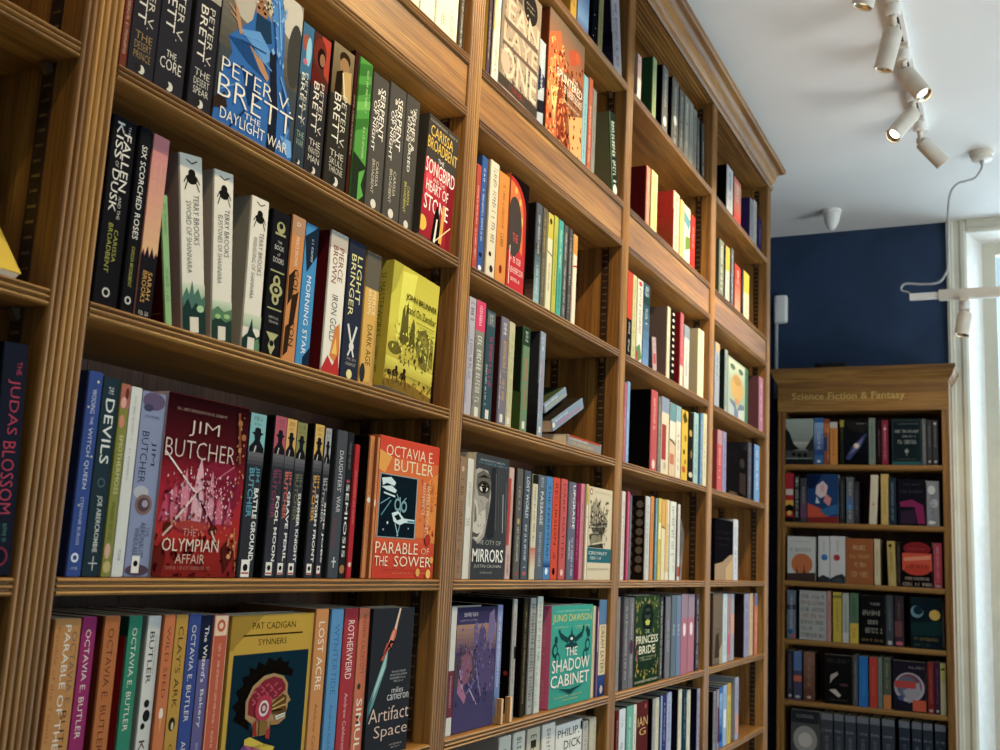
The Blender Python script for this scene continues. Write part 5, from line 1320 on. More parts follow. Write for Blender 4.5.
shad = [GR('2aa392', '2f9c8c', 0, 0, 1, 1, 3), MK('b8d8c0', .05, .066, .10, .92, 0), T('JUNO DAWSON', 'd8c24a', .09, .185, .03, .97, 0, .012), MK('b8d8a0', .21, .225, .06, .40, 0), MK('b8d8a0', .21, .225, .56, .94, 0), MK('b8d8a0', .235, .248, .6, .9, 0)] + \
       [E('1c4a4c', .48, .34, .09, .045), PG('1c4a4c', (.44, .34), (.48, .22), (.52, .34)), LN('1c4a4c', (.40, .36), (.22, .30), .05), LN('1c4a4c', (.22, .30), (.18, .24), .04), LN('1c4a4c', (.56, .36), (.74, .30), .05), LN('1c4a4c', (.74, .30), (.78, .22), .04), E('1c4a4c', .48, .41, .15, .03), E('d8e4d4', .48, .34, .03, .015)] + \
       [CI('1c4a4c', x, y, r) for x, y, r in ((.10, .44, .06), (.88, .42, .06), (.12, .34, .035), (.9, .3, .04), (.16, .52, .05), (.82, .52, .05), (.86, .26, .03))] + [CI('2aa392', x, y, r) for x, y, r in ((.10, .44, .035), (.88, .42, .035), (.16, .52, .03), (.82, .52, .03))] + \
       [T('THE', 'ece4d8', .425, .51, .34, .62, 0, .02), T('SHADOW', 'ece4d8', .535, .66, .04, .94, 0, .02), T('CABINET', 'ece4d8', .685, .805, .02, .94, 0, .02), PG('1c4a4c', (.18, .82), (.48, .845), (.8, .82), (.6, .86), (.48, .90), (.36, .86)), MK('c8c858', .90, .915, .10, .78, 0), MK('c8c858', .935, .95, .3, .66, 0)]
dunno = dict(zr=.10)
row('on sixth shelf, third bay', 'paperback_book', Z_D,
    b(448.5, 454, 607, 'white paperback with maroon lower spine beside upright', 'd0ccc4', [R('7a3a48', 0, .5, 1, .86), MK('c8b0b0', .54, .8)], side='a8a49c'),
    b(454.4, 494.5, 606, 'large purple cover with dusk coloured towers', '46406a', purp, face=True, th=.034, side='8a5060', topx=503, hb=True),
    b(495.3, 500.5, 605, 'lavender blue paperback with pale lettering', '8a92c0', [GR('8a92c0', '6a84b0', 0, .4, 1, .8, 6), MK('e0e0ee', .1, .7)], side='22203a'),
    b(511, 515, 599, 'grey spined paperback with black back showing red flower', 'a8a6a2', [MK('4a4a48', .1, .7), R('2c2a28', .6, .4, 1, .5)], side='171519', sp=[E('8a2434', .5, .28, .2, .06), E('a83040', .42, .26, .1, .04), LN('5a5a4c', (.3, .5), (.7, .36), .03), CI('b02c30', .93, .62, .03)]),
    b(522, 526, 598, 'black and gold patterned paperback', '3a362c', [MK('a89a64', .1, .9)], side='1c1a16', sp=[PG('7a6c40', (.1, .35), (.6, .28), (.9, .5), (.5, .8), (.1, .6)), PG('2a2618', (.3, .4), (.6, .36), (.6, .6), (.3, .6)), PG('b8a878', (.4, .7), (.8, .66), (.6, .9), (.3, .84)), E('a02c2c', .7, .2, .14, .05)]),
    b(528.5, 534, 598, 'silvery comic album with grey cross hatching', 'a0a29e', [MK('4c4e4c', .05, .95, .1, .9), MK('6a6c68', .05, .6, .3, .6)], side='4a4a48'),
    b(534.5, 541, 596.5, 'tall pale silver comic album, tallest of row', 'c4c8c0', [MK('6a6e68', .05, .6, .2, .8), MK('8a8e88', .5, .95, .1, .5)], side='6a6c68'),
    b(553, 591.5, 604, 'teal cover with pink spine and yellow capitals', '2aa392', shad, face=True, th=.026, side='ff70aa', topx=593, x_off=-3, sp=[MK('f0c8d8', .05, .4, .35, .6), MK('f0c8d8', .46, .6, .35, .6), MK('f0c8d8', .72, .92, .35, .6)]),
    b(592, 594.6, 606, 'slim cream paperback right of the teal cover', 'd4c6a0', [MK('8a7c5c', .3, .7)], side='cdb98c'),
    b(595, 598, 607, 'thin violet paperback', '8a6a9c', [R('d8a8c0', 0, .04, 1, .5), MK('5a3c6c', .2, .8)], side='6a4c7c'),
    b(598.6, 606.5, 600, 'blue paperback with cream central panel lettered vertically', '5a82a8', [R('d8c49a', 0, .26, 1, .78), T('DREAM EATERS', '4a3c2a', .28, .76, .25, .75, w=.01), GR('34508a', '24386a', 0, .78, 1, 1, 4), CI('c8b0a0', .5, .93, .2)], side='16181c'),
    zr=.10, rec=0.012)
row('on bottom shelf, third bay', 'graphic_novel', Z_E,
    b(500, 512, .219, 'cream album with worn spine, leftmost of big volumes', 'cfcabc', [MK('5a564c', .1, .5)], side='c8c8c4', d=.17),
    b(514, 526, .219, 'ivory album with black lettering', 'd4cfbf', [MK('3a3832', .04, .4, .25, .75)], side='c0beb8', d=.17),
    b(528, 541, .219, 'beige album with torn looking spine', 'c4bba4', [MK('6a604a', .05, .5, .2, .8), R('3a362c', .3, .1, .7, .16)], side='c4c2ba', d=.17),
    b(543, 556, .219, 'off white album with broken grey lettering', 'd8d4c8', [MK('5c584e', .04, .5)], side='c4c2ba', d=.17),
    b(557, 583, 726, 'very thick white volume with huge black capitals across spine', 'd9d8d0', [T('PHILIP,', '33332f', .05, .135, .06, .88, 0, .02), T('DICK', '33332f', .16, .24, .3, .96, 0, .02), R('2c2c2a', .93, .02, 1, .10)], side='c8cac8', d=.17, hb=True),
    b(584, 589, 722, 'pale speckled album right of the thick white volume', 'c0bdb2', [MK('6a685e', .02, .6, .2, .8)], side='b0aea4', d=.17),
    b(590, 597, 719, 'beige album with textured spine near the upright', 'bdb49c', [MK('8a8168', .05, .6, .6, .9)], side='a8a08c', d=.17),
    zr=.24, rec=0.012)

# --- fourth bay
row('on top shelf, fourth bay', 'hardback_book', Z_TOP,
    b(637, 640.5, 53, 'thin pink and white book against upright', 'c8a8a0', [MK('8a3c44', .1, .5), R('e0dcd0', 0, .5, 1, 1)], side='c0b0a0'),
    b(652, 655.4, 56, 'pale green spine with plain dark green back', '9aac7c', [MK('4a5c3a', .1, .9)], side='2c5a34'),
    b(662, 667, 64, 'grey spine with black back, first of dark series', '7c7c78', [MK('d8d8d0', .1, .6), CI('e8e8e0', .5, .8, .3)], side='121213'),
    b(671.6, 677.6, 76, 'wide grey spine with black back, second of dark series', '76766f', [MK('c8c8c0', .1, .95, .3, .7), CI('e8e8e0', .5, .6, .25)], side='121213'),
    b(679, 683, 88, 'grey paperback beside a thin black gap', '72726c', [MK('c8c8c0', .1, .9)], side='1c1c1e'),
    b(684, 688.5, 94, 'ash grey paperback with cream lettering', '8a8a80', [MK('e0dcc8', .1, .8)], side='4a4a48'),
    b(689, 692.5, 101, 'paler ash paperback', '94948c', [MK('4c4c48', .1, .9)], side='5a5a56'),
    b(693, 696, 108, 'slim grey paperback with dark lettering', '84847c', [MK('3c3c3a', .1, .9)], side='5a5a56'),
    b(697, 699.4, 118, 'slim charcoal paperback leaning', '5c5c58', [MK('c8c8c0', .3, .9)], side='3c3c3a', lean=3),
    b(702, 704.4, 124, 'slim dark paperback, last and leaning', '4c4c4a', [MK('c8c8c0', .3, .9)], side='2c2c2a', lean=4), rec=0.01)
row('on second shelf, fourth bay', 'hardback_book', Z_FAS,
    b(645.5, 649, 165, 'coral edged spine with dark red back', 'd88a70', [MK('f0d8c8', .1, .9)], side='7a1a1e', sp=[MK('5a1014', v, v + .015, .1, .9, 0) for v in (.2, .3, .4, .5, .6)]),
    b(650.5, 656.5, 169, 'pale lime book with green lettering', 'cfd08c', [MK('5a7c3a', .06, .9, .3, .75), MK('8aa05a', .1, .9, .05, .2)], side='a8a86a'),
    b(673, 678.5, 190, 'white and pink spine with red to orange back', 'd8b4a4', [MK('a84a4a', .06, .9)], side='b8281c', sp=[GR('b8281c', '8a4a24', 0, .3, 1, 1, 6), MK('6a2c18', .2, .22, .2, .8, 0), MK('6a2c18', .4, .42, .2, .8, 0), MK('6a2c18', .6, .62, .2, .8, 0)]),
    b(679.5, 683, 199, 'buttery yellow slim book', 'd8c478', [MK('8a7434', .1, .9)], side='b8a458'),
    b(683.5, 689.5, 204, 'white book with blue and green patches', 'd0d4b8', [PG('5a94a8', (0, .1), (1, .2), (.8, .4), (0, .3)), PG('6a8a3c', (.2, .55), (1, .5), (1, .7), (.2, .8)), MK('3c5a4a', .4, .5)], side='c0c4a0'),
    b(690.5, 694.5, 214, 'plain scarlet book, last in row', 'c0302a', [MK('e8a8a0', .2, .6)], side='8a201c'), rec=0.01)
row('on third shelf, fourth bay', 'graphic_novel', Z_A,
    b(626, 630.8, 270, 'spine half red and half black against the upright', '26262a', [R('c8442c', 0, 0, 1, .56), MK('f0d8c8', .6, .74), MK('d8d8d0', .8, .95)], side='8a2c20'),
    b(631.2, 635, 274, 'pale yellow green comic album', 'c4c48c', [MK('6a6c3c', .05, .8), MK('4a7a4c', .85, .97)], side='a0a06c'),
    b(635.4, 641.4, 278, 'white comic album with ragged black capitals', 'd6d2c4', [MK('3c3a34', .10, .66, .25, .8), E('c83c4c', .5, .05, .3, .03), PG('5a8a5c', (0, .84), (.6, .78), (1, .94), (.4, 1), (0, 1)), PG('c03c44', (0, .9), (.3, .86), (.3, 1), (0, 1))], side='a8a498'),
    b(642, 648.2, 282, 'dark teal comic album fading to sky blue', '3c5c70', [GR('2c4a4c', '6a94c0', 0, .15, 1, 1, 8), MK('dce8e4', .03, .16, .2, .8), MK('c8dce8', .3, .5)], side='2c4450'),
    b(653, 656.8, 333, 'short slim booklet leaning against brown back', 'b8a0a0', [R('c04a54', .2, .5, .8, .8), MK('4a5a7a', .1, .4)], side='6a5c68', lean=9, h=.085),
    b(666.3, 669, 306, 'cream spine with mauve brown back and fox shape', 'e0d4b8', [MK('8a7c5c', .2, .8)], side='86706a', sp=[MK('5c4844', .07, .09, .2, .7, 0), MK('5c4844', .44, .455, .2, .6, 0), MK('5c4844', .5, .515, .2, .6, 0), E('5c3420', .5, .88, .28, .1), E('8a5634', .5, .92, .16, .06)]),
    b(670, 673.8, 309, 'spine chequered in black and white', '24221f', [R('e0dccc', .3, .04 + .09 * k, .8, .075 + .09 * k) for k in range(10)] + [MK('c84a4a', .74, .8)], side='b8b0a0'),
    b(679.5, 682.5, 312, 'crimson spine whose lower third is cream', 'c8606c', [R('d8ccb8', 0, .72, 1, 1), MK('e8b0b4', .1, .6)], side='860d1e'),
    b(683.5, 688.5, 324, 'pale grey white album with small marks', 'c8ccc8', [MK('5a5e64', .3, .8), R('8a9aa8', 0, .0, 1, .2)], side='8a98a4'),
    b(697.5, 703.2, 328, 'thick cream book with blank side in view', 'e2d6b4', [MK('b0a07c', .2, .5)], side='bcb090', sp=[E('a89c80', .5, .4, .3, .1), MK('a89c80', .7, .72, .2, .8, 0)]), rec=0.008)
row('on fourth shelf, fourth bay', 'hardback_book', Z_B,
    b(622.8, 625, 382, 'thin pink book against the upright', 'b8647c', [MK('e8c8d0', .3, .8)], side='8a4458'),
    b(625.4, 628.2, 381, 'thin sky blue book beside the pink one', '7aa8d0', [MK('e8f0f4', .3, .9)], side='5a84ac'),
    b(650, 656.2, 389, 'coral pink spine with black printed back', 'c0585c', [MK('e8b8b0', .1, .5), CI('e8c8c0', .5, .92, .24)], side='131214', sp=[MK('5a5654', v, v + .012, .15, .6, 0) for v in (.14, .2, .24, .32, .40, .44, .48)] + [LN('8a3c34', (.15, .62), (.5, .62), .012)]),
    b(657, 660.2, 396, 'grey brown slim book', '7c7670', [MK('c8c0b4', .1, .9)], side='4c4844'),
    b(660.6, 668, 396, 'cream book with blue head and red panel', 'd8ccb0', [R('8a9ab4', 0, 0, 1, .20), R('a8403c', .05, .36, .62, .82), MK('6a6454', .85, .95)], side='5c5a54'),
    b(668.5, 674.6, 402, 'peach and cream patched book with teal head', 'd8bc98', [R('6a9aa4', 0, 0, 1, .25), R('c8785a', .1, .7, .8, .84), LN('3c4a50', (0, .5), (1, .56), .1), R('e0d8c4', 0, .25, 1, .5)], side='8a7c6c'),
    b(675.2, 680, 405, 'ivory book with pale blue head', 'dcd4c0', [R('8ab0bc', 0, 0, 1, .22), MK('5a5444', .4, .9)], side='7a3c44'),
    b(681, 687, 409, 'yellow book with brown leaf pattern', 'd8b41c', [PG('5c4a14', (.1, .1), (.5, .0), (.9, .14), (.4, .2)), E('a87c14', .6, .4, .2, .05), E('5c4a14', .4, .6, .16, .04), E('c05a24', .4, .85, .3, .05), E('a87c14', .6, .74, .18, .04)], side='3a3414'),
    b(688, 692.6, 412, 'black book with mustard patches', '2a2822', [E('b89a3c', .4, .3, .3, .05), E('8a7434', .6, .6, .2, .06), E('c8c0a0', .5, .9, .4, .04)], side='17160f'),
    b(693.2, 697.6, 412, 'pale aqua book', '9cc0c4', [MK('4a7078', .1, .9)], side='7aa0a8'),
    b(698, 702, 413, 'steel blue book', '6c98bc', [MK('d8e4ec', .1, .9)], side='4c7494'),
    b(702.5, 706, 413, 'slim cream book, last in row', 'd8d0ac', [MK('6a6444', .1, .9)], side='3c5a44'), rec=0.006)
row('on fifth shelf, fourth bay', 'paperback_book', Z_C,
    b(620, 623.3, 491, 'white book speckled red against the upright', 'dcd4cc', [MK('b03c44', .1, .95)], side='c0b8b0'),
    b(623.6, 627.8, 491.5, 'hot pink paperback', 'c85078', [MK('e8b0c4', .1, .8)], side='8c3454'),
    b(628.2, 630, 495, 'slim slate paperback', '6c7480', [MK('c8ccd0', .2, .8)], side='4c545c'),
    b(644.2, 648.4, 496, 'silver white spine with black and brown pattern cover', 'c4c6c4', [MK('6c6e6c', .1, .9)], side='2e251c', sp=[CI(c, .12 + .19 * i, .1 + .11 * k + (.05 if i % 2 else 0), .07) for k in range(8) for i, c in ((0, '8a7a6a'), (1, '5c4a38'), (2, '9a8a78'), (3, '6c5a44'), (4, '8a7a6a'))] + [MK('c89a5c', .90, .96, .2, .7, 0), MK('c89a5c', .82, .87, .2, .7, 0)]),
    b(649.2, 652.4, 496, 'orange slim paperback after a dark gap', 'd08a44', [MK('6a3c14', .2, .8)], side='141210'),
    b(654.2, 656.2, 498, 'thin aqua blue paperback', '6a9cb0', [MK('dce8ec', .2, .8)], side='3c5c6c'),
    b(656.5, 660, 498, 'canary yellow paperback', 'd4c050', [MK('6a5c14', .2, .8), R('e4dc9c', 0, .3, 1, .5)], side='a8943c'),
    b(660.4, 664, 499, 'pale orange paperback with cream foot', 'd8a85c', [R('e0d0a8', 0, .36, 1, 1), LN('3c3428', (0, .34), (1, .36), .1)], side='a87c3c'),
    b(664.4, 668, 499.5, 'ivory paperback speckled black', 'e0d4b8', [R('d8b468', 0, .0, .6, .9), MK('4c4434', .3, .9, .6, .9)], side='b8ac90'),
    b(669, 675, 501, 'white paperback with grey green scribble', 'd8dace', [MK('6a7a64', .06, .7, .2, .7), MK('8a9484', .2, .9, .5, .8)], side='3a2c34'),
    b(675.5, 679, 504, 'white paperback with red foot, last upright', 'd4d2cc', [R('b84c44', 0, .82, 1, .95), MK('4c4a48', .1, .7)], side='5c1c3c'), rec=0.006)

prin = [GR('2f4a30', '263c28', 0, 0, 1, 1, 4), SPK('98903c', .04, .03, .24, .42, 14, .026, 31), SPK('848c3c', .76, .03, .96, .42, 14, .026, 32), SPK('b09a3c', .24, .03, .76, .09, 9, .024, 33), SPK('b09a3c', .03, .60, .2, .9, 10, .026, 34), SPK('98883c', .8, .58, .97, .9, 10, .026, 35), SPK('a8983c', .2, .84, .8, .92, 12, .024, 36), SPK('a8546c', .05, .5, .16, .7, 5, .03, 37), SPK('d8dcc8', .05, .05, .95, .95, 16, .012, 38),
       PG('202a28', (.5, .09), (.66, .12), (.74, .22), (.70, .34), (.60, .40), (.40, .40), (.30, .34), (.26, .22), (.34, .12)), E('3e4a46', .5, .21, .13, .07), LN('202a28', (.38, .20), (.62, .20), .05), PG('b8c03c', (.40, .29), (.5, .27), (.6, .29), (.56, .335), (.44, .335)), T('THE', 'd8dcc0', .385, .425, .42, .58, 0), T('PRINCESS', 'ece8cc', .45, .54, .06, .94, 0, .02), T('BRIDE', 'ece8cc', .565, .655, .18, .82, 0, .02), MK('b8c0a0', .685, .70, .18, .8, 0), MK('b8c0a0', .715, .73, .3, .7, 0), MK('d8d8b8', .945, .97, .04, .96, 0), E('26382c', .3, .78, .1, .05), E('26382c', .7, .78, .1, .05)]
row('on sixth shelf, fourth bay', 'paperback_book', Z_D,
    b(617.5, 620.2, 597, 'thin speckled grey paperback against the upright', '8a8a88', [MK('3c3c3c', .05, .95)], side='6c6c6a'),
    b(620.6, 623.8, 597, 'thin black paperback with plum edge', '343238', [MK('8a4c64', .1, .9, .6, .9)], side='24222a'),
    b(624.2, 629.2, 597.5, 'grey paperback in a matched pair, left one', '6c6c70', [MK('b8b8b8', .1, .9)], side='4c4c50'),
    b(629.6, 634.4, 597.5, 'grey paperback in a matched pair, beside green cover', '74747a', [MK('c4c4c4', .05, .9, .4, .7), E('5c3c54', .5, .55, .4, .08)], side='4c4c50'),
    b(634.8, 659.6, 596, 'dark green cover with gold wreath and white title', '2f4a30', prin, face=True, th=.030, side='5c3c54', rec=.009),
    b(660.2, 663.3, 597, 'dark paperback with white lettering right of green cover', '4c5050', [MK('dcdcd8', .05, .95, .3, .8)], side='2c3030'),
    b(666, 670.8, 596.5, 'dusty grey paperback with navy side', '7c7c84', [MK('c0c0c4', .3, .7)], side='1c2034'),
    b(671.3, 676.4, 595.5, 'slate grey blue paperback', '6a7a88', [MK('d0d8dc', .36, .5)], side='3c4a54'),
    b(676.8, 681, 595.5, 'steel blue paperback with tiny dots', '7488a8', [MK('d8dce4', .36, .5)], side='4a5a74'),
    b(681.5, 687.8, 594.5, 'dusky pink paperback, left of the pink pair', 'b47484', [R('9c8494', 0, 0, 1, .3), CI('ecdce0', .5, .42, .2), CI('ecdce0', .5, .47, .2)], side='8a4c5c'),
    b(688.3, 694.6, 594.5, 'dusky pink paperback, right of the pink pair', 'b87888', [R('a08c9c', 0, 0, 1, .3), CI('ecdce0', .5, .42, .2), CI('ecdce0', .5, .47, .2)], side='8a4c5c'),
    b(695.6, 699.5, 594.5, 'dark paperback dotted with white, last in row', '4c4450', [MK('d8d4dc', .04, .96, .3, .7)], side='2c2430'),
    zr=.17, rec=0.01)
row('on bottom shelf, fourth bay', 'hardback_book', Z_E,
    b(616.5, 619.4, 711, 'dark red book beside the upright', '6a1c20', [MK('c8a8a0', .1, .5)], side='6a1c20'),
    b(619.8, 626, 710, 'white book with pale blue tinge', 'd0d6dc', [MK('8a94a0', .06, .2), MK('4a2c44', .36, .42, .3, .7, 0)], side='a8b0b8'),
    b(627.4, 633.4, 706.5, 'mint green book with dark side', '6ab09c', [MK('d0ece0', .1, .6)], side='1c4a40'),
    b(633.9, 637, 705, 'ivory slim book', 'd8d4c4', [MK('6c685c', .1, .6)], side='3c3c38'),
    b(637.4, 648.6, 703, 'broad maroon book with gold capitals', '64282a', [CI('c8585c', .75, .06, .07), T('IAN', 'd8b064', .17, .27, .05, .95, 0, .01), T('G', 'd8b064', .29, .37, .2, .8, 0, .01)], side='7c5c54'),
    b(653.6, 656, 699, 'grey white slim book after a black gap', 'b0aeac', [MK('5c5a58', .1, .6)], side='171716'),
    b(656.4, 659.6, 698, 'cream slim book', 'd8d0b8', [MK('6c6450', .1, .6)], side='a8a088'),
    b(660.4, 662.8, 696, 'pale blue book with navy side', '9ab4dc', [MK('3c5480', .1, .6)], side='1c2444'),
    b(663.2, 667, 695, 'indigo book', '3c3c78', [MK('b8b8dc', .1, .6)], side='2c2c58'),
    b(667.4, 672, 693, 'lavender book with sea green cover in view', 'a8b0cc', [MK('5c6484', .1, .6)], side='7ca08c', sp=[PG('d0c05c', (.3, .2), (.6, .3), (.2, .5)), PG('5c8c74', (.1, .5), (.6, .4), (.9, .8), (.3, 1))]),
    b(679, 682.2, 690, 'cream edged book with tall purple black side', 'ddd4bc', [MK('8c846c', .1, .6)], side='1e1730', sp=[PG('8a2434', (.4, .7), (.9, .9), (.9, 1), (.5, 1))]),
    b(683, 687, 691, 'deep teal book', '1c4458', [MK('8cb0bc', .1, .6)], side='14303c'),
    b(687.4, 690.8, 690.5, 'slim cream book after the teal one', 'd8d0b8', [MK('8c846c', .1, .6)], side='b8b098'),
    b(698, 701.5, 689, 'white lettered book with navy side, last in row', 'b0acc4', [MK('3c3860', .04, .9, .2, .8)], side='191936'),
    zr=.22, rec=0.008)

# --- end bay
row('on top shelf, end bay', 'hardback_book', Z_TOP,
    b(726.7, 732.6, 164, 'white grey spine with plain black back', 'b8bcc0', [MK('4c5054', .1, .7), MK('6c8ca0', .75, .95)], side='120f14'),
    b(734, 740.6, 176, 'pink spine with peach back', 'd87a68', [GR('e0a88c', 'c84a44', 0, .1, 1, .9), MK('f0dcd0', .1, .5)], side='d09a80'),
    b(750, 753.2, 197, 'silver spine with purple back', '98949c', [MK('3c3844', .1, .9)], side='44306c', sp=[MK('6c5c94', .5, .55, .3, .7, 0)]),
    b(753.6, 756.4, 199, 'pale grey book after the purple one', 'b0aca4', [MK('5c5850', .1, .9)], side='7c7870'),
    b(758, 761.6, 216, 'dark violet slim book near the right upright', '3a2c54', [MK('8c7ca8', .2, .8)], side='2c2044'))
row('on second shelf, end bay', 'hardback_book', Z_FAS,
    b(719, 723.4, 238, 'grey green book with white lettering', '7c8478', [MK('dce0d8', .1, .9)], side='4c5448'),
    b(725.4, 729.2, 245, 'cream book with yellow head after a black gap', 'c8c4b8', [R('d8a828', 0, 0, 1, .42), MK('6c6c70', .5, .9)], side='141414'),
    b(729.6, 733, 248, 'steel grey book', '6c7480', [MK('d0d8dc', .1, .9)], side='4c5058'),
    b(734.6, 740.2, 263, 'orange red book with salmon foot', 'c83c30', [GR('c83c30', 'd89a7c', 0, .2, 1, 1, 6), MK('f0d0c4', .1, .4)], side='9c7c5c'),
    b(740.6, 743.2, 268, 'black slim book before the yellow one', '34343c', [MK('8c8c94', .2, .8)], side='202024'),
    b(743.6, 748.8, 270, 'yellow and cream book, last in row', 'd8d0b0', [R('d8b81c', 0, 0, 1, .44), MK('8c846c', .5, .9)], side='b89c28'))
pale = [R('a8b8a0', 0, 0, 1, 1), GR('c8d0b4', 'b0c0ac', .04, .03, .80, .35, 4), R('4c7c5c', .84, 0, 1, 1), E('6c7c70', .22, .14, .12, .05), E('6c7c70', .62, .14, .12, .05), E('d0a860', .44, .46, .30, .24), E('c09858', .44, .34, .2, .08), PG('78889c', (.1, .7), (.36, .74), (.44, .86), (.56, .72), (.8, .7), (.8, .98), (.1, .98)), PG('b0bcc0', (.06, .74), (.3, .84), (.3, 1), (.06, 1)), PG('c0c8c4', (.5, .84), (.8, .78), (.8, 1), (.5, 1)), E('c8986c', .44, .70, .12, .05)]
row('on third shelf, end bay', 'hardback_book', Z_A,
    b(714.5, 719, 341, 'blue white book against the upright', '9ca8b8', [MK('4c5868', .1, .6), R('c8a888', 0, 0, 1, .14)], side='7c8898'),
    b(724.6, 727, 349, 'pale grey green slim book with black back', '9cacac', [MK('4c5c5c', .1, .9)], side='1c2a26'),
    b(727.5, 747.6, 355, 'pale green cover with golden oval figure', 'a8b8a0', pale, face=True, th=.030, side='8ca49c'),
    b(759, 763, 376, 'rose pink spine with mauve back', 'c08498', [MK('f0d0dc', .1, .8)], side='6e4450'))
row('on fourth shelf, end bay', 'hardback_book', Z_B,
    b(717, 721.6, 429, 'coral pink book with paler head', 'c85c60', [R('b88c94', 0, 0, 1, .24), MK('e8c0c0', .3, .8)], side='8c3c40'),
    b(722.2, 725.8, 431, 'lavender grey slim book', '9490b4', [MK('4c4868', .1, .9)], side='6c6884'),
    b(726.4, 747.4, 442, 'plain black cover with faint brown figure', '19161a', [E('3c3430', .72, .3, .12, .1), PG('3c302c', (.6, .5), (.9, .5), (.9, .95), (.6, .9)), MK('3c3434', .2, .22, .1, .5, 0), E('5c4c3c', .3, .96, .2, .03)], face=True, th=.034, side='221c20'),
    b(748, 751, 442, 'grey slim book beside the black cover', '5c5c68', [MK('a8a8b0', .1, .9)], side='3c3c44'),
    b(754.4, 759.2, 444, 'sky blue spine with navy back, last in row', '7ca4cc', [MK('e0ecf4', .1, .8)], side='1c2c5c'))
row('on fifth shelf, end bay', 'hardback_book', Z_C,
    b(714.5, 732.6, 518, 'black cover with sandy dune shape at foot', '17151a', [PG('a88c6c', (.0, .74), (.4, .70), (.8, .58), (1, .56), (1, 1), (0, 1)), PG('c8a470', (.6, .8), (1, .62), (1, 1), (.6, 1)), MK('3c3840', .2, .22, .1, .8, 0), MK('3c3840', .3, .32, .1, .8, 0), MK('3c3840', .4, .42, .2, .7, 0)], face=True, th=.024, side='131116'),
    b(733.2, 737.6, 519, 'white book right of the black cover', 'c8ccd4', [MK('7c808c', .1, .9)], side='a8acb4'))
row('on sixth shelf, end bay', 'hardback_book', Z_D,
    b(713, 722.6, 593, 'taupe cover with darker figure, leftmost here', '6c5c4c', [R('7c6a58', .05, .03, .95, .97), PG('4c3c30', (.3, .6), (.6, .55), (.8, .9), (.2, .9)), MK('4c4034', .5, .52, .3, .8, 0), MK('4c4034', .56, .58, .3, .8, 0), PG('b0a080', (.7, .8), (1, .7), (1, 1), (.7, 1))], face=True, th=.03, side='544438'),
    b(723.2, 727.4, 594, 'white and pale blue book', 'c4d0d4', [MK('7c8c94', .1, .9)], side='94a0a4'),
    b(727.8, 730.6, 594, 'rosy slim book', 'b89090', [R('c86c7c', 0, .6, 1, .9), MK('6c4c4c', .1, .5)], side='8c6464'),
    b(731, 734.2, 594, 'pale grey slim book with pink foot', 'a8a8b0', [R('d8a088', 0, .3, 1, .6), MK('d07c90', .6, .9)], side='7c7c84'),
    b(744.6, 749.2, 594, 'lavender spine with dark brown back', '9c98b4', [MK('5c5874', .1, .9)], side='2c2024'),
    b(749.7, 753, 593.5, 'peach slim book', 'd8b488', [MK('8c6c44', .1, .9)], side='a8845c'),
    b(753.4, 757.4, 593.5, 'salmon orange book with blue head, last in row', 'd07c64', [R('6c7ca8', 0, 0, 1, .2), MK('f0d0c0', .3, .8)], side='a05844'),
    zr=.16)
row('on bottom shelf, end bay', 'hardback_book', Z_E,
    b(714, 716.4, 692, 'grey lettered book with black side', '94949c', [MK('2c2c34', .05, .9, .2, .8)], side='0f0f12'),
    b(717.4, 719.2, 690, 'white lettered dark red book', 'a89ca4', [R('6c1c24', .3, .3, 1, .9), MK('e0d8d8', .05, .9, .1, .4)], side='2c1418'),
    b(719.8, 722.6, 688, 'bright blue book', '3c7cc0', [GR('8cb8e0', '1c4c94', 0, .1, 1, .9, 6)], side='1c3c6c'),
    b(723, 727, 686, 'light blue and white book', '9cb8dc', [R('e0e8f0', .2, .4, .8, .7), MK('4c6c9c', .1, .4)], side='6c88b0'),
    b(727.5, 731.2, 684, 'chrome yellow book', 'd0b83c', [R('c89c34', 0, 0, 1, .2), MK('6c5c14', .3, .9)], side='a08c24'),
    b(735.4, 738.8, 678, 'silver lavender book with peach foot, last in row', 'a4a4b8', [R('d09c8c', 0, .6, 1, .9), MK('5c5c74', .1, .5)], side='a4a8b4'),
    zr=.19)

# --- far bookcase
def fc_(x0, x1, top, look, col, pr=(), **k):
    return b(x0, x1, top, look, col, pr, **k)


land = [GR('a8b4ac', '8c9a92', 0, 0, 1, .5, 6), GR('b0b4a8', '6c7470', 0, .5, 1, .75, 4), PG('22262a', (0, .2), (.14, .3), (.3, .56), (.5, .66), (0, .74)), PG('2c3234', (1, .36), (.86, .5), (.7, .66), (1, .74)), PG('4c504e', (0, .70), (1, .70), (1, .86), (0, .86)), E('1c1e20', .5, .80, .08, .05), E('1c1e20', .7, .80, .08, .05), E('1c1e20', .3, .78, .08, .04), R('24282c', 0, .88, 1, 1)]
galx = [GR('1c1f26', '14161c', 0, 0, 1, 1, 4), PG('2c2a2a', (0, 0), (1, .1), (.8, .3), (.2, .2)), MK('a8a498', .07, .10, .5, .9, 0), PG('3c4a7c', (.05, .86), (.3, .6), (.8, .34), (.96, .3), (.7, .6), (.2, .9)), PG('7c7ca8', (.2, .78), (.5, .54), (.8, .4), (.6, .62)), E('d8c0b0', .5, .58, .12, .06), CI('fff0e0', .5, .58, .04), R('12141a', 0, .9, 1, 1)]
tealc = [R('2c3c40', 0, 0, 1, 1), R('1f2c32', .06, .06, .94, .90), MK('8a9494', .1, .12, .2, .9, 0), MK('a8b0b0', .24, .30, .1, .92, 0), MK('a8b0b0', .36, .40, .3, .8, 0), MK('a8b0b0', .46, .54, .2, .84, 0), CI('8a9494', .5, .70, .07), LN('8a9494', (.5, .64), (.5, .8), .03), MK('7c8888', .86, .88, .2, .8, 0), R('2c6468', .0, .93, 1, 1)]
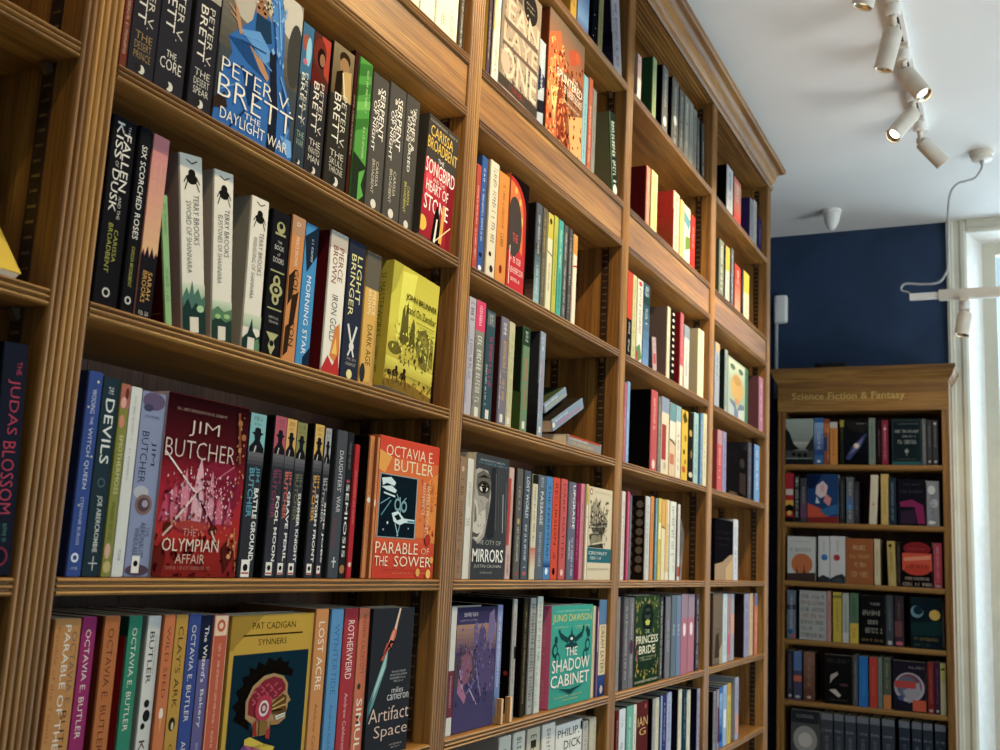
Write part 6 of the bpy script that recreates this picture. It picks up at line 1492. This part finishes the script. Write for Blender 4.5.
rose = [R('22487c', 0, 0, 1, 1), PG('16264c', (0, 0), (.5, 0), (.2, .3), (0, .3)), PG('c8502c', (0, .6), (.4, .7), (.7, .86), (0, 1)), PG('8c2c2c', (0, .9), (1, .86), (1, 1), (0, 1)), PG('2c6ca0', (.4, .74), (1, .6), (1, .8), (.6, .86)), PG('d8c8cc', (.3, .24), (.5, .14), (.66, .24), (.6, .44), (.42, .5), (.26, .4)), PG('e0a8ac', (.4, .24), (.54, .2), (.56, .36), (.44, .38)), PG('d88c8c', (.6, .4), (.78, .5), (.7, .66), (.52, .56)), PG('c8d4dc', (.3, .46), (.4, .6), (.26, .6))]
mag = [R('1e1e28', 0, 0, 1, 1), PG('8c2460', (.06, .50), (.5, .44), (.9, .56), (.96, .96), (.7, .96), (.6, .6), (.1, .6)), PG('3c2c44', (.1, .7), (.6, .66), (.64, .96), (.1, .96)), MK('4c4c5c', .1, .14, .2, .8, 0), MK('4c4c5c', .24, .3, .1, .9, 0)]
osun = [R('cfd0cc', 0, 0, 1, 1), MK('9ca0a0', .10, .13, .1, .8, 0), MK('8c9090', .26, .34, .1, .86, 0), MK('b0b4b4', .38, .41, .1, .5, 0), CI('d0743a', .52, .62, .38), PG('3c2c28', (.3, .9), (.34, .66), (.38, .9)), PG('3c2c28', (.56, .9), (.6, .60), (.65, .9)), PG('4c3c38', (0, .84), (1, .8), (1, 1), (0, 1))]
brown = [R('a8622c', 0, 0, 1, 1), MK('d8b890', .15, .25, .26, .74, 0), MK('c89c70', .36, .44, .14, .9, 0), MK('d8b890', .53, .62, .26, .76, 0), MK('d0a880', .73, .84, .2, .92, 0)]
redc = [R('1c1618', 0, 0, 1, 1), E('8c1c24', .5, .16, .44, .15), MK('b84a4a', .14, .18, .2, .8, 0), R('d8502c', .02, .26, .98, .64), PG('e89070', (.06, .36), (.94, .30), (.94, .38), (.06, .44)), E('c83c24', .5, .62, .42, .12), MK('2c1414', .50, .58, .14, .9, 0), MK('c8b0a0', .78, .84, .1, .9, 0), MK('c8b0a0', .90, .97, .02, .98, 0)]
scrib = [R('b4b4b0', 0, 0, 1, 1)] + [MK(c, .08 + .13 * k, .16 + .13 * k, .06, .94, 0) for k, c in enumerate(('4c4c50', '8c4a4a', '3c4a54', 'a86a54', '44484c', '54585c', '3c3c40'))]
blk = [R('1c1c1e', 0, 0, 1, 1), MK('a8a49c', .14, .19, .4, .8, 0), MK('b8b4a8', .30, .40, .1, .8, 0), MK('b8b4a8', .50, .58, .3, .7, 0), MK('b8b4a8', .66, .76, .2, .9, 0), MK('a88c54', .88, .93, .06, .9, 0)]
moon = [R('17282f', 0, 0, 1, 1), CI('6c94a4', .2, .28, .2), CI('1c3440', .24, .25, .15), CI('d8b040', .75, .33, .17), PG('1c3a3c', (0, .5), (1, .44), (1, .72), (0, .76)), MK('8c7434', .78, .84, .1, .9, 0), MK('5c6058', .90, .95, .1, .6, 0)]
brush = [R('1f1d1e', 0, 0, 1, 1), MK('4c4a48', .08, .16, .1, .9, 0), PG('b8aea4', (.22, .42), (.46, .34), (.5, .4), (.3, .5), (.2, .6)), PG('c8c0b4', (.16, .72), (.4, .70), (.6, .82), (.5, .86), (.3, .78)), E('5c3c44', .7, .6, .16, .03), MK('6c6464', .9, .93, .2, .8, 0)]
ring = [R('2c2636', 0, 0, 1, 1), CI('b8b0b8', .5, .52, .46), CI('8c4458', .5, .5, .38), CI('6c7484', .46, .52, .34), PG('a8a4b0', (.3, .6), (.8, .4), (.86, .6), (.5, .84)), R('c84a40', .06, .40, .70, .54), R('d85c34', .60, .76, 1, .98), MK('c8b0b0', .1, .14, .5, .95, 0), E('4c5c8c', .24, .74, .1, .05)]
greyc = [R('55585c', 0, 0, 1, 1), R('33363a', 0, 0, 1, .24), MK('8c9094', .08, .14, .2, .8, 0), E('a0a09c', .5, .55, .42, .26), E('c8c4bc', .5, .56, .24, .14)]
row('on top shelf, far bookcase', 'paperback_book', FZ[0],
    b(785.5, 813.5, 419, 'cover with pale misty sky over dark hills', '8c9a92', land, face=True, th=.03, side='4c504e'),
    b(814.2, 823.6, 418, 'bright blue paperback with paler middle', '3c6ca8', [GR('8cb0dc', '2c5490', 0, .1, 1, .8, 6), MK('dce4ec', .3, .7), E('d8d8d8', .5, .93, .2, .03)], side='2c4c7c'),
    b(824, 829.6, 419, 'rust and blue mottled paperback', '9c5434', [R('c8742c', 0, .1, 1, .3), R('3c4c74', 0, .4, .6, .7), MK('e0c8b0', .2, .9, .6, .9)], side='5c3424'),
    b(830, 837.4, 422, 'amber orange paperback with white head', 'd08a30', [R('c8c4c0', 0, 0, 1, .14), MK('7c4c1c', .2, .8)], side='8c5a1c'),
    b(840, 844, 420, 'dark paperback with mustard head', '2c2e26', [R('a89a2c', 0, 0, 1, .16), MK('8c8640', .2, .5)], side='1c1c18'),
    b(844.5, 868.6, 420, 'black cover with a glowing diagonal galaxy', '1c1f26', galx, face=True, th=.03, side='2c2e26'),
    b(869, 875.4, 418, 'sage grey paperback', '7c8c84', [MK('3c4844', .1, .9)], side='4c5854'),
    b(877, 881.6, 420, 'black plum slim paperback', '2c1c24', [MK('8c6c78', .2, .8)], side='1c1418'),
    b(882, 888.4, 420, 'maroon paperback with pink lettering', '8c2c44', [MK('d89cac', .1, .9), CI('e0c0c8', .5, .2, .2)], side='4c1824'),
    b(892, 922, 419, 'dark teal cover with pale centred lettering', '2c3c40', tealc, face=True, th=.03, side='1c2c30'),
    b(922.6, 926.4, 419, 'mid grey paperback right of the teal cover', '6c7074', [MK('a8acb0', .1, .9)], side='44484c'),
    b(927.4, 932.2, 420, 'charcoal paperback, left of two at the end', '44464a', [MK('8c9094', .1, .6), CI('b8b8b8', .5, .92, .26)], side='2c2e32'),
    b(933, 938.4, 420, 'charcoal paperback, right of two at the end', '46484e', [MK('a0a4a8', .1, .6), CI('c0c0c0', .5, .08, .26), CI('b8b8b8', .5, .92, .26)], side='2c2e32'), far=True)
row('on second shelf, far bookcase', 'paperback_book', FZ[1],
    b(785.4, 793.4, 473, 'red paperback with white band and yellow black foot', 'b01c34', [R('c8c4bc', .05, .33, .95, .45), R('d8a82c', 0, .56, 1, .68), PG('1c1a18', (0, .68), (.5, .64), (1, .68), (1, .78), (0, .78)), CI('d8b43c', .5, .82, .3), R('1c1a18', 0, .90, 1, 1)], side='6c1420'),
    b(794, 799.8, 475, 'black paperback with white jagged lettering', '26282a', [MK('c8ccc8', .05, .9, .2, .8), R('a8b4a8', .3, .1, .6, .16)], side='1c1c1e'),
    b(800.4, 806.6, 478, 'grey to mauve paperback', '4c4c54', [GR('54565c', '74486c', 0, .3, 1, .9, 6), MK('b0b0b4', .2, .6)], side='34343a'),
    b(807.4, 838.6, 474, 'blue cover with pale blossom and red spine', '22487c', rose, face=True, th=.03, side='a82448'),
    b(840, 844.8, 477, 'black slim paperback with grey lettering', '34363a', [MK('8c9094', .1, .9)], side='1c1c1e'),
    b(846.6, 853.6, 477, 'grey paperback with blue lower half', '6c7074', [GR('6c7074', '3c7cb8', 0, .3, 1, .7, 6), MK('c8ccd0', .1, .4), MK('d0dce4', .6, .9)], side='44484c'),
    b(854.2, 859, 482, 'smoky dark paperback, shorter', '44404a', [MK('8c8890', .2, .8)], side='24222a'),
    b(869, 876.4, 475, 'cream white paperback leaning right', 'd8cfb4', [MK('c8a88c', .2, .8), CI('d8a07c', .5, .6, .2)], side='b8ac8c', lean=-2.5),
    b(881.2, 888.6, 474, 'butter yellow paperback upright beside the leaning one', 'd0b060', [MK('8c7434', .2, .8)], side='a88c44'),
    b(889, 896.4, 478, 'midnight blue paperback', '2c3c4c', [MK('8ca0b0', .1, .9)], side='1c2834'),
    b(898, 926.4, 479, 'black cover with magenta lower shape', '1e1e28', mag, face=True, th=.03, side='16161e'),
    b(927, 939.6, 481, 'broad mottled white grey paperback at the end', '8c909a', [E('c8ccd0', .4, .2, .3, .1), E('b8bcc4', .6, .5, .3, .1), MK('5c606a', .3, .9), E('d0d4d0', .4, .92, .3, .04)], side='5c606a'), far=True)
row('on third shelf, far bookcase', 'paperback_book', FZ[2],
    b(787.4, 815.4, 536, 'white cover with orange sun and dark towers', 'cfd0cc', osun, face=True, th=.03, side='b0b4b4'),
    b(818.2, 829.6, 536, 'white paperback with a blue dot', 'd4d6d6', [CI('3c7cc0', .55, .46, .28), MK('8c9498', .08, .34, .4, .6), PG('3c4044', (0, .9), (.4, .84), (1, .9), (1, 1), (0, 1))], side='b0b4b4'),
    b(830, 845.2, 536, 'white paperback with a red dot', 'd6d4d4', [CI('b8343c', .45, .46, .22), MK('98908c', .08, .34, .4, .6), PG('34383c', (0, .92), (.4, .84), (.8, .80), (1, .86), (1, 1), (0, 1)), PG('4c5458', (.1, .96), (.6, .88), (.9, .98))], side='b0b4b4'),
    b(846, 873.4, 538, 'rust orange cover with four lettered lines', 'a8622c', brown, face=True, th=.034, side='c8a070'),
    b(874.6, 880.2, 539, 'cream paperback right of the rust cover', 'd8c8a0', [MK('8c7c54', .2, .8)], side='a89870'),
    b(888.4, 896.4, 541, 'old gold paperback leaning slightly', 'c0a858', [MK('6c5c24', .1, .7), E('3c3424', .4, .1, .2, .04), MK('d0c4a0', .8, .95)], side='8c7a3c', lean=1.5),
    b(897, 901, 542, 'dark brown slim paperback', '3c302c', [MK('8c7c74', .1, .9)], side='241c1a'),
    b(902, 933, 541, 'black cover with scarlet bands and red dome', '1c1618', redc, face=True, th=.034, side='4c1c20'),
    b(934, 942.6, 543, 'rose red paperback with pale lettering at the end', 'b84458', [MK('e0b4bc', .06, .86), E('8c9c9c', .5, .95, .3, .03)], side='7c2838'), far=True)
row('on fourth shelf, far bookcase', 'paperback_book', FZ[3],
    b(787, 795.6, 590, 'slate paperback with blue and red foot', '6c7c8c', [R('3c4450', 0, .3, 1, .4), MK('c8d0d4', .1, .8), R('2c5ca0', .1, .82, .6, .9), R('c06048', .5, .9, .9, .98)], side='2c3440'),
    b(799.4, 826.6, 590, 'grey cover crowded with scribbled lettering', 'b4b4b0', scrib, face=True, th=.03, side='b8445c'),
    b(827.2, 831, 591, 'pink slim paperback beside the scribbled cover', 'c89088', [MK('7c4c48', .2, .8)], side='8c5450'),
    b(833, 841.6, 592, 'strong yellow paperback', 'ccb410', [MK('7c6c0c', .2, .8), R('8c8434', 0, .06, 1, .12)], side='948208'),
    b(842.6, 849, 593, 'white grey paperback beside the yellow one', 'b8bab4', [MK('6c6e6a', .2, .8), R('d0ccc8', 0, .8, 1, 1)], side='8c8e8a'),
    b(850, 858.6, 593, 'sage green paperback with bright yellow foot', '5c7c64', [R('d8b81c', 0, .6, 1, 1), MK('2c443c', .1, .5), MK('8c741c', .7, .9)], side='3c5444'),
    b(860.4, 885.6, 595, 'black cover with cream lettering lines', '1c1c1e', blk, face=True, th=.03, side='1c1c1e'),
    b(886.4, 893.6, 595, 'dim grey paperback with pale foot', '4c545c', [MK('8c949c', .1, .7), E('c8c4c0', .5, .93, .3, .04)], side='2c3238'),
    b(895, 904, 596, 'dark plum paperback with pink foot', '44383f', [MK('847478', .1, .6), R('7c4c50', 0, .5, .8, .8), E('c85c74', .5, .93, .4, .04)], side='281f24'),
    b(911, 943.6, 597, 'dark blue green cover with blue and yellow moons', '17282f', moon, face=True, th=.034, side='12202a'), far=True)
row('on fifth shelf, far bookcase', 'paperback_book', FZ[4],
    b(787.4, 792.6, 650, 'dark grey paperback, leftmost on this shelf', '3c3c48', [MK('8c8c98', .1, .8), E('a8a8a8', .5, .92, .3, .03)], side='24242c'),
    b(793.6, 801.6, 651, 'slate paperback with blue head and orange band', '4c5070', [R('5c7cb0', 0, 0, 1, .4), R('c8684c', 0, .5, 1, .62), E('b8b8b8', .5, .93, .3, .03)], side='2c3044'),
    b(803.6, 814.6, 652, 'terracotta brown paperback', '7c5444', [GR('8c6450', '6c4838', 0, 0, 1, 1, 4), MK('a88470', .1, .7), E('c8a898', .5, .92, .2, .03)], side='3c2820'),
    b(824.6, 852.4, 654, 'black cover with white brush strokes', '1f1d1e', brush, face=True, th=.034, side='1a1819'),
    b(853.4, 858, 655, 'grey slim paperback right of brush stroke cover', '5c6068', [MK('a8acb4', .1, .9)], side='3c4048'),
    b(859, 868, 656, 'azure blue paperback', '1c7cc4', [MK('3c94d4', .2, .8)], side='145c94'),
    b(869.6, 877.8, 657, 'tomato red paperback', 'c8402c', [MK('d86c54', .2, .8)], side='902c1c'),
    b(878.4, 882.6, 657, 'grey green slim paperback', '7c8c84', [MK('4c5854', .1, .9)], side='54605a'),
    b(883.4, 891.2, 658, 'olive paperback with orange foot', '5c6454', [R('d0803c', 0, .72, 1, 1), MK('a8a484', .1, .6)], side='3c4238'),
    b(893, 926.4, 660, 'dark cover with white ring and red blocks', '2c2636', ring, face=True, th=.034, side='1f1a28'),
    b(928, 934.6, 662, 'brick red paperback', '8c2c28', [MK('c87c6c', .1, .8), E('b8a8a0', .5, .94, .3, .03)], side='5c1c1a'),
    b(935.2, 940.4, 662, 'aubergine paperback', '4c2c4c', [MK('8c6c8c', .1, .8), E('b8a8b8', .5, .94, .3, .03)], side='2c1a2c'),
    b(941, 946.6, 663, 'primrose yellow paperback, last in row', 'c8c470', [R('3c3c24', .2, .1, .8, .14), LN('3c3c24', (0, .36), (1, .36), .06), R('d0cca0', 0, .36, 1, 1)], side='94904c'), far=True)
vols = [b(x0, x1, 713 + (x0 - 821) * .1, 'grey volume of a matching set', c, [R('7c828c', 0, 0, 1, .12), MK('a8aeb8', .3, .34, .1, .9, 0), MK('8c929c', .42, .8), R('a0a6b0', .3, .86, .7, .95)], side='2c3038', same=True)
        for x0, x1, c in ((821, 832.6, '4c5058'), (834, 843.6, '484e58'), (845, 855.6, '4c525c'), (857, 868.6, '444a54'), (870, 879.8, '4a505a'), (882, 894.6, '484e58'), (899, 909.6, '3c4452'), (912, 921.6, '3e4654'), (923, 932.6, '3c4452'), (935, 946, '3a4250'))]
row('on bottom shelf, far bookcase', 'hardback_book', FZ[5],
    b(791, 819.6, 709, 'grey cover with pale oval and dark head band', '55585c', greyc, face=True, th=.034, side='3c4044'),
    *vols, far=True, zr=.17)

# ------------------------------------------------------------------ put every book in its place
for R_ in ROWS:
    for k in R_['books']:
        collect(k['pr'])
        collect(k.get('sp', []))
SIGN = 'Science Fiction & Fantasy'
TEXT[(SIGN, 0.012)] = None
make_text()

LABELS = {}
nb = 0
for R_ in ROWS:
    far = R_['far']
    z = R_['z'] + 0.0003
    zr = z + R_['zr']
    prev = None
    n_in_row = len(R_['books'])
    for bk in R_['books']:
        nb += 1
        rnd = random.Random(nb * 7 + 3)
        rec = bk.get('rec', R_['rec'] + (0.0 if far else rnd.uniform(-0.003, 0.004)))
        face = bk.get('face', False)
        if 'X' in bk:
            s0, s1 = bk['X']
        elif far:
            s0, s1 = -y_at(bk['x0'], FX + rec, zr), -y_at(bk['x1'], FX + rec, zr)
        else:
            s0, s1 = x_at(bk['x0'] + bk.get('x_off', 0), rec, zr), x_at(bk['x1'], rec, zr)
        mid = (s0 + s1) / 2
        bay = (-FIL, -FIR - 0.0006) if far else min(BAYS, key=lambda q: abs(mid - min(max(mid, q[0]), q[1])))
        lo = R_['x_min'] if R_['x_min'] is not None else bay[0] + (0.0 if far else 0.0016)
        if prev is not None and not bk.get('X'):
            lo = max(lo, prev + 0.0004)
        s0 = max(s0, lo)
        hi = bay[1] - (0.0 if far else 0.0016)
        s1 = min(s1, hi)
        s1 = max(s1, s0 + 0.003)
        top = bk['top']
        if bk.get('h'):
            h = bk['h']
        elif top < 3:
            h = top
        else:
            sx = s1 if bk.get('topx') else s0
            h = (z_at(top, FX + rec, -sx) if far else z_at(top, sx, rec)) - z
        room = {Z_TOP: 2.960, Z_FAS: 2.664, Z_A: 2.274}.get(R_['z'])
        if room is None:
            room = min([q for q in (FZ + [2.234 + .022] if far else [Z_A, Z_B, Z_C, Z_D, Z_E, Z_F]) if q > R_['z'] + .05]) - (0.022 if far else 0.018)
        h = min(h, room - z - 0.003)
        w = s1 - s0
        lean = math.radians(bk.get('lean', 0))
        prev = s1
        d = bk.get('d', 0.129 if h < 0.21 else 0.145)
        o = make_book(R_['kind'], w, h, d, bk['col'], bk['pr'], face=face, th=bk.get('th', 0.03), side=bk.get('side'), front=bk.get('front'),
                      hb=bk.get('hb', R_['kind'] == 'hardback_book' and not far), sp=bk.get('sp'), seed=nb)
        lift = w * math.sin(-lean) if lean < 0 else bk.get('th', 0.03) * math.sin(math.radians(bk.get('recline', 0)))
        if far:
            o.matrix_basis = Matrix.Translation((FX + rec, -s0, z + lift)) @ Matrix.Rotation(-math.pi / 2, 4, 'Z') @ Matrix.Rotation(-lean, 4, 'Y')
        else:
            o.matrix_basis = Matrix.Translation((s0, rec, z + lift)) @ Matrix.Rotation(math.radians(-bk.get('recline', 0)), 4, 'X') @ Matrix.Rotation(-lean, 4, 'Y')
        lab = bk['look'] + ' ' + R_['place']
        g = 'books ' + R_['place']
        if bk.get('same'):
            lab = 'dark grey volume of a matching set on the far bookcase bottom shelf'
            g = 'matching grey volumes on the bottom shelf of the far bookcase'
        elif lab in LABELS:
            print('DUPLICATE LABEL', lab)
        if len(lab.replace('-', ' ').split()) > 16:
            print('LONG', len(lab.split()), lab)
        LABELS[lab] = 1
        tag(o, lab, 'book', g)
print('BOOKS', nb)

# three small albums fallen over at the end of the third bay's fourth shelf
def lying(px0, px1, zb, rec, w, d, tilt, col, pr, side, label):
    x0 = x_at(px0, rec, zb)
    x1 = x_at(px1, rec, zb)
    L = (x1 - x0) / math.cos(tilt)
    o = make_book('graphic_novel', w, L, d, col, pr, side=side, front=side, seed=int(px0))
    # laid with its spine to the front; the foot end (local origin) is the raised right end
    o.matrix_basis = Matrix.Translation((x0 + L * math.cos(tilt), rec, zb + L * math.sin(tilt))) @ Matrix.Rotation(-math.pi / 2 - tilt, 4, 'Y')
    return tag(o, label, 'book', 'books on fourth shelf, third bay')


lying(567, 601, Z_B + 0.0006, .006, .022, .15, 0.0, '8a8a8c', [MK('e0e0dc', .06, .6, .55, .85)] + [MK('d8b82c', .12, .74, .10, .46), R('b04a24', .78, .05, .98, .95)], '4a4440', 'flat grey album with yellow lettering lying on fourth shelf, third bay')
lying(553, 582.5, Z_B + 0.024, .030, .024, .14, math.radians(24), '7c94ac', [MK('e8ecf0', .1, .5, .6, .85), MK('d0506c', .14, .9, .14, .52), S_tile(.04)], '2c2824', 'blue album with pink lettering propped at a slant on fourth shelf, third bay')
lying(545, 566, Z_B + 0.062, .050, .020, .14, math.radians(26), '7c94ac', [MK('e8ecf0', .05, .6, .6, .85), MK('d8c42c', .05, .95, .14, .5)], '3c4a34', 'blue album with yellow lettering, topmost of the slanted pair on fourth shelf, third bay')

# pale wooden display stands
def stand(x, y, z, ht, wd, label):
    s = empty('book_stand', (x, y, z))
    tag(s, label, 'book stand', 'wooden book stands')
    m = MB()
    m.prism([(0, 0.0), (0.018, 0.0), (0.018, 0.010), (0.010, 0.014), (0.010, ht * 0.5), (0, ht * 0.5)], lambda p, t: (t, p[0], p[1]), 0, 0.008)
    m.build('upright_peg', M['ply'], s)
    m = MB()
    m.prism([(0, 0.0), (0.018, 0.0), (0.018, 0.010), (0.010, 0.014), (0.010, ht * 0.5), (0, ht * 0.5)], lambda p, t: (t, p[0], p[1]), wd - 0.008, wd)
    m.build('upright_peg', M['ply'], s)
    m = MB()
    m.prism([(0.019, 0.0), (0.026, 0.0), (0.075, ht), (0.068, ht)], lambda p, t: (t, p[0], p[1]), 0.002, wd - 0.002)
    m.build('back_rest', M['ply'], s)
    return s


stand(x_at(577, .07, Z_A), .06, Z_A + .0003, .055, .05, 'small pale wooden book stand at the end of third shelf, third bay')
stand(x_at(500.5, .001, Z_D), .0012, Z_D + .0003, .085, .044, 'pale wooden book stand before the black books on sixth shelf, third bay')
# sheaf of grey leaflets leaning at the end of the fourth bay's fifth shelf
m = MB()
xx = x_at(680, .02, Z_C)
for k in range(7):
    m.prism([(0, 0), (0.0008, 0), (0.0008 + 0.004 * k, 0.165 - 0.006 * k), (0.004 * k, 0.165 - 0.006 * k)], lambda p, t: (xx + 0.0012 * k + p[0], t, Z_C + 0.0004 + p[1]), 0.02, 0.15, )
tag(m.build('leaflet', noise_mat('grey_leaflet_paper', '6c6a66', '8c8a84', 30, 0.7), origin=(xx, .08, Z_C)), 'fanned grey leaflets leaning right on fifth shelf, fourth bay', 'leaflets', kind='stuff')

# the gilt lettering on the far header board
mb = MB()
yA, yB = 0.074, -0.392
vv, ff = TEXT[(SIGN, 0.012)]
for gx, gy in vv:
    mb.v.append((FX - 0.0046, yA + (yB - yA) * gx, 2.278 + 0.040 * gy))
for f in ff:
    mb.f.append(f); mb.mi.append(0); mb.c.append(None)
lt = mb.build('lettering', M['gold'], fix=False)
lt.parent = hd
lt.matrix_parent_inverse = (Matrix.Translation(fc.location) @ fc.matrix_basis.inverted() @ hd.matrix_basis).inverted()

# ------------------------------------------------------------------ light
def light(kind, name, loc, target, energy, col, **k):
    L = bpy.data.lights.new(name, kind)
    L.energy = energy
    L.color = col
    for a, v in k.items():
        setattr(L, a, v)
    o = bpy.data.objects.new(name, L)
    COL.objects.link(o)
    o.location = loc
    o.rotation_euler = (Vector(target) - Vector(loc)).to_track_quat('-Z', 'Y').to_euler()
    return o


WARM = (1.0, 0.77, 0.45)
SP = dict(spot_size=math.radians(95), spot_blend=0.9, shadow_soft_size=0.018)
# the track's lamps: those over and behind the camera first, then the five in view
light('SPOT', 'lamp_beam', (0.35, YT, 2.93), (0.55, 0.05, 1.9), 19, WARM, **SP)
light('SPOT', 'lamp_beam', (1.10, YT, 2.93), (1.15, 0.05, 2.0), 40, WARM, **SP)
light('SPOT', 'lamp_beam', (1.75, YT, 2.93), (1.70, 0.05, 2.1), 62, WARM, **SP)
light('SPOT', 'lamp_beam', (2.50, -0.500, 2.905), (2.50, 0.02, 2.2), 52, WARM, **SP)
light('SPOT', 'lamp_beam', (2.853, -0.512, 2.902), (2.88, 0.0, 1.9), 48, WARM, **SP)
light('SPOT', 'lamp_beam', (3.084, -0.606, 2.920), (2.3, -1.5, 1.0), 22, WARM, **SP)
light('SPOT', 'lamp_beam', (3.345, -0.482, 2.916), (3.30, 0.0, 2.1), 56, WARM, **SP)
light('SPOT', 'lamp_beam', (3.703, -0.618, 2.940), (4.0, -1.6, 1.0), 3, WARM, **SP)
# daylight: sky through the far window and the shop windows
DAY = (0.72, 0.89, 1.0)
light('SPOT', 'lamp_beam', (4.04, -0.64, 2.405), (4.62, -0.25, 1.5), 9, WARM, spot_size=math.radians(120), spot_blend=0.9, shadow_soft_size=0.02)
light('AREA', 'daylight_far_window', (5.7, -1.30, 1.9), (4.6, -1.20, 1.5), 72, DAY, shape='RECTANGLE', size=1.3, size_y=2.7)
light('AREA', 'daylight_shop_window', (2.7, -3.75, 1.75), (2.9, 0.0, 1.6), 33, DAY, shape='RECTANGLE', size=2.4, size_y=2.2)
light('AREA', 'daylight_shop_window', (0.0, -3.75, 1.75), (0.4, 0.0, 1.6), 5, DAY, shape='RECTANGLE', size=2.4, size_y=2.2)
# added fill lamp, tilted up from the shop window to brighten the ceiling
light('AREA', 'added_ceiling_fill', (2.7, -3.72, 0.9), (3.2, -0.6, 3.11), 31, (0.97, 0.97, 0.93), shape='RECTANGLE', size=2.4, size_y=0.7, spread=math.radians(110))
# extra blue fill lamp, added to brighten the far window's reveal
light('AREA', 'added_reveal_fill', (5.45, -1.75, 2.2), (4.95, -0.66, 1.9), 1.5, (0.40, 0.80, 1.0), shape='RECTANGLE', size=0.5, size_y=1.6)
wd = bpy.data.worlds.new('sky')
sc.world = wd
wd.use_nodes = True
bg = wd.node_tree.nodes['Background']
bg.inputs['Color'].default_value = (0.50, 0.80, 1.0, 1)
bg.inputs['Strength'].default_value = 1.5
